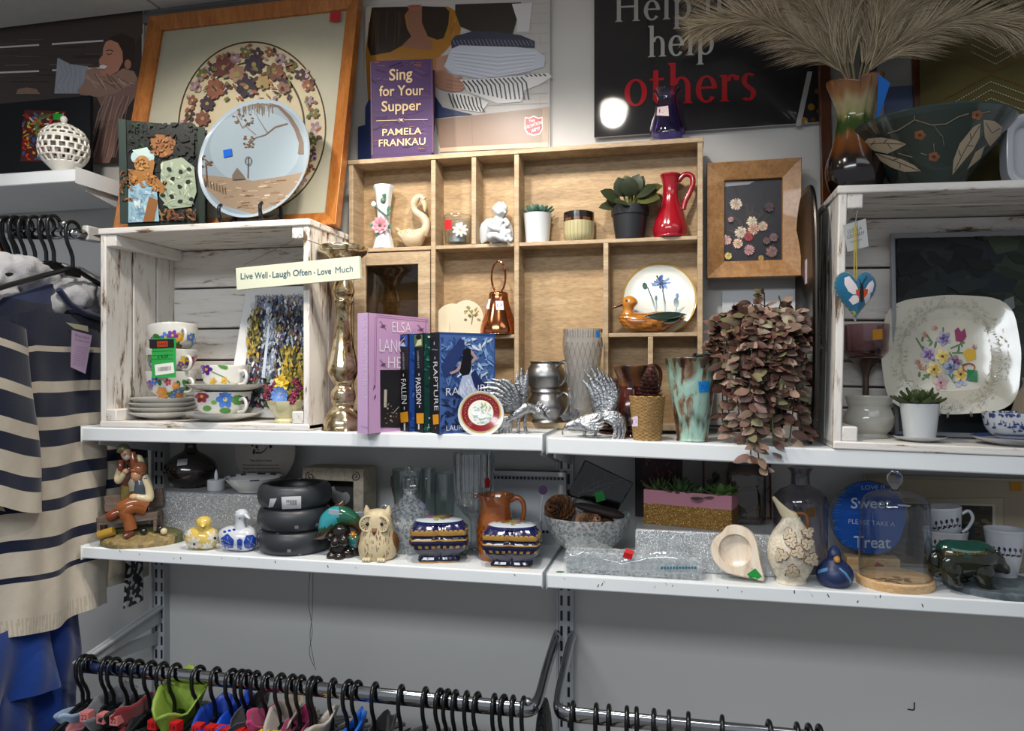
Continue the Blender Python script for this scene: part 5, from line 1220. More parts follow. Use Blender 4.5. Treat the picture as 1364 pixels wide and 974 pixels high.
# ================================================================ standing oval tray, wire stand, leafy plant
xt=.243; zt0=zr(xt); o=thing('oval_tray','grey metal oval tray standing on edge against the right crate','tray',(xt,1.535,zt0)); b=MB()
def ov(u,w,h,e=.62): 
    c,s_=cos(u),sin(u); return (abs(c)**e*(1 if c>=0 else -1)*w, abs(s_)**e*(1 if s_>=0 else -1)*h)
N=64; rings=[(1,.0),(1.0,.004),(.93,.006),(.80,-.002),(.0,-.002)]
vs=[];fs=[]
for j,(k,dx) in enumerate(rings):
    for i in range(N):
        y,z=ov(2*pi*i/N,.112*k,.242*(k if k<.5 else 1-(1-k)*.5)); vs.append((-dx-.002+.0,y,z+.243))
fs=[(j*N+i,j*N+(i+1)%N,(j+1)*N+(i+1)%N,(j+1)*N+i) for j in range(len(rings)-1) for i in range(N)]
b.add(vs,fs,'#4f4a45'); b.tube([(-.004,ov(2*pi*i/N,.112,.242)[0],ov(2*pi*i/N,.112,.242)[1]+.243) for i in range(N)],.0042,8,'#4a4642',up=(1,0,0),closed=True); ob=b.build('tray',M['pewter'],o); q=ob.modifiers.new('t','SOLIDIFY'); q.thickness=.002
b=MB(); b.box(-.0125,-.0115,-.055,-.035,.30,.345,'#c9b7c6'); b.build('price_tag',M['paper'],o)
zp=zr(.14); o=thing('plant_stand','black wire plant stand behind the turquoise vase','stand',(.13,1.56,zp)); b=MB()
for x,y in ((-.10,-.05),(.06,-.05),(-.10,.06),(.06,.06)): b.tube([(x,y,0),(x,y,.17)],.003,8,'#17181a')
for z in (.02,.165): b.tube([(-.10,-.05,z),(.06,-.05,z),(.06,.06,z),(-.10,.06,z)],.003,8,'#17181a',closed=True)
b.build('wire_frame',M['plastic'],o)
o,b=vessel('trailing_plant','artificial trailing plant with a mass of copper brown leaves on the wire stand','potted plant',1020,1.535,zr(.13)+.03,[(0,0),(26,0),(34,70),(35,74),(32,74),(30,66),(0,64)],'#2a2624','rubber',32,part='pot',sm=0); s=sc(1020,1.535); L0=o.location
st=MB(); lf=MB(); pal=['#4a332b','#5d4036','#6f5246','#84695b','#553a33','#9a8172','#6a4a40','#75604f','#6f6b4c']
def strand(p,n,green=0):
    st.tube(p,.0013,5,'#6a7a42' if green else '#4a3a2c')
    for i in range(1,len(p)):
        a,b_=V(p[i-1]),V(p[i]); d=(b_-a).normalized()
        for sd in (-1,1):
            if rnd(0,1)<.03: continue
            th=rnd(0,6.28); v=V((cos(th),-abs(sin(th))*.7-.25,rnd(-.5,.3))); v=(v-d*v.dot(d)*.6).normalized(); v=(v*.9+d*.35)
            lf.leaf(b_+v*.002,v,V((rnd(-.6,.6),-1,rnd(-.1,.9))),rnd(.022,.034),rnd(.0058,.0088),.0009,jit(random.choice(pal),.22),rnd(-.2,.15),.85)
ends=[(952,505,1.5),(962,560,1.46),(958,475,1.5),(975,575,1.45),(985,560,1.42),(972,520,1.42),(995,585,1.43),(1004,560,1.41),(1012,622,1.392),(1000,606,1.394),(1018,540,1.42),(1026,575,1.43),(1035,510,1.42),(1042,560,1.45),(1052,585,1.44),(1060,540,1.45),(1068,575,1.46),(1074,500,1.46),(1072,540,1.5),(1060,470,1.45),(1042,460,1.42),(1020,475,1.42),(1000,470,1.43),(984,470,1.45),(966,450,1.5),(1070,455,1.5),(1010,520,1.41),(1050,520,1.42),(945,480,1.5),(990,520,1.41),(1030,600,1.42)]
for i,(px,py,Y) in enumerate(ends):
    e=W(px,py,Y)-L0; a=V((rnd(-.02,.02),rnd(-.02,.02),.10)); sx=W(1018+(px-1018)*.55+rnd(-8,8),rnd(402,424),(Y+1.53)/2)-L0
    ctl=[tuple(a),tuple(a*.3+sx*.7+V((0,0,.004))),tuple(sx*.45+V((e.x,e.y,sx.z))*.55+V((rnd(-.008,.008),0,-.02))),tuple(V((e.x+rnd(-.012,.012),e.y,sx.z*.45+e.z*.55))),tuple(e)]
    strand(smooth(ctl,5),0,i%6==0)
for px,py in ((1018,390),(1002,405),(1040,402),(985,415),(1058,415),(1075,440),(958,462),(945,460)):
    e=W(px,py,1.5)-L0; strand(smooth([(0,0,.10),tuple(e*.6+V((0,0,.04))),tuple(e)],4),0)
st.build('stems',M['leaf'],o); lf.build('leaves',M['leaf'],o)
# ================================================================ right crate contents
zf=lambda px,Y: ZR0(X(px,Y))
o=thing('wine_goblet','glass goblet with a pinkish bowl on a brown stem, behind the white tureen','goblet',on(1153,1.60,zf(1153,1.6))); 
MB().lathe(sprof(px_prof([(0,0),(24,0),(23,3),(8,8),(5,16),(4.5,60),(5,78),(9,88),(17,97),(24,103),(0,104)],1153,1.6),3),32,'#4a3830').build('stem',M['ceramic'],o)
b=MB().lathe(px_prof([(0,104),(26,104),(31,110),(32,146),(31,146),(30,111),(0,106)],1153,1.6),36,'#d6b9bd'); b.build('bowl',M['glass'],o); sticker(o,b,[(1162,439),(1175,438),(1175,452),(1162,453)],'#c98a2a')
def scal(a,z): return 1+.035*sin(6*a)*(z/.075)**2
o,b=vessel('tureen','small white ironstone sauce tureen in the left of the right crate','dish',1158,1.525,zf(1158,1.525),[(0,0),(26,0),(27,2),(24,5),(30,11),(35,21),(35,27),(31,35),(29.5,40),(31,47),(34,54),(32.5,54),(28,40),(0,30)],'#aeaca2','ceramic',60,wob=scal,sq=(1,.8))
def rsq(a,z,p=3.6):
    c,s_=abs(cos(a)),abs(sin(a)); return .93/((c**p+s_**p)**(1/p))*(1+.010*cos(8*a)) 
def fbouq(A,px,py,r):
    A.crop(1080,230,2.497)
    def ff(x,y,rr,c,cc='#d9c35a',n=5):
        A.flower(x,y,rr*1.15,jit(mixc(c,'#d8d0c0',.35),.1),cc,n,rnd(0,3)); A.flower(x+2,y+1,rr*.75,mixc(c,'#2a1530',.12),cc,n,rnd(0,3))
    for i in range(30): A.leafx=0; x,y=rnd(355,530),rnd(545,700); A.circ(x,y,rnd(7,14),rnd(3,5),jit('#5b7a52',.25),8,rnd(0,3))
    for x0,y0,x1,y1 in ((465,585,512,565),(455,665,480,700),(380,600,350,550),(400,560,378,530),(470,600,520,600),(440,570,440,515)): A.line([(x0,y0),(x1,y1)],5,'#56784f')
    A.poly([(482,560),(478,525),(490,515),(500,530),(512,518),(518,545),(505,565)],'#8a2f5c'); A.poly([(505,600),(520,585),(548,590),(550,620),(520,630)],'#d0a93c')
    for x,y,c in ((442,552,'#6a5f9c'),(390,605,'#74549a'),(410,655,'#d6b43e'),(438,612,'#dcbf52'),(478,632,'#7a3f74'),(465,650,'#7088b4'),(432,700,'#c48f96'),(497,690,'#8fa0c0'),(498,672,'#d8b84a')): ff(x,y,22,c); A.circ(x,y,5,5,'#3a2a3c',7)
    for x,y in ((365,645),(355,630),(380,540),(545,580),(412,516),(375,650)): ff(x,y,8,'#b5665a')
    A.ring(525,650,22,16,4,'#a5402f',18)
    A.poly([(519,656),(554,660),(554,697),(519,692)],'#1f7a4a')
    for i in range(420):
        a=rnd(0,2*pi); q=rnd(.8,1.14); A.circ(460+165*q*1.08*cos(a),612+170*q*1.05*sin(a),rnd(2,5),rnd(1.2,2.4),jit('#b3aa94',.12),6,rnd(0,3))
    for i in range(120):
        a=2*pi*i/120; A.circ(460+165*cos(a)*1.0,612+170*sin(a),3.5,2.5,'#aaa490',6,a)
plate('dinner_plate','large cream rounded-square plate painted with a bouquet, leaning in the right crate',1263,473,86,1.575,11,face(1263)*.55,[(0,-.0),(.52,0),(.6,.012),(.66,.05),(.95,.075),(1,.085),(1,.07),(.66,.02),(0,-.03)],lambda a,z,r,k:'#8f7f55' if k==5 else '#c2beae',fbouq,sq=rsq)
zs=zf(1225,1.465)
saucer('blue rimmed white saucer under the potted succulent in the right crate',1225,1.465,zs,.76,lambda a,z,r,k:'#34466f' if k==5 else '#c3c5c4')
o,b=pot_succ('potted_succulent','green succulent in a white pot on a saucer in the right crate',1225,1.465,zs+.0042,[(0,0),(21.5,0),(27.5,47),(28,48),(26,48),(25,42),(0,42)],'#cdd0d1','ceramic',42,.050,.0105,4,'#4b5a33',.004,(1.2,.25))
saucer('blue and white saucer under the big teacup at the far right',1352,1.462,zf(1352,1.462),1.26,lambda a,z,r,k:'#4a5f94' if k in(4,5) else '#c3c5c6')
def fblue(D):
    D.crop(1080,230,2.497)
    for i in range(60): D.circ(rnd(572,712),rnd(788,812),rnd(3,8),rnd(2,5),jit('#2d417f',.3),7,rnd(0,3))
    for i in range(16): x=rnd(585,712); y=rnd(830,862); D.line([(x,y),(x+rnd(-12,12),y-rnd(6,20))],2,'#33477f'); D.circ(x,y,rnd(4,9),rnd(2,4),'#2d417f',7)
    D.line([(590,866),(640,872),(712,874)],5,'#2d417f')
cup('blue and white patterned teacup on a saucer at the far right',1352,1.462,zf(1352,1.462)+.0075,[(0,0),(19,0),(20,3),(34,10),(42,20),(46,36),(44.8,36),(39,18),(22,8),(0,6)],'#cdd0d3',None,fblue)
def fdark(A):
    A.crop(1080,230,2.497)
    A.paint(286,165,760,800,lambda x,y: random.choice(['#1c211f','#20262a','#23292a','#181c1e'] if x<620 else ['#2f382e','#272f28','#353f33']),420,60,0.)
    A.poly([(640,425),(672,412),(676,450),(650,470),(634,462)],'#6d7672')  # pale patch and greener right side: reflections in the glass, painted on
bl=V((X(1190,1.585),1.585,ZR0(.37))); br=V((.80,1.585,ZR0(.62)))
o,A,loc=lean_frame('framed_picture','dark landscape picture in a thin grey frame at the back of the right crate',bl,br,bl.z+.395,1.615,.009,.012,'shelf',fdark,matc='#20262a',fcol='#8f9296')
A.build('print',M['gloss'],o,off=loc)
vessel('vase','beige pottery vase cut by the right edge of the photo, in the right crate','vase',1376,1.52,zf(1376,1.52),[(0,0),(28,0),(32,10),(33,30),(24,60),(14,78),(15,86),(13,86),(0,70)],'#8d7f6d','bisque')
# felt heart with butterfly
s=sc(1139,1.39); hp=W(1139,428,1.388); o=thing('felt_heart','blue felt heart with an orange and white butterfly hanging on the right crate','ornament',hp,.12)
b=MB(); vs=[];N=40; hb=[]
for i in range(N):
    t=2*pi*i/N; hb.append((16*sin(t)**3, 13*cos(t)-5*cos(2*t)-2*cos(3*t)-cos(4*t)))
hx=27*s/16; hz=66*s/29
rings=[(1,0),(.97,.004),(.86,.008),(.6,.0115),(.3,.013),(.02,.0135)]
for sd in (-1,1):
    vs=[(x*hx*k,sd*d,(z+17)*hz*k+(1-k)*17*hz*1.1) for k,d in rings for x,z in hb]
    b.add(vs,[(j*N+i,j*N+(i+1)%N,(j+1)*N+(i+1)%N,(j+1)*N+i) for j in range(5) for i in range(N)],'#1f6485')
b.build('heart',M['fleece'],o)
m=MB()
for i in range(N):
    x,z=hb[i]; x2,z2=hb[(i+1)%N]
    if i%1==0: m.tube([(x*hx*.97,-.004,(z*.97+17)*hz),(x*hx*1.0,0,(z+17)*hz)],.0007,5,'#b9a95f')
m.build('blanket_stitching',M['cloth'],o)
D=Decal(b,o); D.crop(1080,230,2.497)
D.poly([(165,405),(150,372),(128,345),(112,350),(112,372),(125,395),(140,405)],'#d8cfd2'); D.poly([(174,400),(192,368),(205,358),(210,372),(205,395),(190,408)],'#d8cfd2'); D.poly([(163,408),(140,408),(126,424),(140,440),(158,432)],'#d8cfd2'); D.poly([(176,408),(198,404),(196,422),(180,440)],'#d0c6c9')
D.poly([(165,385),(150,390),(150,402),(160,420),(168,415)],'#b8481e'); D.poly([(172,385),(190,388),(188,404),(176,418)],'#b8481e'); D.circ(169,400,7,32,'#17181c',12); D.line([(170,372),(186,345)],3,'#17181c'); D.line([(166,372),(160,352)],2.5,'#17181c')
D.circ(141,466,9,7,'#a8a03a',8); D.circ(150,472,5,4,'#6f8a3a',8); D.put('butterfly_applique','cloth',o)
top=W(1140,290,1.398)-hp; m=MB(); q=27*hz
for dx in (-.0016,.0016): m.tube([(dx,0,21.5*hz),(dx*1.3,-.002,.075),(dx*.6,-.001,W(1139,300,1.39).z-hp.z)],.0009,6,'#b9a83c')
m.tube([(0,-.001,W(1139,300,1.39).z-hp.z),(.004,.004,W(1143,284,1.39).z-hp.z),(.009,.012,W(1149,279,1.39).z-hp.z)],.0007,6,'#8a8a86'); m.build('hanging_ribbon',M['cloth'],o)
t=thing('swing_tag','white swing tag with a maker\'s name above the felt heart','tag',W(1140,335,1.393)); A=Art((0,1.392,1.5),(1,0,0),(0,0,1)); A.crop(1080,230,2.497)
A.poly([(107,175),(183,153),(192,245),(122,264)],'#a9abab'); A.text('GISELA',122,204,170,190,13,'#55575a'); A.text('GRAHAM',120,222,176,207,14,'#55575a'); A.text('LONDON',130,236,170,226,7,'#55575a')
q=[A.m(107,175),A.m(183,153),A.m(192,245),A.m(122,264)]; A.add([p+V((0,.0012,0)) for p in q],[(3,2,1,0)],'#a9abab')
A.build('tag',M['paper'],t,off=t.location)
# ================================================================ on top of the right crate
zt=ZR1
def fwin(A):
    A.crop(1000,0,3.607)
    A.poly([(470,80),(640,70),(640,500),(470,510)],'#8b8a85'); A.poly([(480,8),(640,4),(640,72),(480,90)],'#7a3f1c'); A.poly([(480,92),(640,76),(640,80),(480,97)],'#3a3430')
    A.poly([(535,185),(605,180),(607,400),(530,405)],'#3f4a5c'); A.poly([(526,180),(612,174),(612,182),(535,188),(532,405),(526,405)],'#4f483c')
    A.poly([(640,420),(830,405),(830,560),(640,575)],'#4a5674')
bl=V((X(1093,1.60),1.60,zt(.295))); br=V((X(1236,1.60),1.60,zt(.295)))
o,A,loc=lean_frame('framed_picture','reddish wooden framed picture standing behind the brown drip vase and grasses',bl,br,2.36,1.655,.022,.02,'frame',fwin,matc='#8b8a85',fcol='#8a7676')
A.build('print',M['poster'],o,off=loc)
s=sc(1139,1.495); k=kk(1139); zv=zt(.317); o=thing('pottery_vase','tall brown, green and cream drip-glazed vase with a two-lobed lip, holding dried grasses','vase',on(1139,1.495,zv)); b=MB()
def dc(a,z,r,kk_):
    h=z/s+3*sin(a*7)+2*sin(a*13+1)
    st=((0,'#120a08'),(46,'#1a0e0a'),(60,'#6a3a12'),(76,'#7d4a18'),(86,'#2f4a17'),(98,'#38501a'),(108,'#8f8a52'),(122,'#a39568'),(134,'#8a5a24'),(150,'#6d3a12'),(400,'#6d3a12'))
    for (t0,c0),(t1,c1) in zip(st,st[1:]):
        if h<t1: return mixc(c0,c1,max(0,min(1,(h-t0)/(t1-t0))))
    return '#6d3a12'
pr=[(0,0),(27,0),(31,3),(37,14),(41,30),(40,44),(35,58),(31,70),(28,84),(25,96),(24,106),(27,118),(32,130),(37,140),(40,146),(38.5,146),(31,130),(25,118),(22,106),(20,80),(0,70)]
b.lathe(sprof([(r*s*k,h*s) for r,h in pr],14),160,dc,sq=(1,.85))
b.warp(lambda p: V((p.x*(1-.10*max(0,p.z/s-100)/46*(abs(p.y)/max(1e-4,math.hypot(p.x,p.y)))),p.y,p.z+(max(0,p.z/s-100)/46)**2*(.010*abs(p.x)/(.045)-.004+(.006 if p.x>0 else 0))*1.2)))
b.build('body',M['ceramic'],o)
t=MB(); t.prism([(.026,.115),(.049,.19),(.030,.208)],-.043,-.0415,'#0f62b8'); t.build('price_tag',M['paper'],o)
s=sc(1240,1.49); k=kk(1240); zb_=zt(.46); o=thing('pottery_bowl','dark green flared bowl with cream leaves and berries on the right crate','bowl',on(1239,1.485,zb_)); b=MB()
b.lathe([(0,0),(.044,0),(.047,.003),(.05,.008)]+[(.05+.083*(i/16)**.95,.008+.108*i/16) for i in range(1,17)]+[(.1325,.119),(.130,.1175),(.05,.016),(0,.012)],96,lambda a,z,r,k_: mixc('#242d28','#2f3d37',.5+.5*sin(a*3)) if k_<18 else '#33423f')
b.build('body',M['ceramic'],o)
D=Decal(b,o); D.crop(1005,0,3.607); c='#a8987f'
for pts in (((523,690),(545,665),(610,660),(680,672),(730,692),(690,715),(640,738),(580,725),(540,705)),((575,735),(640,745),(710,765),(770,795),(800,822),(720,825),(660,805),(610,775)),((950,840),(955,770),(985,690),(1050,610),(1085,590),(1080,660),(1050,720),(990,790)),((1098,575),(1150,580),(1190,610),(1180,650),(1130,705),(1105,660)),((1020,815),(1060,730),(1105,700),(1085,760))): D.poly(pts,c)
for l in (((530,692),(620,688),(715,692)),((590,742),(680,775),(790,820)),((960,820),(1010,720),(1080,605)),((1110,590),(1140,640),(1180,615)),((560,700),(580,675)),((620,688),(640,668)),((640,690),(660,715)),((660,770),(690,762)),((700,785),(700,808)),((990,750),(980,720)),((1020,700),(1050,700)),((1040,665),(1035,640))): D.line(list(l),3.5,'#2a2c24')
for l in (((640,640),(690,625),(740,595),(770,575),(770,555)),((770,575),(850,600),(920,595),(980,560),(1030,545)),((860,600),(880,630),(905,660),(912,700)),((862,690),(866,740)),((690,735),(760,755)),((800,735),(830,745)),((1070,545),(1130,535))): D.line(list(l),5,'#8d826a'); D.line([(x+2,y+4) for x,y in l],2.5,'#15180f')
for x,y in ((795,648),(862,752),(1068,552)):
    for i in range(5): a=2*pi*i/5; D.circ(x+15*cos(a),y+13*sin(a),14,12,jit('#8a5a38',.15),9); 
    D.circ(x,y,9,8,'#5b2418',8)
D.put('leaf_and_berry_decoration','bisque',o)
# olive cushion
cw=.30; o=thing('cushion','olive green cushion with dashed zigzag stitching behind the green bowl','cushion',(X(1226,1.6)+cw,1.588,zt(.8)),rot=(-.06,0,0)); b=MB(); vs=[];N=24
for j in range(N+1):
    for i in range(N+1):
        u,v=2*i/N-1,2*j/N-1; th=.05*((1-u**4)*(1-v**4))**.5; vs.append((u*cw,-th,(v+1)*cw*.9))
n=len(vs); vs+=[(x,-y*.55,z) for x,y,z in vs]
f=[(j*(N+1)+i,j*(N+1)+i+1,(j+1)*(N+1)+i+1,(j+1)*(N+1)+i) for j in range(N) for i in range(N)]
b.add(vs,f+[tuple(n+q for q in reversed(k_)) for k_ in f],'#5f5630'); b.build('cover',M['cloth'],o)
D=Decal(b,o,1.5e-3); D.crop(1000,0,3.607)
def dash(p0,p1,c,w=5,n=14):
    for i in range(n): t0,t1=i/n,(i+.55)/n; D.line([(p0[0]+(p1[0]-p0[0])*t,p0[1]+(p1[1]-p0[1])*t) for t in (t0,t1)],w,c)
for dy in (0,36,72): dash((1060,180+dy),(1175,238+dy),'#b9b19a'); dash((1175,238+dy),(1313,160+dy),'#b9b19a')
for dy in (0,40,80): dash((985,490+dy),(1150,395+dy),'#b9b19a'); dash((1150,395+dy),(1313,455+dy),'#b9b19a')
dash((1000,290),(1150,352),'#7d3a1c'); dash((1150,352),(1313,285),'#7d3a1c'); dash((930,480),(1150,362),'#7d3a1c'); dash((1150,362),(1313,420),'#7d3a1c')
D.put('zigzag_stitching','cloth',o)
# white standing dish
o=thing('serving_dish','white oblong dish standing on edge at the far right of the right crate top','dish',on(1392,1.44,zt(.62))); b=MB(); N=40
def rr(u,w,h,e=.45): 
    c,s_=cos(u),sin(u); return (abs(c)**e*(1 if c>=0 else -1)*w, abs(s_)**e*(1 if s_>=0 else -1)*h)
rg=[(1,.03),(1,.0),(.9,-.002),(.78,.004),(.72,.02),(.0,.02)]
b.add([(rr(2*pi*i/N,.058*k_,.062)[0],y,rr(2*pi*i/N,.058,.0615*k_)[1]+.062) for k_,y in rg for i in range(N)],[(j*N+(i+1)%N,j*N+i,(j+1)*N+i,(j+1)*N+(i+1)%N) for j in range(5) for i in range(N)]+[tuple(range(N))],'#b7bac0'); b.build('dish',M['ceramic'],o,sharp=60)
# pampas grasses
vt=V((X(1139,1.495),1.495,zv+.19))
plumes=[((-8,104),(1085,70),(1010,30),(935,36),1.44),((-8,104),(1088,40),(1015,-20),(930,-20),1.50),((-6,104),(1098,30),(1050,-40),(985,-90),1.47),((-4,104),(1112,20),(1085,-50),(1050,-110),1.52),((0,104),(1124,20),(1115,-60),(1105,-120),1.50),
 ((8,104),(1190,70),(1270,30),(1370,40),1.45),((8,104),(1188,40),(1255,-20),(1350,-25),1.50),((6,104),(1180,30),(1220,-40),(1280,-90),1.47),((4,104),(1170,10),(1185,-60),(1205,-120),1.52)]
nm=['lowest','second lowest','third','fourth','nearly upright']
for i,(q,a,b_,c,Y) in enumerate(plumes):
    left=i<5; lab=('dried pampas plume drooping to the left from the brown vase, %s of five'%nm[i]) if left else ('dried pampas plume drooping to the right from the brown vase, %s of four'%['lowest','second lowest','third','nearly upright'][i-5])
    base=on(1139,1.495,zv)+V((q[0]*.0008,rnd(-.008,.008),.03)); o=thing('pampas_plume',lab,'dried grass',base,group='pampas plumes in the brown vase')
    mouth=on(1139,1.495,zv)+V((q[0]*.0016,(Y-1.48)*.12,.205))
    path=[tuple(V(p)-base) for p in smooth([tuple(base),tuple(mouth),tuple(W(*a,(1.495+Y)/2)),tuple(W(*b_,Y)),tuple(W(*c,Y))],8)]
    MB().tube(path,[.0022,.002,.0015,.0008],6,'#8a7a58').build('stem',M['matte'],o)
    m=MB(); P=[V(p) for p in path]; n0=10
    for kx in range(1900):
        t=rnd(n0,len(P)-1.01); j=int(t); p=P[j].lerp(P[j+1],t-j); d=(P[j+1]-P[j]).normalized()
        a_=rnd(0,6.28); u=d.cross(V((0,1,0))).normalized(); v=d.cross(u); pr_=(u*cos(a_)+v*sin(a_)*.75)
        fr=(t-n0)/(len(P)-1-n0); L=rnd(.06,.115)*(1 if fr<.75 else 1-.5*(fr-.75)/.25)
        d0=(d*1.0+pr_*.42).normalized(); d1=(d*.62+pr_*.5+V((0,0,-.18))).normalized(); wv_=d0.cross(V((rnd(-1,1),rnd(-1,1),rnd(-1,1)))).normalized()*rnd(.00035,.0006)
        q0=p;q1=p+d0*L*.5;q2=q1+d1*L*.5; cc=jit('#d8c8ab' if rnd(0,1)<.7 else '#ad9b7c',.2)
        m.add([q0-wv_,q0+wv_,q1-wv_,q1+wv_,q2],[(0,1,3,2),(2,3,4)],cc)
    m.build('plume',M['fur'],o)['kind']='stuff'
# ================================================================ LOWER SHELF, back left
def gbox(name,lab,x0,x1,y0,y1,z0,z1,col):
    o=MB().box(x0,x1,y0,y1,z0,z1,col).build(name,M['glitter'],off=((x0+x1)/2,(y0+y1)/2,z0),loc=((x0+x1)/2,(y0+y1)/2,z0),bevel=.004); return tag(o,lab,'display riser')
HL=.112; HR=.080; zl=ZL+HL+.0005; zr2=ZL+HR+.0005
gbox('display_riser','silver glitter display riser behind the two ducks, carrying the black vase',X(198,1.505),X(398,1.505),1.505,1.65,ZL,ZL+HL,'#c2c3c4')
gbox('display_riser','silver glitter display riser behind the heart dish, carrying the pink and gold planter',X(846,1.478),X(1044,1.478),1.478,1.645,ZL,ZL+HR,'#d2d5d7')
o,b=vessel('vase','squat black glazed vase with a paper label on the left riser','vase',254,1.578,zl,[(0,0),(16,0),(20,2),(30,9),(36,19),(36.5,26),(31,35),(19,43),(11,47),(8,52),(8,56),(9,58),(7.5,58),(6.5,52),(0,48)],'#1a1413','ceramic',44)
sticker(o,b,[(237,613),(250,611.5),(249,619.5),(236,621)],'#a9a9ae')
o,b=vessel('tealight_candle','white electric tealight with a plastic flame, right of the black vase','candle',288,1.545,zl,[(0,0),(11.5,0),(12,1),(12,13),(11,14),(4,14),(0,13.5)],'#b9bbbe','matte',28,sm=0); s=sc(288,1.545)
MB().lathe(sprof([(.003,12*s),(.0042,17*s),(.0035,22*s),(.0016,26*s),(0,28*s)],3),14,'#c9cbce').build('flame',M['matte'],o)
o,b=vessel('enamel_dish','white enamel dish with a chipped dark rim, on the riser before the verse plaque','dish',338,1.548,zl,[(0,0),(20,0),(24,3),(32,10),(38.5,18),(39.5,19.5),(37.5,19),(30,11),(22,5),(0,4)],lambda a,z,r,k:('#3a3c44' if sin(a*5)+sin(a*11)>.2 else '#b9babd') if z>17.6*sc(338,1.548) else '#c4c4c3','ceramic',60,sm=4)
def fverse(A,px,py,r):
    A.crop(300,580,11.37); c='#1c1a1a'
    A.text('The Selkirk Grace',380,398,705,398,30,c)
    for i,t in enumerate(('Some hae meat and canna eat,','And some wad eat that want it;','But we hae meat and we can eat,','And sae the Lord be thankit.')): A.text(t,272,462+i*53,(815,828,850,790)[i],462+i*53,27,c)
    A.circ(437,250,18,45,c,10,.2); A.line([(460,265),(540,268),(600,230),(640,170)],[26,20,14,8],c); A.circ(690,170,26,30,c,10); A.circ(480,175,22,26,c,9); A.line([(480,190),(520,250)],8,c); A.circ(415,150,20,18,c,8)
plate('verse_plaque','round white plaque with the Selkirk Grace verse, leaning behind the enamel dish',352,601.5,44.5,1.632,5,0,[(0,0),(.97,0),(1,-.02),(1,-.08),(.97,-.1),(0,-.1)],'#b5ada3',fverse,cat='plaque',mat='bisque',flat=.98)
# chunky stone photo frame
xa,xb=X(402.5,1.575),X(484,1.575); zt_=1.2835; o=thing('photo_frame','chunky sandstone photo frame with spiral motifs, behind the owl','frame',((xa+xb)/2,1.612,ZL)); b=MB(); L0=o.location; fw=.025
b.box(xa,xa+fw,1.575,1.65,ZL,zt_,'#d9d2c6').box(xb-fw,xb,1.575,1.65,ZL,zt_,'#d9d2c6').box(xa+fw,xb-fw,1.575,1.65,zt_-fw*1.15,zt_,'#d9d2c6').box(xa+fw,xb-fw,1.575,1.65,ZL,ZL+fw*1.2,'#d9d2c6').box(xa+fw,xb-fw,1.612,1.648,ZL+fw,zt_-fw,'#47474a')
b.build('frame',M['stone'],o,off=L0,bevel=.002)
A=Art((0,1.575,1.4),(1,0,0),(0,0,1)); A.crop(330,580,5.126)
for cx,fl in ((425,1),(735,-1)):
    p=[(cx+fl*(3+i*1.15)*cos(i*.42)*1.0,282+(3+i*1.15)*sin(i*.42)) for i in range(27)]; A.line(p,8,'#4a3a2f'); 
    if fl>0: A.line([(cx+30,282),(cx+28,308)],8,'#4a3a2f')
A.build('spiral_motifs',M['matte'],o,off=L0)
A=Art((0,1.6115,1.4),(1,0,0),(0,0,1)); A.crop(330,580,5.126); A.poly([(560,360),(590,345),(600,375),(640,390),(690,410),(695,450),(660,480),(600,470),(570,430)],'#9a9a9c'); A.circ(668,425,30,38,'#a5a5a6',16); A.build('photograph',M['paper'],o,off=L0)
# pale gravy boat between frame and owl
o,b=vessel('gravy_boat','pale grey gravy boat behind the owl','jug',480,1.535,ZL,[(0,0),(14,0),(14,3),(10,8),(16,20),(23,34),(26,44),(24.8,44),(20,32),(0,22)],'#a9abad','ceramic',36,sq=(1.15,.6)); s=sc(480,1.535)
b=MB(); b.tube(smooth([(26*s,0,40*s),(31*s,0,56*s),(38*s,0,56*s),(40*s,0,44*s),(34*s,0,30*s),(20*s,0,22*s)],5),.0032,8,'#a9abad',up=(0,1,0)); b.build('handle',M['ceramic'],o)
# ================================================================ front left
s=sc(187,1.462); o=thing('bench_figurine','painted figurine of two old men at a wooden bench, one seated with crossed legs','figurine',on(187,1.462,ZL),face(187)*.55); k=s*.9
def q(cx,cy,y=0):    # coordinates of a close look at the piece (785 px wide)
    return V((((125+cx/6.28)-187)*k,y*k,(731-(590+cy/6.28))*s))
b=MB(); vs=[];N=44
def gr(a): return (52+4*sin(2*a+1)+2*sin(5*a))*k, (31+2*sin(3*a))*k
ring=[]
for kk_,z in ((1,0),(1.02,.006),(.97,.011),(.7,.014),(.35,.0155),(.0,.016)):
    for i in range(N): a=2*pi*i/N; rx,ry=gr(a); vs.append((rx*kk_*cos(a),ry*kk_*sin(a),(0 if z==0 else z+.001+.024*(1+kk_*sin(a))/2+rnd(-.001,.001))))
b.add(vs,[(j*N+i,j*N+(i+1)%N,(j+1)*N+(i+1)%N,(j+1)*N+i) for j in range(5) for i in range(N)],lambda v: jit('#a3936a' if v.y<-.012 else '#6f7550',.3)); b.build('grassy_ground',M['crackle'],o)
b=MB(); wd='#ffffff'
b.beam(q(55,540,12),q(568,490,12),.006,.026,wd,(0,0,1)); b.beam(q(55,590,11.4),q(568,545,11.4),.006,.018,wd,(0,0,1))
b.beam(q(30,665,2),q(556,635,2),.040,.010,wd,(0,0,1)); b.beam(q(35,690,-9),q(556,655,-9),.006,.012,wd)
for x,y in ((48,-8),(535,-8),(60,10),(545,10)): b.beam(q(x,690 if x<300 else 655,y),q(x,815 if x<300 else 775,y),.007,.007,wd)
b.build('bench',M['timber'],o,bevel=.001)
def limb(b,p,r,col): b.tube(smooth([tuple(x) for x in p],4),[x*k for x in r],12,col,up=(0,1,0))
b=MB() # standing man
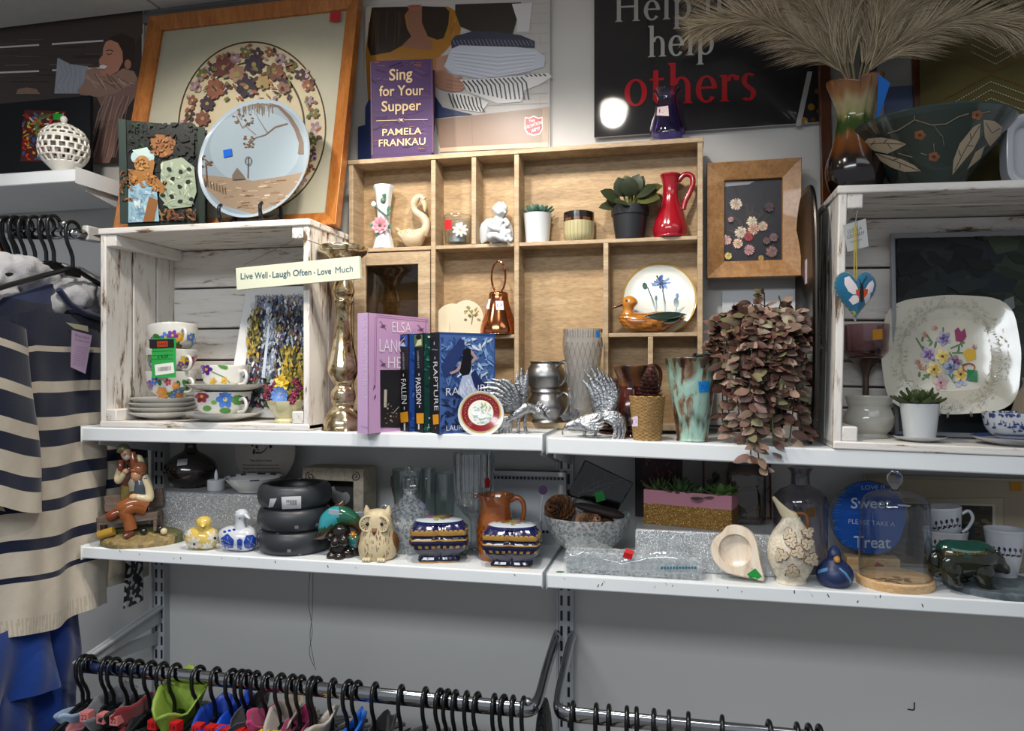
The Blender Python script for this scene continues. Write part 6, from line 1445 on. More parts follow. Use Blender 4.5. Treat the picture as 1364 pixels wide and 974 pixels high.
limb(b,[q(255,560,14),q(258,470,13),q(262,400,13)],[10,11,11],'#7d6a33'); limb(b,[q(264,400,13),q(270,340,12),q(272,260,11),q(262,200,11)],[11,12.5,12,6],'#5b3226')
limb(b,[q(215,225,9),q(178,330,8),q(196,360,4),q(240,310,0),q(272,268,-2)],[6,5.5,5,4.5,3.5],'#cdbd98'); limb(b,[q(330,200,9),q(352,170,9),q(376,200,8),q(380,260,10)],[6,5,5,5],'#cdbd98')
limb(b,[q(255,190,9),q(258,165,8)],[4,4],'#a8765a'); b.ell(q(254,135,6),(7.5*k,8*k,9.5*k),'#b28a6c'); b.ell(q(268,160,1),(5.5*k,4*k,5*k),'#b9ad9c',10,8); b.ell(q(256,138,-2),(2*k,2.4*k,2.6*k),'#a8765a',8,6)
b.ell(q(228,95,8),(9*k,9*k,8*k),'#6d6b4a'); b.ell(q(215,112,4),(7*k,7*k,3*k),'#5f5d40',12,6)
limb(b,[q(215,190,3),q(218,240,0),q(222,270,0)],[4.5,5,3],'#7a3c2c'); limb(b,[q(318,120,4),q(325,180,2),q(330,240,1),q(322,290,3)],[3.5,5,5,3],'#8f4a26'); limb(b,[q(272,240,-3),q(284,215,-5)],[2.2,2],'#1d1714')
b.ell(q(270,275,-3),(5*k,4*k,4.5*k),'#c59a78',10,8)
b.build('standing_man',M['ceramic'],o)
b=MB() # seated man
limb(b,[q(400,560,-2),q(400,480,-2),q(395,400,-3),q(385,320,-4)],[13,12.5,12,7],'#39434a'); limb(b,[q(345,430,-8),q(340,370,-9),q(360,320,-8)],[6,6,4],'#8a8272')
limb(b,[q(425,320,-4),q(455,370,-5),q(478,440,-6),q(480,500,-8),q(430,490,-14),q(375,475,-16)],[6.5,6.5,6,6.5,5,4],'#d1c19c'); b.ell(q(366,478,-17),(6.5*k,4.5*k,5*k),'#c9a07c',10,8); b.ell(q(443,335,-5),(5.5*k,6*k,3*k),'#39434a',12,6)
limb(b,[q(440,560,-4),q(380,530,-9),q(270,560,-13),q(250,590,-14)],[13,12,10,8],'#8f5226'); limb(b,[q(255,600,-12),q(215,605,-14)],[6,5],'#cdb391'); limb(b,[q(225,600,-14),q(180,625,-15),q(140,640,-14)],[6,7,6.5],'#7d3a1c')
limb(b,[q(440,580,-4),q(360,560,-10),q(290,600,-14),q(315,670,-14),q(335,750,-14)],[13,11.5,10,8.5,9],'#8a4d22'); limb(b,[q(345,760,-14),q(310,795,-18),q(290,805,-20)],[6,6.5,5.5],'#5f2f1a')
b.ell(q(375,305,-9),(8*k,8*k,10*k),'#b98a68'); b.ell(q(350,290,-13),(3*k,3*k,3*k),'#b07a58',8,6); b.ell(q(385,320,-9),(8*k,6*k,6*k),'#6f5b45',10,8); b.ell(q(398,255,-7),(10.5*k,10.5*k,11*k),'#8f5636'); b.ell(q(362,262,-12),(6*k,6*k,3*k),'#a95628',10,6)
b.build('seated_man',M['ceramic'],o)
b=MB(); b.tube([q(60,790,-14),q(190,755,-14)],6.6*k,14,'#a8842f'); b.tube([q(58,791,-14),q(61,790,-14)],5.8*k,14,'#3f2f14'); b.build('log',M['ceramic'],o)
for x,y,yy,c in ((443,770,-12,'#15171b'),(575,755,-7,'#15171b'),(615,775,-11,'#cdbd98')): MB().ell(q(x,y,yy),(5*k,5*k,5*k),c,16,10).build('ball',M['ceramic'],o)
# ducks
def duck(name,lab,px,Y,z,rz,body,head,col,bill,mat='ceramic',tail=None):
    s=sc(px,Y); k=s*kk(px); o=thing(name,lab,'figurine',on(px,Y,z),rz); b=MB()
    return o,b,s,k
o,b,s,k=duck('duck_figurine','small yellow pottery duck with painted white daisies',268,1.447,ZL,.15,0,0,0,0)
yb='#d6b960'
b.sweep([((-23*k,0,19*s),(0,.004,0),(0,0,.004)),((-21*k,0,16*s),(0,.012,0),(0,0,.013)),((-14*k,0,15*s),(0,.022,0),(0,0,.0225)),((0,0,15.5*s),(0,.026,0),(0,0,.0248)),((12*k,0,15*s),(0,.024,0),(0,0,.0242)),((21*k,0,15*s),(0,.015,0),(0,0,.017)),((24*k,0,16*s),(0,.004,0),(0,0,.005))],24,yb)
b.sweep([((6*k,-.004,24*s),(.016,0,0),(0,.015,0)),((6*k,-.006,30*s),(.0145,0,0),(0,.0145,0)),((6*k,-.007,36*s),(.0165,0,0),(0,.0155,0)),((6*k,-.007,41*s),(.0145,0,0),(0,.0135,0)),((6*k,-.006,44.5*s),(.006,0,0),(0,.006,0))],20,yb)
b.tube([(9*k,-.018,37*s),(11*k,-.026,34.5*s),(11.5*k,-.030,33*s)],[.0075,.006,.002],12,'#d9b95a',flat=.6); b.build('body',M['ceramic'],o)
D=Decal(b,o)
for x,y,r in ((258,724,10),(285,716,9),(250,710,6),(276,728,7)):
    for i in range(7): a=2*pi*i/7+.2; D.circ(x+r*.6*cos(a),y+r*.5*sin(a),r*.5,r*.24,'#d6d2c2',8,a)
for x,y in ((259,725),(286,717),(246,714)): D.circ(x,y,1.8,1.8,'#1d1a14',8)
D.put('painted_daisies','ceramic',o)
o,b,s,k=duck('duck_figurine','blue and white pottery duck beside the yellow one',318,1.452,ZL,.1,0,0,0,0)
wb='#c9cdd3'
b.sweep([((-28*k,0,24*s),(0,.004,0),(0,0,.004)),((-25*k,0,20*s),(0,.014,0),(0,0,.014)),((-16*k,0,17*s),(0,.025,0),(0,0,.025)),((0,0,17*s),(0,.030,0),(0,0,.0275)),((15*k,0,16.5*s),(0,.027,0),(0,0,.0265)),((24*k,0,17*s),(0,.017,0),(0,0,.019)),((27.5*k,0,18*s),(0,.004,0),(0,0,.006))],24,wb)
b.sweep([((5*k,-.004,26*s),(.017,0,0),(0,.016,0)),((5*k,-.006,36*s),(.0115,0,0),(0,.0115,0)),((5*k,-.007,43*s),(.0115,0,0),(0,.011,0)),((7*k,-.008,49*s),(.0145,0,0),(0,.0125,0)),((7*k,-.008,54*s),(.011,0,0),(0,.0095,0)),((7*k,-.008,56.5*s),(.004,0,0),(0,.004,0))],20,wb)
b.sweep([((13*k,-.010,49*s),(0,.007,0),(.001,0,.006)),((19*k,-.014,46.5*s),(0,.0055,0),(0,0,.0035)),((22*k,-.016,44.5*s),(0,.003,0),(0,0,.002))],12,wb); b.build('body',M['ceramic'],o)
D=Decal(b,o); D.crop(120,570,4.012); bl='#1d3f9a'
for pts in (((700,590),(735,565),(770,600),(765,640),(725,645),(702,625)),((820,610),(835,575),(870,572),(895,600),(895,640),(860,652),(825,640)),((785,600),(800,590),(815,600),(812,650),(788,655))): D.poly(pts,bl)
for l in (((715,600),(750,620)),((735,580),(745,640)),((840,590),(880,630)),((865,585),(850,645))): D.line(list(l),3,'#8fa3d6')
for x,y in ((745,550),(770,545),(720,556),(795,625)): D.circ(x,y,9,6,bl,8)
D.circ(800,484,4,4,bl,8); D.put('blue_pattern','ceramic',o)
# ring vase
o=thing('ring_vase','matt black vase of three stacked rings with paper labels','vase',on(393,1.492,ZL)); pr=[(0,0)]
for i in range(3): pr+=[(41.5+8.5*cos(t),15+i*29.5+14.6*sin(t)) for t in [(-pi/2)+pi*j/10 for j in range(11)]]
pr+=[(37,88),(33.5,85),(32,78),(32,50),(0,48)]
b=MB().lathe(px_prof(pr,393,1.492),64,lambda a,z,r,k: '#0b0b0d' if k>33 else ('#2f3237' if rnd(0,1)>.012 else '#85878b')); b.build('body',M['rubber'],o)  # inside coloured darker to stand for shade in the opening
sticker(o,b,[(375,662),(401,661),(401,677),(376,678)],'#c4c5c8',extra=lambda D:[D.line([(382+i*1.4,666),(382+i*1.4,673)],.7,'#2a2a2e') for i in range(10)]); sticker(o,b,[(360,664.5),(369,664),(364,675),(358,676)],'#b9b9be',name='torn_label')
# dolphin ornament
s=sc(447,1.452); k=s*kk(447); o=thing('dolphin_ornament','brown and teal glazed leaping dolphin ornament on a rock base','ornament',on(449,1.455,ZL),.2)
def qd(cx,cy,y=0): return V((((410+cx/10.25)-449)*k,y*k,(742-(660+cy/10.25))*s))
b=MB()
def dcol(v):
    z=v.z/s; x=v.x/k
    return '#3f2a12' if z<38+.25*x else ('#2d4a2a' if z<44+.3*x else ('#2f8f9a' if x<4 else '#1f5a45'))
b.sweep([(qd(60,610),(0,.003,0),(.001,0,.0015)),(qd(130,580),(0,.008,0),(.001,0,.006)),(qd(180,520),(0,.014,0),(-.006,0,.014)),(qd(260,410),(0,.019,0),(-.012,0,.0195)),(qd(380,310),(0,.021,0),(-.009,0,.0215)),(qd(500,290),(0,.019,0),(.0,0,.020)),(qd(610,340),(0,.014,0),(.007,0,.015)),(qd(700,420),(0,.010,0),(.007,0,.010)),(qd(760,540),(0,.008,0),(.007,0,.004)),(qd(770,640),(0,.004,0),(.004,0,.001))],22,dcol)
b.sweep([(qd(400,230),(.016,0,0),(0,.007,0)),(qd(440,140),(.010,0,0),(0,.005,0)),(qd(485,85),(.004,0,0),(0,.002,0))],12,'#4a2d12')
b.build('dolphin',M['ceramic'],o)
b=MB(); b.sweep([(qd(440,880),(.026,0,0),(0,.022,0)),(qd(440,800),(.024,0,0),(0,.02,0)),(qd(450,680),(.0165,0,0),(0,.016,0)),(qd(450,560),(.018,0,0),(0,.017,0)),(qd(450,470),(.02,0,0),(0,.017,0)),(qd(450,400),(.012,0,0),(0,.012,0))],16,lambda v: jit('#1c1612',.4))
for x,y,yy,r in ((360,830,-12,.012),(470,830,-16,.012),(560,800,-6,.014),(620,780,4,.016),(330,560,-8,.008),(420,620,-16,.011),(530,600,-15,.012)): b.ell(qd(x,y,yy),(r,r,r*1.1),jit('#1f1813',.3),12,8)
b.ell(qd(640,640,0),(.016,.012,.016),'#2a6a6a',14,8); b.build('rock_base',M['ceramic'],o)
m=MB(); fl3(m,qd(655,520,-12),.008,'#b97f1f',6,t=.0016); m.ell(qd(655,520,-14),(.003,.003,.003),'#c9962f',8,6); m.build('yellow_flower',M['ceramic'],o)

t=MB(); a0=qd(400,220,-13.2); t.beam(qd(320,210,-13.5),qd(465,235,-13.5),.0006,.0125,'#d3cfd6',(0,-.4,1)); t.build('price_sticker',M['paper'],o)
# owl
s=sc(502,1.452); k=s*kk(502); o=thing('owl_figurine','cream pottery owl with big round eyes and brown wings','figurine',on(503,1.452,ZL),face(503)-.25); b=MB()
oc='#c9b894'
b.sweep([((0,0,0),(20*k,0,0),(0,17*k,0)),((0,0,4*s),(24*k,0,0),(0,20*k,0)),((0,0,14*s),(26*k,0,0),(0,22*k,0)),((0,0,26*s),(24.5*k,0,0),(0,20.5*k,0)),((0,0,38*s),(21*k,0,0),(0,18*k,0)),((0,-.001,48*s),(19.5*k,0,0),(0,16.5*k,0)),((0,-.001,58*s),(18*k,0,0),(0,15*k,0)),((0,0,64*s),(13*k,0,0),(0,11*k,0)),((0,0,66*s),(6*k,0,0),(0,5*k,0))],28,lambda v: jit(oc,.08))
for sd in (-1,1): b.sweep([((sd*13*k,0,58*s),(6*k,0,0),(0,6*k,0)),((sd*14.5*k,0,65*s),(4*k,0,0),(0,4*k,0)),((sd*15.5*k,0,71*s),(1*k,0,0),(0,1*k,0))],12,oc)
b.build('body',M['bisque'],o)
for sd in (-1,1):
    e=MB(); e.M=MX.Translation((sd*10*k,-15.5*k,49*s))@MX.Rotation(-sd*.38,4,'Z')@MX.Rotation(pi/2,4,'X')
    e.lathe([(0,.0005),(.0045,.0005),(.0135,.0002),(.0142,.002),(.0160,.002),(.0165,-.004),(0,-.004)],40,lambda a,z,r,kq: ('#1b1512' if kq==0 and False else ('#8a6f4c' if int(a*14/pi)%2 else '#cfc0a0') if kq==1 else '#d3c5a5')); e.ell((0,0,.001),(.004,.004,.0022),'#17110d',12,8); e.build('eye',M['bisque'],o)
MB().sweep([((0,-17*k,44*s),(3.4*k,0,0),(0,1.5*k,1*s)),((0,-20*k,40*s),(3*k,0,0),(0,1.5*k,0)),((0,-19*k,35*s),(.6*k,0,0),(0,.5*k,0))],10,'#6f4526').build('beak',M['bisque'],o)
for sd in (-1,1):
    w_=MB(); w_.sweep([((sd*20*k,2*k,36*s),(0,4*k,0),(2*k,0,0)),((sd*24*k,2*k,28*s),(0,11*k,0),(2.5*k,0,0)),((sd*26*k,4*k,18*s),(0,10*k,0),(2.5*k,0,0)),((sd*25*k,7*k,8*s),(0,3*k,0),(1.5*k,0,0))],14,'#7d5220'); w_.build('wing',M['crackle'],o)
    f_=MB(); 
    for dx in (-3.5,0,3.5): f_.ell((sd*10*k+dx*k,-20*k,3*s),(2.6*k,4.5*k,3*s),'#d1c19e',10,6)
    f_.build('foot',M['bisque'],o)
D=Decal(b,o)
for i in range(46): x=rnd(484,520);y=rnd(705,740); D.line([(x,y),(x+rnd(-.6,.6),y+rnd(2,7))],[.3,rnd(.5,1.3),.2][0:2] if False else rnd(.4,1.1),jit('#7a5a3a',.3))
D.put('feather_strokes','bisque',o)
# ================================================================ glassware at the back
def decw(a,z): return 1+.012*sin(a*24)*sin(z*420)
o,b=vessel('decanter','round pebbled glass decanter with a stopper, behind the owl','decanter',546,1.532,ZL,[(0,0),(20,0),(22,2),(27,14),(30,28),(29.5,40),(25,54),(16,65),(10,71),(8,76),(8,80),(10,82),(9,83),(7,80),(7,76),(0,70)],'#f3f6f7','pebble',56,wob=decw); s=sc(546,1.532)
MB().lathe(sprof([(r*s,h*s) for r,h in [(5.5,76),(6,84),(9,86),(10,92),(8.5,98),(4,101),(5,106),(4,112),(0,113)]],3),24,'#f3f6f7').build('stopper',M['crystal'],o)
sticker(o,b,[(560,668),(568,673),(564,679),(557,674)],'#b9b4cf')
G=lambda r0,r1,h:[(0,0),(r0,0),(r0+1,3)]+[(r0+1+(r1-r0-1)*t,3+(h-3)*t) for t in (.3,.6,.85,1)]+[(r1-1,h),(r0-.2,5),(0,4)]
def glassv(lab,px,Y,prof,name='glass_vase',cat='vase',mat='glass',col='#f2f6f6',wob=None,n=44): return vessel(name,lab,cat,px,Y,ZL,prof,col,mat,n,wob=wob,sm=0)
o,b=glassv('clear glass jug behind the round decanter',546,1.612,G(17,24,97),'glass_jug','jug'); s=sc(546,1.612)
MB().tube(smooth([(-23*s,0,90*s),(-26*s,0,80*s),(-22*s,0,60*s)],4),.0025,8,'#8a5a5a').build('lip_mark',M['glass'],o)
glassv('tall straight clear glass vase between the decanter and the cut goblet',571,1.615,G(9,10,99))
glassv('flared clear glass vase left of the cut goblet',592,1.60,G(11,15.5,96))
def cw2(a,z): return 1+.03*sin(a*16)
o,b=glassv('tall ribbed cut glass goblet behind the brown jug',631,1.552,[(0,0),(22,0),(22.5,2),(8,5),(4.5,10),(4,36),(6,44),(14,52),(23,64),(26.5,84),(27,132),(25.8,132),(25,84),(20,64),(10,54),(0,50)],'goblet','glass','cut','#f0f3f4',cw2,64)
D=Decal(b,o,4e-4)
for i in range(17): D.line([(606+i*3.1,606),(607+i*3.0,640),(609+i*2.7,664)],[.9,1.3,.8],'#b9bec2' if i%2 else '#5f6468')
D.put('cut_ribs','cut',o)
sticker(o,b,[(645,638),(650,636),(653,641),(652,650),(646,650)],'#8c1d24')
# brown jug
def jw(a,z):
    h=z/sc(660,1.505); return 1+(.02*sin(a*18) if 22<h<42 else 0)-(.03 if abs(h-20)<1.2 or abs(h-44)<1.2 or abs(h-58)<1 else 0)
o=thing('jug','brown glazed pottery jug with an incised band, behind the blue boxes','jug',on(660,1.508,ZL)); pr=[(0,0),(21,0),(22,2)]+[(22+3.2*sin(pi*i/24),2+58*i/24) for i in range(1,25)]+[(21,62),(20,70),(21,77),(23.5,82),(25,85),(23,85),(18.5,76),(18,60),(0,50)]
b=MB().lathe(px_prof(pr,660,1.508),72,lambda a,z,r,k: mixc('#7d3f16','#94521f',.5+.5*sin(a*3+z*80)) if not(20<z/sc(660,1.508)<46) else jit('#6b3413' if sin(a*18)*sin(z*400)>0 else '#8f4d1c',.1),wob=jw); b.build('body',M['ceramic'],o); s=sc(660,1.508)
b=MB(); b.tube(smooth([(20*s,0,78*s),(30*s,0,82*s),(38*s,0,74*s),(38*s,0,58*s),(32*s,0,44*s),(23*s,0,38*s)],6),[.006,.0055,.005,.005,.0055,.006],12,'#8a481b',up=(0,1,0)); b.build('handle',M['ceramic'],o); MB().leaf((-20*s,0,80*s),(-1,0,.35),(0,0,1),11*s,8*s,.0016,'#8a481b').build('spout',M['ceramic'],o)
# blue boxes
def bw(a,z): 
    return .90+.115*cos(4*(a-pi/4))+.028*cos(12*(a-pi/4))+.012*cos(20*(a-pi/4))
BX=[(0,3),(31,3),(33,1),(34,0),(34.5,2),(31,7),(36,11),(44,17),(48,24),(48.5,30),(46,34),(44,36)]
LD=[(44,36.3),(47,37),(48,39),(47.5,43),(45,44),(38,50),(33,53),(31,53.6),(28,55),(0,56.5)]
def pbox(lab,px,Y,rz,flip):
    o=thing('trinket_box',lab,'porcelain box',on(px,Y,ZL),rz,'blue and gold porcelain boxes'); s=sc(px,Y); P=[(r*s*.93,h*s) for r,h in BX]
    nv='#0d1236'; gd='#a8803a'
    def c(a,z,r,k):
        h=z/s
        if h<3.2: return gd
        if 19.5<h<27: return gd if (abs(((a*16/pi)%1)-.5)*2 > (h-20)/7) and h<26 else nv
        return gd if abs(h-31)<1.2 else nv
    b=MB().lathe([(0,P[0][1])]+[p for i in range(len(P)-1) for p in [P[i],tuple((P[i][j]+P[i+1][j])/2 for j in (0,1))]][1:]+[P[-1],(P[-1][0]*.9,P[-1][1]-.004),(0,.02)],128,c,wob=bw,sq=(1.04,.80)); b.build('body',M['ceramic'],o)
    L=[(r*s*.93,h*s) for r,h in LD]
    def c2(a,z,r,k): return gd if k in(0,1,2) else (gd if k==3 and abs(((a*20/pi)%1)-.5)<.3 else ('#141a4c' if k<6 else ('#b9c2c9' if k>6 else gd)))
    l=MB().lathe([L[0],L[1],L[2],L[3],L[4]]+[L[5]],128,c2,wob=bw,sq=(1.04,.80)); l.lathe([L[5],L[6]],128,'#141a4c',wob=lambda a,z: bw(a,z)*.6+.4,sq=(1.04,.80)); l.lathe([L[6],L[7],L[8],L[9]],128,lambda a,z,r,k:'#b9c2c9',sq=(1.04,.78))
    lo=l.build('lid',M['ceramic'],o)
    D=Decal(l,o); zt=HY+(CAMZ-ZL-56*s)/Y*den(px)*F; 
    for i in range(40):
        a=rnd(0,6.28); q_=rnd(.1,.85); D.circ(px-1+27*q_*cos(a),zt+5.5*q_*sin(a)-1,rnd(2,5),rnd(.8,1.6),jit(random.choice(['#a8a05a','#8a7a4a','#b0a878','#9a8a5a','#6f8a5a']),.2),8)
    for dx,c_ in ((-8 if flip else 6,'#b0509a'),(-12 if flip else 3,'#c476b0'),(12 if flip else -10,'#b0602f'),(2,'#b9a04a')): D.circ(px+dx,zt-1.5,7,2.2,c_,12)
    D.ring(px,zt,29,6.6,1,gd,40); D.put('painted_medallion','ceramic',lo.parent)
    return o
pbox('cobalt blue and gold porcelain box with a painted lid, next to the owl',585,1.475,.30,True)
pbox('cobalt blue and gold porcelain box with a painted lid, next to the hammered glass dish',682,1.468,.10,False)
# mug with pin, perforated panel
o,b=vessel('mug','pale grey mug behind the second blue box','mug',702,1.552,ZL,[(0,0),(18,0),(20,2),(20.5,46),(19.4,46),(18.5,4),(0,4)],'#a5a9ac','ceramic',36,sm=0)
o=thing('lollipop_pin','white stick with a flat purple round top standing in the grey mug','stick',on(716,1.552,ZL+.007)); s=sc(716,1.552); MB().tube([(0,0,0),(.012,-.004,80*s)],.0016,8,'#b9bcbf').build('stick',M['matte'],o)
b=MB(); b.M=MX.Translation((.0125,-.005,83*s))@MX.Rotation(pi/2,4,'X'); b.lathe([(0,-.001),(6*s,-.001),(6*s,.001),(0,.001)],20,'#3f1f4a'); b.build('purple_top',M['matte'],o)
xa,xb=X(640,1.648),X(754,1.648); o=thing('perforated_panel','white perforated metal panel standing at the back behind the grey mug','panel',((xa+xb)/2,1.655,ZL)); b=MB(); zt_=Z(700,626,1.648); b.box(xa,xb,1.650,1.654,ZL,zt_,'#b9bcc0').box(xa,xb,1.637,1.654,zt_-.002,zt_,'#c3c6c9').box(xa,xb,1.637,1.6385,zt_-.012,zt_,'#c3c6c9')
for py in (637,708):
    x=644
    while x<752: p=W(x,py+(x-700)*.02,1.6495); b.box(p.x-.0028,p.x+.0028,1.6492,1.65,p.z-.003,p.z+.003,'#17181a'); x+=5.0
b.build('panel',M['shelf'],o,off=o.location)
# ================================================================ glass bowl with cones and glass block
o,b=vessel('glass_bowl','hammered glass bowl on a foot holding pine cones and a glass block','bowl',782,1.545,ZL,[(0,0),(20,0),(21,2),(18,5),(16,8),(26,12),(42,25),(53,42),(58,58),(56.8,58),(50,41),(38,26),(22,15),(0,13)],'#f3f6f7','pebble',64,sm=5); s=sc(782,1.545); bz=ZL
for lab,px,py,Y,H,Rd,t,c1,c2 in (('brown pine cone lying end-on at the left in the glass bowl',747,678,1.515,.06,.031,(1.35,.2,-.3),'#4a2d1c','#7d5638'),('pale rosy pine cone at the front of the glass bowl',777,694,1.498,.055,.024,(1.2,.5,.4),'#8a604a','#c09878'),('brown pine cone lower right in the glass bowl',803,700,1.512,.05,.022,(1.4,-.4,.2),'#5f3a24','#94684a')):
    c_=W(px,py,Y); c_.z=max(c_.z,ZL+.052); pinecone('pine_cone',lab,c_-MX.Rotation(t[0],3,'X')@V((0,0,H*.5)),H,Rd,t,c1,c2)
# driftwood / bark piece
b=MB(); s=sc(800,1.52); a,b1=W(765,672,1.50),W(832,688,1.50); m_=(a+b1)/2
b.sweep([(a-m_+(b1-a)*t,(0,.015*w_,0),(0.001,0,.008*w_)) for t,w_ in ((0,.3),(.15,.9),(.4,1.1),(.7,1.2),(.9,.9),(1,.3))],12,lambda v: jit('#4f3d31',.35)); tag(b.build('bark_piece',M['timber'],loc=m_),'piece of dark bark lying across the glass bowl under the glass block','bark')
# glass block
A=[(779,612),(844,643),(823,681),(755,660)]; p=[W(x,y,1.545) for x,y in A]; c_=sum(p,V())/4; o=thing('glass_block','thick clear glass block etched with lines, tilted in the glass bowl','paperweight',V((c_.x,1.545,min(q.z for q in p))))
b=MB(); n=V((0.15,-1,.25)).normalized(); fr=[q-o.location for q in p]; bk=[q-n*.034 for q in fr]; b.add(fr+bk,[(3,2,1,0),(4,5,6,7),(0,1,5,4),(1,2,6,5),(2,3,7,6),(3,0,4,7)],'#8f9396'); b.build('block',M['glass'],o,bevel=.003)
D=Art(p[0],(p[1]-p[0]),(p[0]-p[3])); nn=(p[1]-p[0]).cross(p[0]-p[3]).normalized(); D.N=nn if nn.y<0 else -nn; D.O=p[0]-D.N*.03; D.crop(700,590,4.547)
D.poly([(352,118),(632,248),(560,395),(268,318)],'#35302c')
D.O=p[0]-D.N*.012
for l in (((320,310),(420,240),(470,225)),((350,300),(590,215)),((400,320),(520,260)),((480,180),(490,240)),((410,215),(420,270)),((440,230),(445,265)),((505,215),(520,250)),((345,255),(352,300)),((540,230),(590,222)),((370,290),(470,290))): D.line(list(l),3.5,'#b9bdc0')
for i in range(26): D.line([(rnd(340,590),rnd(240,300))]*1+[(rnd(340,590),rnd(230,300))],1.2,'#8f9396') if i%3==0 else D.circ(rnd(350,590),rnd(225,300),4,2.5,'#a9adb0',6)
D.build('etching',M['paper'],o,off=o.location)
g=MB(); D=Art(p[0],(p[1]-p[0]),(p[0]-p[3])); D.N=nn if nn.y<0 else -nn; D.O=p[0]+D.N*.001; D.crop(700,590,4.547); D.poly([(418,300),(470,292),(486,345),(430,362)],'#1f6a2f'); D.build('price_sticker',M['paper'],o,off=o.location)
# hammered glass dish in cellophane
xa,xb=X(754,1.436),X(936,1.436); o=thing('glass_dish','long hammered glass dish wrapped in cellophane with a red price tag','dish',((xa+xb)/2,1.446,ZL),.0)
b=MB(); w=(xb-xa)/2; y0,y1=-.019,.019; z1=.042; t=.004
def rect(k,z,i=0): return [(-w*k+i,y0*k+i,z),(w*k-i,y0*k+i,z),(w*k-i,y1*k-i,z),(-w*k+i,y1*k-i,z)]
rs=[rect(.97,0),rect(.985,.004),rect(1,z1*.5),rect(1.0,z1),rect(1,z1,t),rect(.97,.006,t)]
vs=[p for r in rs for p in r]; b.add(vs,[(j*4+i,j*4+(i+1)%4,(j+1)*4+(i+1)%4,(j+1)*4+i) for j in range(5) for i in range(4)]+[(3,2,1,0),(20,21,22,23)],'#f3f6f7'); b.build('dish',M['pebble'],o,bevel=.002)
m=MB() # cut diamonds on the front
for i in range(15):
    x=-w+.006+(2*w-.012)*(i+.5)/15; d=(2*w-.012)/30
    for z0_,z1_ in ((.006,.022),(.022,.038)):
        zc2=(z0_+z1_)/2; m.add([(x-d,y0-.0005,zc2),(x,y0-.0005,z0_),(x+d,y0-.0005,zc2),(x,y0-.0005,z1_),(x,y0-.0035,zc2)],[(0,1,4),(1,2,4),(2,3,4),(3,0,4)],'#f3f6f7')
m.build('cut_pattern',M['cut'],o,sharp=4)
m=MB(); nx,nz=30,9; vs=[]
for j in range(nz):
    for i in range(nx):
        u=i/(nx-1);v=j/(nz-1); ed=min(1,8*u,8*(1-u)); zz=.002+v*.068*(.82+.18*sin(u*9+1))*(.7+.3*ed); vs.append((-w*1.02+2.04*w*u+rnd(-.002,.002),y0-.003-.004*sin(pi*v)+rnd(-.002,.002)+.028*max(0,v-.62)/.38,zz+rnd(-.002,.002)))
m.add(vs,[(j*nx+i,j*nx+i+1,(j+1)*nx+i+1,(j+1)*nx+i) for j in range(nz-1) for i in range(nx-1)],'#f2f4f5'); m.build('cellophane',M['wrap'],o,sharp=180)
m=MB(); c0=W(837,738,1.42)-o.location
m.add([c0+V(v) for v in ((-.011,-.004,-.006),(.006,-.004,-.010),(.009,-.006,.001),(-.007,-.006,.004),(.012,-.002,.006),(-.004,-.002,.011))],[(0,1,2,3),(3,2,4,5)],'#c42026'); m.build('price_tag',M['paper'],o)
m=MB(); c0=W(905,757,1.425)-o.location
for i in range(12): x=-.034+i*.0055; m.box(c0.x+x,c0.x+x+.004,-.0285,-.028,c0.z-.002+i*.0004,c0.z+.003+i*.0003,'#2f6a7d')
m.build('printed_label',M['paper'],o)
t=MB().add([(0,0,0),(.013,.001,0),(.017,.008,0),(.004,.008,0)],[(0,1,2,3)],'#1f7a35'); tag(t.build('price_sticker',M['paper'],loc=W(740,757,1.44)*V((0,0,0)).length if False else V((X(740,1.425),1.424,ZL+.0012))),'loose green price sticker lying on the shelf left of the wrapped glass dish','sticker')
# ================================================================ right riser: box, planter, frame, jar
A=Art((0,1.60,1.4),(1,0,0),(0,0,1)); xa,xb=X(846,1.60),X(909,1.60); A.box(xa,xb,1.60,1.645,zr2,zr2+.142,'#2a1517'); A.crop(700,590,4.547); A.poly([(662,80),(700,82),(705,440),(668,430)],'#1a1214')
A.strokes(50,712,90,945,300,lambda x,y: random.choice(['#4a1f24','#5b2a2c','#3a181c','#6b3a38']),26,12); A.strokes(16,712,200,940,330,lambda x,y:'#6f5a50',14,5)
flat('gift_box','dark maroon printed box at the back behind the planter','box',A,'paper',((xa+xb)/2,1.62,zr2))
pl=V((X(857.5,1.535),1.535)); pr_=V((X(974.5,1.487),1.487)); U=(pr_-pl); Lw=U.length; rz=math.atan2(U.y,U.x); o=thing('planter','long pink and gold planter of small green succulents on the right riser','planter',(pl.x,pl.y,zr2),rz)
b=MB(); dp=.058; hh=.068
for z0_,z1_,c,mm,nm_ in ((0,hh*.60,'#8f6a2e','glitter','gold_base'),(hh*.60,hh,'#a9707f','matte','pink_band')):
    b=MB(); t=.004; b.box(0,Lw,0,t,z0_,z1_,c).box(0,Lw,dp-t,dp,z0_,z1_,c).box(0,t,t,dp-t,z0_,z1_,c).box(Lw-t,Lw,t,dp-t,z0_,z1_,c)
    if z0_==0: b.box(t,Lw-t,t,dp-t,0,hh*.9 if False else .035,c)
    b.build(nm_,M[mm],o)
MB().box(.005,Lw-.005,.005,dp-.005,hh*.55,hh*.86,'#2a2119').build('soil',M['matte'],o)
for fx,n,L,w,c,el in ((.14,3,.046,.0042,'#4f5f38',(1.3,.35)),(.40,4,.05,.0058,'#3f5a33',(1.3,.2)),(.62,3,.028,.010,'#4a5c38',(1.2,.1)),(.86,4,.043,.011,'#4d6a36',(1.2,.25))):
    m=MB(); rosette(m,(Lw*fx,dp*.45,hh*.86),n,L,w,.0025,c,elev=el); m.build('succulent',M['leaf'],o)
m=MB()
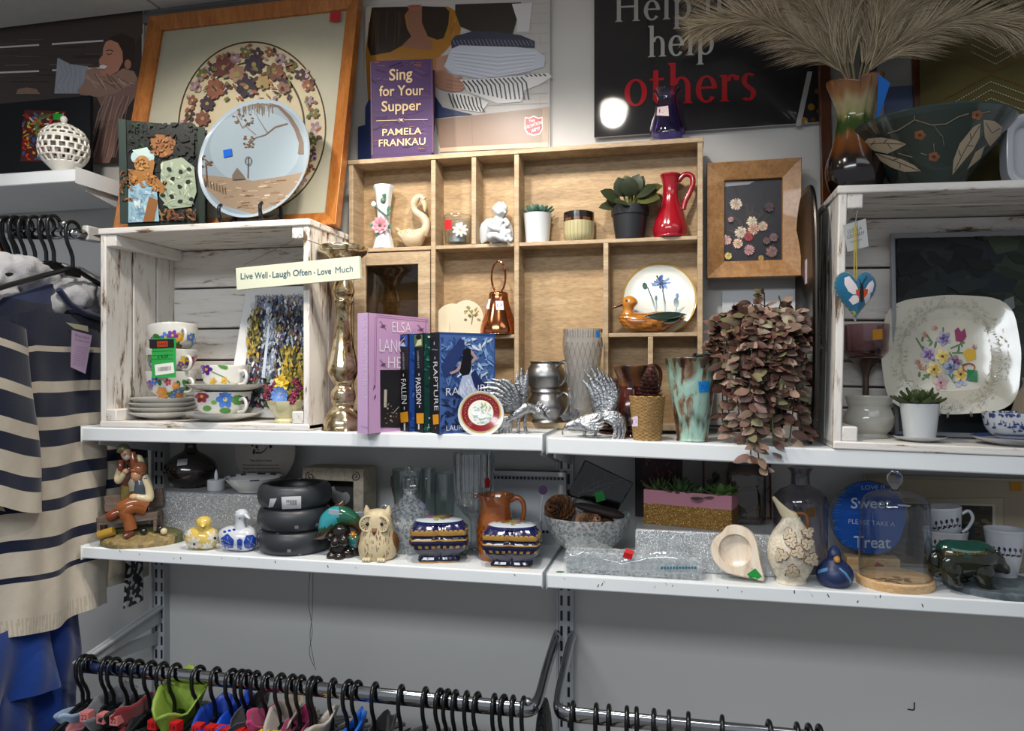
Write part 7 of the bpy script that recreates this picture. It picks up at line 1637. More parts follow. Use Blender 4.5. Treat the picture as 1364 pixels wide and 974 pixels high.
for i in range(22): m.leaf((Lw*.74+rnd(-.004,.004),dp*.7,hh*.9+i*.0017),(rnd(-1,1),rnd(-.6,.6),rnd(.2,.8)),(0,0,1),.017,.006,.001,jit('#3a443c',.2),.1)
m.tube([(Lw*.74,dp*.7,hh*.86),(Lw*.7,dp*.3,hh*.93),(Lw*.62,dp*.1,hh*.9)],.0012,5,'#3a503c'); m.leaf((Lw*.62,dp*.1,hh*.9),(.1,-1,-.1),(0,-.2,1),.026,.013,.0014,'#33503a'); m.leaf((Lw*.68,dp*.1,hh*.9),(.9,-.5,.1),(0,-.2,1),.026,.008,.0014,'#3a5a3c'); m.build('trailing_sprig',M['leaf'],o)
bl=V((X(936,1.632),1.632,zr2)); br=V((X(1028,1.632),1.632,zr2))
def fgold(A):
    A.crop(940,600,8.12); A.poly([(15,100),(690,110),(690,720),(15,700)],'#8a857e'); A.strokes(16,560,380,690,600,lambda x,y: random.choice(['#5b4a30','#6f5a38','#3f3a30']),60,8,1.2)
o,A,loc=lean_frame('gilt_frame','thin gilt frame leaning at the back behind the brown glass jar','%d'and bl,br,zr2+.152,1.652,.004,.005,'frame',fgold,matc='#8a857e',fcol='#8a6a2c'); A.build('print',M['paper'],o,off=loc)
def jarw(a,z): 
    c,s_=abs(cos(a)),abs(sin(a)); return .93/((c**5+s_**5)**(1/5))
o,b=vessel('glass_jar','brown tinted square glass jar with embossed lettering on the right riser','jar',993,1.597,zr2,[(0,0),(25,0),(28,3),(29,8),(29,62),(28,68),(23,76),(20,78),(20,82),(22,83),(22,94),(20,95),(19,82),(0,80)],'#cdc4bb','glass',56,wob=lambda a,z: jarw(a,z) if z<.11 else 1,sm=0)
D=Decal(b,o); D.crop(940,600,8.12); c='#54504c'
D.text('SPRING',345,458,595,450,70,c,-.01); D.text('spoons',365,680,590,590,52,c,-.01); D.line([(440,700),(500,650),(580,630),(582,750),(470,755),(440,700)],8,c); D.line([(300,300),(340,262),(380,250)],6,c); D.line([(520,262),(560,290),(600,350)],6,c); D.put('embossed_lettering','glass',o)
b=MB(); N=26; b.tube([(.010*cos(2*pi*i/N),.006*sin(2*pi*i/N),.0025+.004*(1+sin(2*pi*i/N+.6))*.5) for i in range(N)],.0019,8,'#9a7d52',closed=True); tag(b.build('twine_loop',M['basket'],loc=on(987,1.505,zr2)),'loop of brown twine lying on the right riser beside the planter','twine')
# ================================================================ front right
s=sc(981,1.452); k=s*kk(981); o=thing('onyx_dish','pale onyx heart-shaped dish with a green sticker, leaning on the silver riser','dish',on(981,1.438,ZL+.0025),0,rot=(-.16,0,face(981)*.5))
N=56; ho=[]
def q9(cx,cy): return (((930+cx/4.87)-981)*k,(781-(600+cy/4.87))*s)
kp=[(425,872),(405,760),(392,680),(370,600),(320,552),(250,533),(190,545),(155,585),(140,598),(108,625),(82,680),(85,745),(120,800),(180,840),(260,858),(350,868)]
pts=smooth([q9(*p) for p in kp],4,closed=True)[::-1]; n=len(pts); cx,cz=q9(240,695); rr_=103/4.87*s
vs=[];
def circ_pts(r,y): 
    out=[]
    for x,z in pts: a=math.atan2(z-cz,x-cx); out.append((cx+r*cos(a),y,cz+r*sin(a)))
    return out
off=[(x,-.004,z) for x,z in pts]; 
ins=[(cx+(x-cx)*.94,-.009,cz+(z-cz)*.94) for x,z in pts]
rg=[[(x,.009,z) for x,z in pts],off,ins,circ_pts(rr_,-.009),circ_pts(rr_*.9,-.001),circ_pts(rr_*.5,.002),circ_pts(.0001,.002)]
for r in rg: vs+=r
b=MB().add(vs,[(j*n+i,(j+1)*n+i,(j+1)*n+(i+1)%n,j*n+(i+1)%n) for j in range(6) for i in range(n)]+[tuple(range(n))],'#ffffff'); b.build('dish',M['onyx'],o,sharp=50)
sticker(o,b,[(1006,757),(1015,768),(1003,776),(995,765)],'#1f8a3a','1',tcol='#12401c')
# cream jug with vine
o=thing('jug','rough cream pottery jug with brown edged vine leaves and a tall spout','jug',on(1054,1.452,ZL)); s=sc(1054,1.452); k=s*kk(1054)
pr=[(0,0),(19,0),(20.5,2),(20,6),(24,12),(30,24),(32.5,38),(31,52),(26,65),(19,75),(14,82),(11.5,88)]
b=MB().lathe(sprof([(r*k,h*s) for r,h in pr],4),56,'#ffffff'); b.build('body',M['crackle'],o)
n_=MB(); n_.sweep([((-1*k,0,86*s),(12*k,0,0),(0,11*k,0)),((-4*k,0,92*s),(12*k,0,1*s),(0,9.5*k,0)),((-9*k,0,99*s),(13.5*k,0,-5*s),(0,8*k,0)),((-12*k,0,103*s),(14.5*k,0,-9*s),(0,7*k,0)),((-15*k,0,107*s),(8*k,0,-7*s),(0,3*k,0))],24,'#c9bd9f'); n_.build('spout',M['ceramic'],o)
h_=MB(); h_.tube(smooth([(2*k,-.002,88*s),(9*k,-.002,92*s),(19*k,0,90*s),(22*k,0,78*s),(20*k,0,64*s),(24*k,0,56*s)],6),[.0045,.004,.0038,.004,.0045],10,'#6f4526',up=(0,1,0)); h_.build('handle',M['ceramic'],o)
D=Decal(b,o,.0016); D.crop(930,600,4.87)
lm=MB()
for x,y,r,a in ((590,545,44,.3),(605,600,40,1.2),(545,680,46,2.2),(640,660,44,.8),(690,610,40,-.4),(690,545,36,-.8),(710,700,42,-1.2),(610,765,40,2.6)):
    def vl(f,z_): return [(x+f*r*(.50+.42*abs(cos(1.5*t))+.08*cos(9*t))*cos(t+a),y+f*r*(.50+.42*abs(cos(1.5*t))+.08*cos(9*t))*sin(t+a)) for t in [2*pi*i/36 for i in range(36)]]
    D.poly(vl(1.12,0),'#7d5a42'); D.k+=.0014; D.poly(vl(.98,0),'#c4b69c')
    for da in (0,2.09,-2.09): D.line([(x,y),(x+r*.75*cos(a+da),y+r*.75*sin(a+da))],3.5,'#86664c')
D.put('vine_leaves','bisque',o)
# blue duck
o,b,s,k=duck('duck_figurine','small dark blue stone duck with a gold beak, next to the glass cloche',1112,1.447,ZL,face(1112),0,0,0,0)
nb='#1b2c56'
b.sweep([((0,0,0),(15*k,0,0),(0,15*k,0)),((0,0,3*s),(21*k,0,0),(0,21*k,0)),((0,0,12*s),(25.5*k,0,0),(0,25*k,0)),((0,0,22*s),(24*k,0,0),(0,23*k,0)),((0,0,30*s),(17*k,0,0),(0,16*k,0)),((-.001,-.002,36*s),(10.5*k,0,0),(0,10*k,0)),((-.001,-.004,42*s),(9.5*k,0,0),(0,10*k,0)),((-.001,-.003,48*s),(7.5*k,0,0),(0,8*k,0)),((-.001,-.001,53*s),(2.5*k,0,0),(0,2.5*k,0))],28,nb); b.build('body',M['rubber'],o)
MB().sweep([((2*k,-10*k,39*s),(4.5*k,0,0),(0,1*k,4.5*s)),((3*k,-15*k,37.5*s),(4.2*k,0,0),(0,1*k,4*s)),((3.4*k,-17*k,37*s),(2*k,0,0),(0,.5*k,2*s))],14,'#a87a34').build('beak',M['rubber'],o)
D=Decal(b,o,.0006); D.crop(930,600,4.87); D.poly([(780,775),(840,762),(842,782),(778,800)],'#4f86b4'); D.line([(915,765),(955,800),(985,845),(985,875)],[10,14,14,8],'#4f86b4'); D.line([(880,762),(920,800),(960,850)],4,'#101a36'); D.put('pale_blue_bands','rubber',o)
# dark bottle
def botw(a,z): return (.95/((abs(cos(a))**3+abs(sin(a))**3)**(1/3))) if z<.12 else 1
o,b=vessel('glass_bottle','large smoky grey glass bottle with a short flared neck, behind the cream jug','bottle',1066,1.556,ZL,[(0,0),(33,0),(36,3),(37,8),(37,88),(35,98),(27,106),(17,110),(13,113),(12.5,126),(14,130),(17,134),(17,136),(15,136),(11,130),(11,113),(0,108)],'#dedce2','glass',56,wob=botw,sm=0)
D=Decal(b,o); D.crop(930,600,4.87); D.poly([(700,376),(760,374),(757,430),(702,438)],'#5b4222'); D.put('label','paper',o)
# blue sign on stand
zq=ZL; xs,xe=X(1126,1.575),X(1197,1.575)
o=thing('sign_stand','pale wooden block stand holding the round blue sign','stand',((xs+xe)/2,1.58,ZL)); b=MB().box(xs,xe,1.562,1.60,ZL,ZL+.026,'#ffffff'); b.build('block',M['pine'],o,off=o.location,bevel=.002)
A=Art((0,1.562,1.4),(1,0,0),(0,0,1)); A.crop(1100,630,5.727); A.poly([(355,742),(390,680),(442,705),(432,745)],'#b01f2c'); A.build('price_sticker',M['paper'],o,off=o.location)
def fsweet(A,px,py,r):
    A.crop(1100,600,4.057)
    A.poly([(150,170),(230,160),(330,172),(400,210),(440,270),(440,300),(432,380),(400,480),(370,520),(300,572),(220,560),(90,510),(70,500),(78,480),(45,470),(40,430),(55,420),(35,360),(30,340),(48,300),(60,290),(75,250),(110,225),(105,205),(140,190)],'#0d4ba0')
    for i in range(30): y=rnd(190,540); x=rnd(60,330); A.line([(x,y),(x+rnd(40,110),y+rnd(-5,3))],rnd(2,6),jit('#1255ae' if i%2 else '#0a4290',.1))
    for i in range(30): a=rnd(2.2,4.6); A.line([(236+205*cos(a),365+200*sin(a)),(236+190*cos(a)+rnd(0,30),365+190*sin(a)+rnd(-3,3))],4,'#3a6aa8')
    w='#b9c4d6'
    A.text('LOVE IS',193,212,320,212,24,w,-.01); A.text('Sweet',135,312,350,312,56,w,.012); A.text('PLEASE TAKE A',122,395,372,412,25,w,-.01); A.text('Treat',150,524,350,528,62,w,.012)
plate('wedding_sign','round blue painted sign reading Love is sweet please take a treat, in a wooden stand','%d'and 1157,690,49.5,1.58,3,.0,[(0,0),(1,0),(1,-.06),(0,-.06)],'#a9b4bc',fsweet,cat='sign',mat='glass',flat=.98)
# cloche
o=thing('glass_cloche','glass dome cloche with a round knob on a pine base','cloche',on(1192,1.478,ZL)); s=sc(1192,1.478); k=s*kk(1192)
b=MB(); b.lathe([(0,0),(53*k,0),(53.5*k,.001),(53.5*k,.014),(52*k,.0155),(50*k,.0155),(49*k,.017),(0,.017)],72,'#ffffff'); b.build('wooden_base',M['pine'],o)
D=Decal(b,o); D.crop(1100,600,4.057)
for i in range(26): x=rnd(270,450); D.circ(x,700+(x-360)*.12+rnd(-16,16),rnd(10,26),rnd(1.5,3),jit('#8a6a44',.15),10,.1)
D.put('grain_figure','matte',o)
pr=[(49.5,14),(49.8,16),(49.5,60),(48.5,95),(47.5,106),(44,114),(36,120),(22,124),(8,126.5),(0,127)]
b=MB().lathe(sprof([(r*k,h*s) for r,h in pr],3),72,'#f0f3f4'); b.build('dome',M['glass'],o); b=MB().lathe(sprof([(r*k,h*s) for r,h in [(4,127),(6,130),(10,136),(11,141),(9.5,147),(5,150.5),(0,151)]],4),28,'#f4f6f7'); b.build('knob',M['crystal'],o)
# framed print at the back
bl=V((X(1154,1.622),1.622,ZL)); br=V((.80,1.622,ZL))
def fmat(A):
    A.crop(1100,600,4.057)
    A.k+=1e-4
    A.poly([(225,140),(1069,170),(1069,640),(225,640)],'#958a76')
    A.poly([(300,262),(965,252),(965,640),(300,640)],'#857b68'); A.poly([(306,268),(958,259),(958,640),(306,640)],'#a0957f'); A.poly([(320,276),(915,292),(915,640),(320,640)],'#b3aca0'); A.poly([(320,284),(900,302),(900,640),(320,640)],'#3a352c')
    A.strokes(70,330,300,898,560,lambda x,y: random.choice(['#4a4234','#2e2a24','#5b523f','#3f3a30']),90,18,.2)
    A.poly([(740,400),(800,390),(800,470),(740,475)],'#26333f'); A.poly([(995,168),(1055,166),(1056,220),(996,219)],'#a8741c')
o,A,loc=lean_frame('framed_picture','cream mounted dark landscape print standing at the back behind the cloche and cups',bl,br,Z(1300,636,1.66),1.655,.006,.008,'shelf',fmat,matc='#958a76',fcol='#8f8675'); A.build('print',M['paper'],o,off=loc)
# slate, bear, cups
o,b=vessel('slate_board','round grey slate board under the green bear at the right end','board',1325,1.492,ZL,[(0,0),(72,0),(73,2),(72.5,8),(71,9),(0,9)],'#ffffff','slate',64,sm=0,wob=lambda a,z:1+.006*sin(a*17)+.004*sin(a*31)); zs_=ZL+9*sc(1325,1.492)+.0005
s=sc(1296,1.455); k=s*kk(1296); o=thing('bear_ornament','dark green glazed bear ornament walking right, on the slate board','ornament',on(1296,1.455,zs_),.12)
def qb(cx,cy,y=0): return V((((1225+cx/7.49)-1296)*k,y*k,(781-(670+cy/7.49))*s))
def bc(v): return '#0f3d33' if v.z>47*s+.004*sin(v.x*90) and v.x<26*k else jit('#1c1f12',.2)
b=MB()
b.sweep([(qb(148,580),(0,.004,0),(-.002,0,.008)),(qb(165,560),(0,.016,0),(-.004,0,.022)),(qb(240,570),(0,.025,0),(0,0,.033)),(qb(350,565),(0,.027,0),(0,0,.0315)),(qb(480,566),(0,.028,0),(0,0,.0310)),(qb(600,562),(0,.027,0),(0,0,.031)),(qb(690,568),(0,.022,0),(.004,0,.025)),(qb(750,575),(0,.0165,0),(.004,0,.019)),(qb(800,595),(0,.017,0),(.003,0,.0175)),(qb(840,620),(0,.0145,0),(.003,0,.0145)),(qb(875,650),(0,.0095,0),(.003,0,.0095)),(qb(912,672),(0,.008,0),(.002,0,.0075)),(qb(930,682),(0,.004,0),(0,0,.004))],24,bc)
for x0,y0,x1,y1,x2,y2,yy in ((250,640,262,720,300,795,-13),(190,630,180,690,170,745,12),(585,640,605,740,650,838,-14),(470,640,460,710,450,790,13)):
    b.tube(smooth([tuple(qb(x0,y0,yy*.8)),tuple(qb((x0+x1)/2,(y0+y1)/2,yy)),tuple(qb(x1,y1,yy)),tuple(qb(x2-20,y2-25,yy)),tuple(qb(x2-12,y2+4,yy))],4),[.018,.0175,.0145,.0115,.010],14,bc,up=(0,1,0)); b.ell(qb(x2+16,y2+2,yy-2),(.0105,.0085,.006),'#14160f',14,8)
for x,yy in ((255,-12),(590,-12),(200,12),(500,12)): b.ell(qb(x,640,yy),(.020,.0125,.026),bc,16,10)
for sd in (-1,1): b.ell(qb(775,492,sd*9),(.0045,.003,.0055),'#14160f',10,8)
b.ell(qb(925,672,0),(.003,.0035,.003),'#0a0a08',8,6); b.build('body',M['ceramic'],o)
D=Decal(b,o,.0006); D.crop(1225,670,7.49); D.text('Banque Canada',255,522,672,512,34,'#8a742a',-.012); D.put('gold_lettering','ceramic',o)
def fpur(x0,x1,y0,y1,z=7.49):
    def f(D):
        D.crop(1225,670,z); n=int((x1-x0)/62)
        for i in range(n+1):
            x=x0+(x1-x0)*(i+.5)/(n+1); y=y0+(y1-y0)*(i+.5)/(n+1)
            D.circ(x,y,14,22,'#4a2f5a' if i%2 else '#2a2a38',10,-.4 if i%2 else 0); D.line([(x,y+10),(x+3,y+55)],4,'#23232f'); D.circ(x-18,y+52,20,9,'#23232f',8,.3); D.circ(x+22,y+60,13,9,'#23232f',8,-.5)
    return f
PC=[(0,0),(14,0),(15,2),(20,14),(24,34),(24.5,38),(23.5,38),(19,14),(0,5)]
PB=[(0,0),(17,0),(17.5,2),(23,22),(28.5,56),(29,58),(27.9,58),(22,22),(0,5)]
cup('white cup with a purple sprig band, lower one of the stack behind the bear',1259,1.562,zs_ if False else ZL,[(r*1.08,h*1.02) for r,h in PB],'#b0b3b8',([(27,52),(38,54),(44,42),(36,26),(24,20)],-.1),fpur(130,440,385,400),name='cup',hr=.0032)
zc2=ZL+58*1.02*sc(1259,1.562)
cup('white cup with a purple sprig band, askew on top of the stack behind the bear',1262,1.562,zc2-.012,PB[:0]+[(0,0),(15,0),(16,2),(20,12),(23.5,36),(24,40),(23,40),(19,12),(0,5)],'#b0b3b8',([(23,36),(33,40),(37,28),(29,14),(21,8)],-.1),fpur(140,400,205,165),name='cup',hr=.0032,rot=(.0,-.10,0))
cup('white cup with a purple sprig band, standing alone at the right behind the bear',1338,1.540,zs_,[(r*1.0,h*1.02) for r,h in PB],'#b0b3b8',None,fpur(660,1035,445,480),name='cup')
# ================================================================ hanging rails and clothes
YR=1.40
def rail_pts(pts,n=8): return smooth(pts,n)
zR=CAMZ-(945-HY)/F*YR/den(690)
o=thing('clothes_rail','long chrome clothes rail under the left lower shelf','clothes rail',(-.77,1.63,zR)); L0=o.location
xl,xr=-1.272,-.268
b=MB(); b.tube([(xl,YR,zR)]+[(xl+(xr-.045-xl)*i/12,YR,zR) for i in range(1,13)]+smooth([(xr-.045,YR,zR),(xr-.012,YR+.006,zR),(xr,YR+.035,zR+.006),(xr+.001,1.52,zR+.03),(xr+.002,1.62,zR+.052),(xr+.002,1.655,zR+.055)],5)[1:],.0088,18,'#b9bcc0',flat=1.75); b.build('bar',M['chrome'],o,off=L0)
MB().ell((xr-.012,YR-.004,zR+.018),(.008,.008,.008),'#c3c6c9',14,10).build('ball_stop',M['chrome'],o,off=L0); MB().ell((xl,YR,zR+.012),(.008,.008,.008),'#c3c6c9',14,10).build('ball_stop',M['chrome'],o,off=L0)
b=MB()
for dz in (0,-.05): b.add([V((xl-.012+q,y,z+dz)) for q in (0,.004) for y,z in ((YR-.01,zR-.012),(1.662,zR+.01),(1.662,zR+.055),(1.60,zR+.05),(YR-.01,zR+.012))],[(4,3,2,1,0),(5,6,7,8,9)]+[(i,(i+1)%5,5+(i+1)%5,5+i) for i in range(5)],'#aeb1b3') if dz==0 else b.beam((xl-.02,YR+.05,zR-.01),(xl-.02,1.66,zR-.03),.004,.03,'#aeb1b3')
b.beam((xl-.01,YR-.01,zR+.008),(xl-.01,1.66,zR+.05),.022,.004,'#a5a8aa'); b.build('arm_bracket',M['shelf'],o,off=L0)
o=thing('clothes_rail','chrome clothes rail under the right lower shelf','clothes rail',(.3,1.63,zR)); L0=o.location
xs=-.232; pts=[(xs,1.655,zR+.055),(xs,1.62,zR+.052),(xs+.001,1.52,zR+.03),(xs+.002,YR+.04,zR+.006),(xs+.014,YR+.006,zR),(xs+.05,YR,zR)]
MB().tube(smooth(pts,5)+[(xs+.05+(1.0)*i/12,YR,zR) for i in range(1,13)],.0088,18,'#b9bcc0',flat=1.75).build('bar',M['chrome'],o,off=L0)
# hangers --------------------------------------------------------
def hanger_at(loc,lab,cube=None,txt=None,rz=0,group=None,name='clothes_hanger',coff=-.076):
    """hooked over a bar that runs along local x; the body lies in the local y-z plane"""
    o=thing(name,lab,'clothes hanger',loc,rz,group)
    h=MB(); r=.0195; pts=[(0,-r*cos(t),-.0045+r*sin(t)) for t in [(-.55)+ (pi+.55+.25)*i/14 for i in range(15)]]
    pts=[(0,r*cos(a),.001+r*sin(a)) for a in [R(-25)+R(215)*i/16 for i in range(17)]]+[(0,-r*.97,-.016),(0,-r*.75,-.030),(0,-r*.35,-.043),(0,-.001,-.058),(0,0,-.085)]
    h.tube(pts,.0042,10,'#101113',up=(1,0,0)); h.build('hook',M['plastic'],o)
    b=MB(); b.tube(smooth([(0,-.20,-.155),(0,-.19,-.148),(0,-.10,-.115),(0,-.02,-.088),(0,0,-.083),(0,.02,-.088),(0,.10,-.115),(0,.19,-.148),(0,.20,-.155)],4),.0055,8,'#101113',up=(1,0,0)); b.box(-.004,.004,-.018,.018,-.10,-.08,'#101113'); b.build('shoulder_bar',M['plastic'],o)
    if cube:
        c=MB(); w=.0095; cy,cz=-.062,coff; c.box(-w,w,cy-w,cy+w,cz-w,cz+w,cube); 
        A=Art((-w,cy-w-.0001,cz-w),(1,0,0),(0,0,1),px=False,step=0); A.k=1e-4; A.text(txt,.003,.0055,.016,.0055,.009,'#2a1416'); n=len(c.v); c.v+=A.v; c.f+=[[n+i for i in f] for f in A.f]; c.c+=A.c
        c.build('size_cube',M['plastic'],o)
    return o
def nearest(px): return V((X(px,YR),YR,zR+.0012))
left=[110.6,118,142,152,170,183,200,216,233,264,287,308,320,328,340,356,373,388,400,415,404.5,421,443,463,475,499,534,566,585,595,606,621,635,658,670,683,697]
left=sorted(set(left)); seen=[]; 
for p in left:
    if not seen or p-seen[-1]>5: seen.append(p)
cubes={142:('#cf7a78','22'),170:('#cf6a66','22'),183:('#d98f8c','22'),233:('#c21f22','18'),264:('#c21f22','18'),287:('#c21f22','18'),308:('#c21f22','18'),320:('#c21f22','18'),328:('#c21f22','18'),340:('#c21f22','18'),356:('#c21f22','18'),373:('#d8b416','16'),388:('#d8b416','16'),404.5:('#d8b416','16'),421:('#d8b416','16'),443:('#d8b416','16')}
ordn=['first','second','third','fourth','fifth','sixth','seventh','eighth','ninth']; cnt={}; protos={}
for p in seen:
    c=cubes.get(p); key=c[1] if c else None
    if c:
        i=cnt.get(key,0); cnt[key]=i+1; nm_={'22':'pink','18':'red','16':'yellow'}[key]; lab='black hanger with a %s size %s cube, %s %s one from the left'%(nm_,key,ordn[i],nm_); grp='hangers with %s cubes'%nm_
    else: lab='plain black hanger hooked over the long chrome rail'; grp='plain hangers on the long rail'
    rz=rnd(-.12,.12)
    if key in protos: dup(protos[key],nearest(p),rz,lab)
    else: protos[key]=hanger_at(nearest(p),lab,*(c or (None,None)),rz=rz,group=grp)
first=None
for p in (763,794,811,835,848,871,891,917,962,1025,1062,1078,1092):
    if first is None: first=hanger_at(nearest(p),'plain black hanger hooked over the right-hand chrome rail',group='plain hangers on the right rail')
    else: dup(first,nearest(p),rnd(-.1,.1))
# garments --------------------------------------------------------
def garment(name,lab,cat,px,col,mat,drop,half,th,collar=.03,seed=0,len_=.5,parts=None,up=0):
    """one garment hanging edge-on: shoulders slope along y; th is its thickness along x"""
    x=X(px,YR); zt=zR-drop; o=thing(name,lab,cat,(x,YR,zt-len_)); st=random.getstate(); random.seed(seed or int(px))
    b=MB(); N=26; K=14; vs=[]
    ph=rnd(0,6)
    for j in range(K+1):
        v=j/K
        for i in range(N):
            a=2*pi*i/N; y=cos(a); e=1 if y>=0 else -1; yy=abs(y)**.8*e*half
            sl=.30*abs(yy)**1.15 if v<1 else .30*abs(yy)
            xx=sin(a)*th*(.55+.45*min(1,3*v+.2))*(1+.25*sin(yy*45+ph)*v)+.010*sin(yy*38+ph+v*3)*v
            zz=len_-sl-v*(len_-sl)
            if v==0: xx*=.35
            vs.append((xx,yy*(1+.05*v),zz))
    b.add(vs,[((j+1)*N+i,(j+1)*N+(i+1)%N,j*N+(i+1)%N,j*N+i) for j in range(K) for i in range(N)]+[tuple(range(N))],col); b.build('body',M[mat],o,sharp=80)
    if collar:
        c=MB(); n2=28; vs=[]; K2=5
        for q in range(K2+1):
            t=q/K2
            for i in range(n2):
                a=2*pi*i/n2; w_=1+.10*sin(3*a+ph)+.06*sin(7*a+ph*2)*t
                vs.append((th*(.55+.75*t)*cos(a)*w_, -.008+(.050+.020*t)*sin(a)*w_, len_-.012+collar*t*(1+.30*sin(a+ph)+.12*sin(4*a))-.02*t*t*(collar>.05)))
        c.add(vs,[(q*n2+i,q*n2+(i+1)%n2,(q+1)*n2+(i+1)%n2,(q+1)*n2+i) for q in range(K2) for i in range(n2)],lambda p: jit(col,.05)); oc=c.build('collar',M[mat],o,sharp=80); so=oc.modifiers.new('t','SOLIDIFY'); so.thickness=.004
    random.setstate(st); return o
G=[('hanging_jacket','pale blue jacket at the left end of the long rail','jacket',112,'#8fa3bd','nylon',.105,.17,.018,.03),
('hanging_cardigan','dusty pink cardigan beside the pale blue jacket','cardigan',124,'#a8646c','cloth',.12,.20,.016,.03),
('hanging_jumper','thick grey marl jumper on the long rail','jumper',152,'#5d6066','fleece',.098,.17,.026,.045),
('hanging_coat','black coat right of the grey marl jumper','coat',172,'#1b1d20','nylon',.09,.19,.016,.03),
('hanging_shirt','dark red top before the green jacket','top',186,'#7d1a20','cloth',.085,.14,.012,.035),
('hanging_coat','charcoal coat next to the green jacket','coat',202,'#24272a','nylon',.10,.2,.018,.02),
('hanging_jacket','lime green jacket with its hood pushed up on the long rail','jacket',243,'#7f9a3c','nylon',.085,.20,.036,.085),
('hanging_jacket','royal blue jacket among the red cubed hangers','jacket',288,'#153a9a','nylon',.098,.19,.02,.045),
('hanging_jacket','bright blue padded jacket behind the navy one','jacket',316,'#1246b8','nylon',.085,.14,.016,.06),
('hanging_coat','black coat among the red cubed hangers','coat',336,'#141518','cloth',.085,.17,.016,.05),
('hanging_shirt','magenta top before the yellow cubed hangers','top',356,'#a81a5c','cloth',.082,.16,.014,.055),
('hanging_blouse','cream blouse behind the yellow cubed hangers','blouse',380,'#a99f95','cloth',.08,.15,.018,.06),
('hanging_jumper','dark pink jumper below the yellow cubes','jumper',398,'#8a2450','cloth',.098,.18,.015,.04),
('hanging_blouse','pale beige blouse in the middle of the long rail','blouse',430,'#b3aaa0','nylon',.088,.15,.02,.06),
('hanging_shirt','purple grey top in the middle of the long rail','top',414,'#4a4560','cloth',.11,.19,.014,.03),
('hanging_jacket','small bright blue jacket right of the beige blouse','jacket',470,'#1a62c4','nylon',.095,.12,.012,.04),
('hanging_coat','black coat in the middle of the long rail','coat',505,'#17181b','cloth',.105,.18,.024,.05),
('hanging_coat','charcoal coat right of the blond fur collar','coat',612,'#1d1f23','cloth',.12,.18,.02,.03)]
for g in G: garment(*g)
# coat with blond fur collar
o=garment('hanging_coat','dark coat with a shaggy blond fur collar on the long rail','coat',566,'#2a2420','cloth',.105,.18,.018,0)
m=MB(); zc0=.5
for i in range(520):
    a=rnd(0,6.28); r=rnd(.2,1); p=V((.024*cos(a)*r,-.02+.062*sin(a)*r,zc0-.01+rnd(-.005,.01))); d=V((cos(a)*.6+rnd(-.4,.4),sin(a)*.6+rnd(-.5,.2),rnd(.2,1))).normalized(); L=rnd(.02,.045); q1=p+d*L*.6; q2=q1+(d+V((0,0,-.8))).normalized()*L*.5; w_=V((rnd(-1,1),0,rnd(-1,1))).normalized()*.0009
    m.add([p-w_,p+w_,q1-w_,q1+w_,q2],[(0,1,3,2),(2,3,4)],jit('#b39a6c' if rnd(0,1)<.75 else '#6d5433',.2))
m.build('fur_collar',M['fur'],o)['kind']='stuff'
# sequin garment at the rail corner
o=thing('hanging_sequin_blouse','black sequin top hanging where the two chrome rails meet','top',(X(724,1.46),1.46,.45)); b=MB(); vs=[];N=18;K=16
for j in range(K+1):
    for i in range(N): a=2*pi*i/N; v=j/K; vs.append(((.008+.022*v**.6)*cos(a)*(1+.1*sin(5*a)),.09*(.25+.75*v**.5)*sin(a),.40*(1-v)))
b.add(vs,[((j+1)*N+i,(j+1)*N+(i+1)%N,j*N+(i+1)%N,j*N+i) for j in range(K) for i in range(N)]+[tuple(range(N))],'#15161a'); b.build('body',mk('sequins',.3,metal=.4,bmp=1,bs=420,var=.5,vs=300,voro=True),o,sharp=80)
# ================================================================ left bay: rail, jumper, hoodie, blue top
zt=Z(85,311,YR); o=thing('clothes_rail','chrome clothes rail in the left bay holding the striped jumper','clothes rail',(-1.5,1.63,zt)); L0=o.location
b=MB(); b.tube([(-2.3,YR-.05,zt+.01)]+[(-2.3+.98*i/8,YR-.05+.05*i/8,zt+.01-.01*i/8) for i in range(1,9)]+smooth([(-1.32,YR,zt),(-1.303,YR+.012,zt),(-1.298,YR+.05,zt+.002),(-1.297,1.55,zt+.01),(-1.297,1.655,zt+.02)],5)[1:],.0135,16,'#b9bcc0'); b.build('bar',M['chrome'],o,off=L0)
MB().ell((-1.322,YR-.002,zt+.021),(.009,.009,.009),'#c3c6c9',14,10).build('ball_stop',M['chrome'],o,off=L0)
MB().box(-1.302,-1.285,1.425,1.465,zt-.012,zt+.022,'#c9c9c6').build('end_bracket',M['shelf'],o,off=L0,bevel=.004)
h0=hanger_at(V((-1.296,YR-.005,zt+.003)),'black hanger holding the navy and cream striped jumper')
grp='hangers at the left end'; 
for i,(px,cube) in enumerate(((5,None),(14,None),(25,None),(34,None),(47,None),(62,None),(72,None))):
    loc=V((X(px,YR-.02),YR-.02,zt+.0145))
    if i==0: g1=hanger_at(loc,'plain black hanger on the rail in the left bay',rz=.08,group='plain hangers in the left bay')
    else: dup(g1,loc,rnd(-.15,.15))
for i,(px,tx) in enumerate(((2,'8'),(10,'10'),(21,'10'))): hanger_at(V((X(px,YR-.03),YR-.03,zt+.0145)),'black hanger with an orange size cube, %s orange one from the left'%ordn[i],'#c4560f',tx,rz=rnd(-.1,.1),group='hangers with orange cubes',coff=-.066)
XP=-1.318
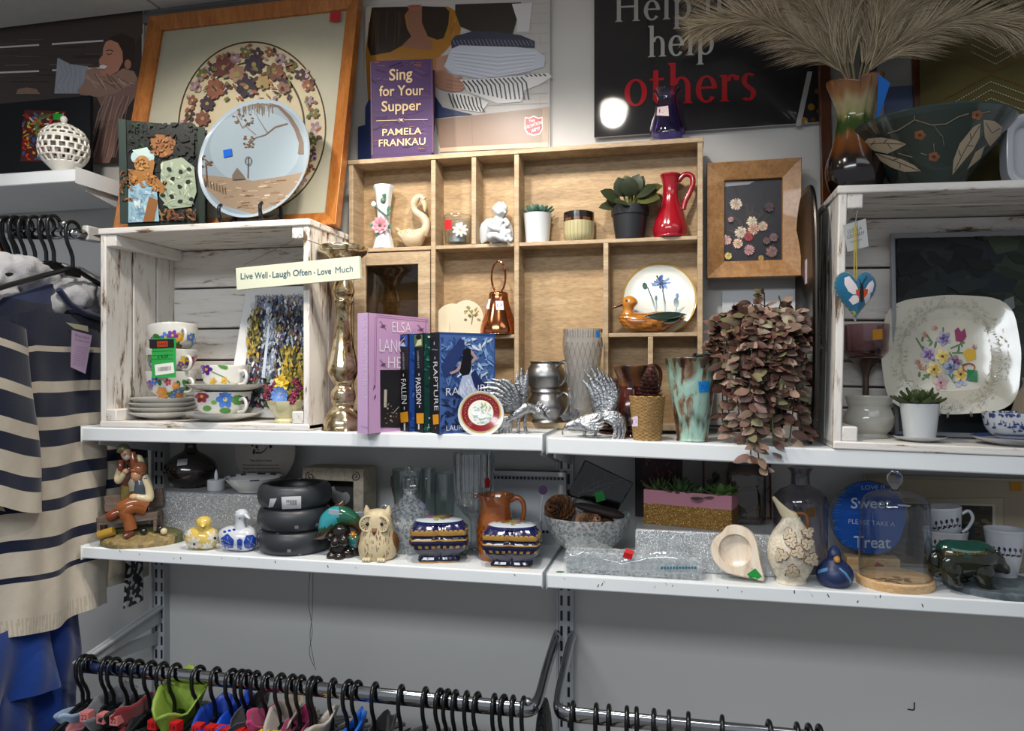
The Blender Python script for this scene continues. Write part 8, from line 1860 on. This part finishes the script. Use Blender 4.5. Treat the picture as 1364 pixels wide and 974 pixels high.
def sheet(name,lab,cat,outline,x0,colf,mat,ny=40,nz=60,fold=.012,thick=.02,seed=1,parent=None,partname='front',zoff=None):
    """garment panel hanging in the plane x=x0; outline(v)->(y0,y1,z) rows from top to bottom"""
    rows=[outline(j/nz) for j in range(nz+1)]
    o=parent or thing(name,lab,cat,(x0,(rows[-1][0]+rows[-1][1])/2,min(r[2] for r in rows)))
    b=MB(); vs=[]
    for side in (1,-1):
        for j,(y0,y1,z) in enumerate(rows):
            v=j/nz
            for i in range(ny+1):
                u=i/ny; y=y0+(y1-y0)*u; bul=thick*(max(0,1-(2*u-1)**4))**.5
                f=fold*(.15+.85*v)*(sin(y*38+seed)+.6*sin(y*71+seed*2+v*2))+.3*fold*sin(y*23+z*31+seed)
                vs.append(V((x0+side*bul+f,y,z+.006*sin(y*30+seed)*v+(zoff(y,z) if zoff else 0)))-o.location)
    n=(ny+1)*(nz+1)
    for j in range(nz):
        for i in range(ny):
            y0,y1,z=rows[j]; c=lin(colf(y0+(y1-y0)*(i+.5)/ny,(z+rows[j+1][2])/2)); a=j*(ny+1)+i
            for q in ((a,a+ny+1,a+ny+2,a+1),(n+a,n+a+1,n+a+ny+2,n+a+ny+1)): b.f.append(list(q)); b.c.append(c)
        for e in (0,ny):
            a=j*(ny+1)+e; q=(a,a+ny+1,n+a+ny+1,n+a) if e else (a,n+a,n+a+ny+1,a+ny+1); b.f.append(list(q)); b.c.append(lin(colf(y0,(rows[j][2]+rows[j+1][2])/2)))
    b.v=[V(p) for p in vs]
    b.build(partname,M[mat],o,sharp=80); return o
NV='#131a33'; CRM='#cabfad'
bands=[(1.5576,1.5445),(1.482,1.4605),(1.4094,1.3814)]; navy2=[(1.305,1.277),(1.236,1.212),(1.157,1.137),(1.083,1.073)]
def jcol(y,z):
    if z>1.345: return CRM if any(b_<z<a_ for a_,b_ in bands) else NV
    if any(b_<z<a_ for a_,b_ in navy2): return NV
    return mixc(CRM,'#8f8470',.35) if z<1.0 and int(y*260)%2 else CRM
def jout(v):
    z=1.675-.715*v
    if v<.09: t=v/.09; return (1.23-.05*t,1.33+.0*t,z) if False else (1.24-.06*t,1.46+.04*t,1.66-.715*v-.0)
    return (1.18+.06*min(1,max(0,v-.75)*4),1.51-.0*v,1.66-.70*v)
jo=sheet('striped_jumper','navy and cream striped knitted jumper on a hanger at the left','jumper',lambda v:(1.17+.06*min(1,v),1.515,1.628-.665*v),XP,jcol,'cloth',90,170,.008,.022,2,zoff=lambda y,z:-.22*max(0,1.30-y)*max(0,min(1,(z-1.30)/.25))+.02*max(0,1.30-y))
L=jo.location
def jpart(name,pts_rows,x0,thick,colf=jcol,fold=.005,seed=3,ny=24,nz=110,zoff=None):
    """rows: list of (y0,y1,z)"""
    def out(v):
        t=v*(len(pts_rows)-1); i=min(int(t),len(pts_rows)-2); f=t-i; a,b_=pts_rows[i],pts_rows[i+1]; return tuple(a[k]*(1-f)+b_[k]*f for k in range(3))
    return sheet('','','',out,x0,colf,'cloth',ny,nz,fold,thick,seed,jo,name,zoff)
jpart('yoke',[(1.345,1.352,1.69),(1.30,1.365,1.675),(1.25,1.385,1.655),(1.20,1.43,1.640),(1.165,1.50,1.625),(1.16,1.515,1.60)],XP+.004,.012,lambda y,z: '#1d2b52' if z>1.648 else jcol(y,z))
jpart('near_sleeve',[(1.05,1.26,1.60),(1.06,1.275,1.50),(1.08,1.29,1.40),(1.09,1.30,1.32),(1.12,1.305,1.24)],XP+.03,.026,lambda y,z: jcol(1.3,z-.005),seed=5,zoff=lambda y,z:-.25*(y-1.2))
jpart('far_sleeve',[(1.50,1.60,1.60),(1.51,1.655,1.45),(1.515,1.665,1.30),(1.515,1.667,1.15),(1.515,1.667,.99)],XP-.004,.012,lambda y,z: jcol(1.45,z-.012),seed=6)
m=MB(); m.tube([(.026,1.352-L.y,1.678-L.z),(.027,1.38-L.y,1.650-L.z),(.027,1.42-L.y,1.634-L.z),(.027,1.47-L.y,1.626-L.z),(.026,1.51-L.y,1.63-L.z)],.007,10,'#1a2446'); m.build('neck_rib',M['cloth'],jo)
D=Art((XP+.030,1.4,1.5),(0,1,0),(0,0,1)); D.crop(0,280,3.044)
D.poly([(266,455),(355,470),(358,494),(300,480)],'#a9a58f'); D.build('neck_label',M['paper'],jo,off=L)
t=thing('price_tag','lilac paper shop tag hanging from the neck of the striped jumper','price tag',W(105,497,1.40)); t.location=V((XP+.036,1.43,1.50)); D=Art((XP+.036,1.4,1.5),(0,1,0),(0,0,1)); D.crop(0,280,3.044)
D.poly([(290,486),(372,508),(346,664),(285,636)],'#b39bb8'); D.text('Boutique',305,512,362,524,12,'#4a3a55',-.01); D.text('Collection',303,528,362,540,9,'#4a3a55',-.01)
for i in range(9): D.line([(306-i*1.5,552+i*9),(356-i*2,562+i*9)],2,'#8a7590')
D.build('tag',M['paper'],t,off=t.location)
# grey hoodie bunched behind the jumper
o=thing('grey_hoodie','pale grey fleece hoodie bunched round the hanger behind the striped jumper','hoodie',(XP-.05,1.38,1.30)); b=MB(); L=o.location
def fold_roll(pts,r,col='#8f9094'): b.tube(smooth([tuple(V(p)-L) for p in pts],5),r,14,lambda v: jit(col,.05),up=(1,0,0))
fold_roll([(XP-.05,1.08,1.60),(XP-.045,1.18,1.665),(XP-.035,1.27,1.705),(XP-.03,1.34,1.715),(XP-.035,1.40,1.685),(XP-.03,1.42,1.645)],[.030,.042,.044,.038,.034,.022])
fold_roll([(XP-.02,1.30,1.655),(XP-.012,1.37,1.655),(XP-.008,1.43,1.675),(XP-.012,1.48,1.69)],[.022,.032,.036,.028])
fold_roll([(XP-.05,1.36,1.72),(XP-.05,1.45,1.715),(XP-.045,1.54,1.68),(XP-.05,1.63,1.62)],[.02,.034,.042,.034])
fold_roll([(XP-.02,1.10,1.60),(XP-.014,1.20,1.64),(XP-.014,1.28,1.655)],[.022,.028,.022],'#7f8084')
fold_roll([(XP-.05,1.34,1.68),(XP-.055,1.36,1.55),(XP-.06,1.36,1.40),(XP-.06,1.36,1.30)],[.03,.05,.05,.05],'#85868a'); fuse(b.build('hood_and_shoulders',plainmat('grey_fleece','#b9b9bc',.95,0,.5,300),o),.006,3)
tx=bpy.data.textures.new('fleece_folds','CLOUDS'); tx.noise_scale=.05; dm=bpy.data.objects['hood_and_shoulders'].modifiers.new('d','DISPLACE'); dm.texture=tx; dm.strength=.03; dm.mid_level=.5; dm.texture_coords='LOCAL'
# blue garment below, cream and leopard pieces
def bcol(y,z): return jit('#0c3078',.06)
sheet('hanging_sweatshirt','longer royal blue sweatshirt behind the shorter one, below the striped jumper','sweatshirt',lambda v:(1.05+.02*v,1.50-.03*v,1.06-.62*v),XP-.05,bcol,'cloth',40,40,.022,.03,4)
sheet('hanging_sweatshirt','shorter royal blue sweatshirt in front of the longer one, below the striped jumper','sweatshirt',lambda v:(1.10,1.36+.02*v,.985-.16*v),XP-.006,lambda y,z: jit('#0e3a88',.05),'cloth',30,24,.012,.014,7)
def lcol(y,z): 
    from mathutils import noise
    return '#b3b0ac' if noise.noise((y*90,z*90,3))>.12 else '#17171a'
sheet('hanging_scarf','black and white leopard print scarf hanging below the left end of the lower shelf','scarf',lambda v:(1.555,1.612,1.065-.125*v),XP+.022,lcol,'cloth',40,70,.004,.006,2)

# loose threads and a bent wire on the wall below the shelves
m=MB()
for pts in (((414,768),(411,800),(416,840),(412,870),(421,893)),((417,770),(416,815),(413,850),(419,886))):
    q=[W(x,y,1.50) for x,y in pts]; q[0].z=ZL-.026
    m.tube(smooth([tuple(p) for p in q],5),.0006,5,'#3a3836')
b0=W(415,768,1.50); b0.z=ZL-.026; tag(m.build('loose_threads',M['matte'],off=b0,loc=b0),'loose dark threads hanging from the left lower shelf above the rail','thread')
q=[W(x,y,1.679) for x,y in ((1218,936),(1218,944),(1216,946),(1209,945))]; tag(MB().tube(smooth([tuple(p) for p in q],4),.0012,6,'#1a1a1c').build('wall_hook',M['metal'],off=q[0],loc=q[0]),'tiny bent dark wire in the wall at the lower right','hook')
# ================================================================ camera, light
cd=bpy.data.cameras.new('camera'); co=bpy.data.objects.new('camera',cd); COLL.objects.link(co)
co.location=CAM; co.rotation_euler=(R(90),0,TH); cd.sensor_width=36; cd.lens=36*F/1364; cd.shift_y=10/1364; cd.clip_start=.05
SC.camera=co
def ceil_spot(x,y,tx,ty,tz,power,lab,blend=.5,ang=95,rad=.036,col=(1,.93,.84)):
    o=thing('ceiling_spotlight',lab,'spotlight',(x,y,2.42),group='ceiling spotlights')
    d=(V((tx,ty,tz))-V((x,y,2.34))).normalized(); q=d.to_track_quat('-Z','Y').to_matrix().to_4x4()
    b=MB(); b.tube([(0,0,0),(0,0,-.03)],.02,12,'#dddddd'); b.M=MX.Translation((0,0,-.055))@q
    b.lathe([(.0,.05),(.03,.05),(.045,.02),(.05,-.035),(.047,-.035),(.042,.0),(0,.01)],24,'#e8e8e6'); b.build('housing',M['shelf'],o)
    l=MB(); l.M=MX.Translation((0,0,-.055))@q; l.lathe([(.0,-.02),(.040,-.022)],24,'#ffffff'); l.build('lens',M['lamp'],o)
    ld=bpy.data.lights.new('spot','SPOT'); lo=bpy.data.objects.new('spot_beam',ld); COLL.objects.link(lo); ld.energy=power; ld.color=col; ld.spot_size=R(ang); ld.spot_blend=blend; ld.shadow_soft_size=rad
    lo.location=V((x,y,2.365))+d*.06; lo.rotation_euler=d.to_track_quat('-Z','Y').to_euler(); return o
ceil_spot(-.20,.917,-.3,1.6,1.2,20,'ceiling spotlight reflected in the black poster')
ceil_spot(-.48,1.06,-.45,1.62,1.25,20,'ceiling spotlight above the middle cabinet',ang=92)
ceil_spot(-1.0,.92,-.95,1.6,1.35,17,'ceiling spotlight above the needlework and left crate',ang=112)
def area(x,y,z,sx,sy,p,col,rot=(0,0,0)):
    ld=bpy.data.lights.new('tube','AREA'); ld.shape='RECTANGLE'; ld.size=sx; ld.size_y=sy; ld.energy=p; ld.color=col  # soft fill added to lift the shadows, no tube fixture hangs here
    lo=bpy.data.objects.new('ceiling_fill_light',ld); COLL.objects.link(lo); lo.location=(x,y,z); lo.rotation_euler=rot
area(-.6,-.6,2.40,1.6,.6,46,(.88,.94,1))
area(.9,.3,2.40,1.2,.6,4,(.95,.98,1))
w=bpy.data.worlds.new('world'); SC.world=w; w.use_nodes=True; w.node_tree.nodes['Background'].inputs[0].default_value=(.86,.91,1,1); w.node_tree.nodes['Background'].inputs[1].default_value=.34
SC.view_settings.view_transform='Standard'; SC.view_settings.look='None'; SC.view_settings.exposure=.1; SC.view_settings.gamma=1
SC.cycles.max_bounces=10; SC.cycles.transparent_max_bounces=24; SC.cycles.use_denoising=True
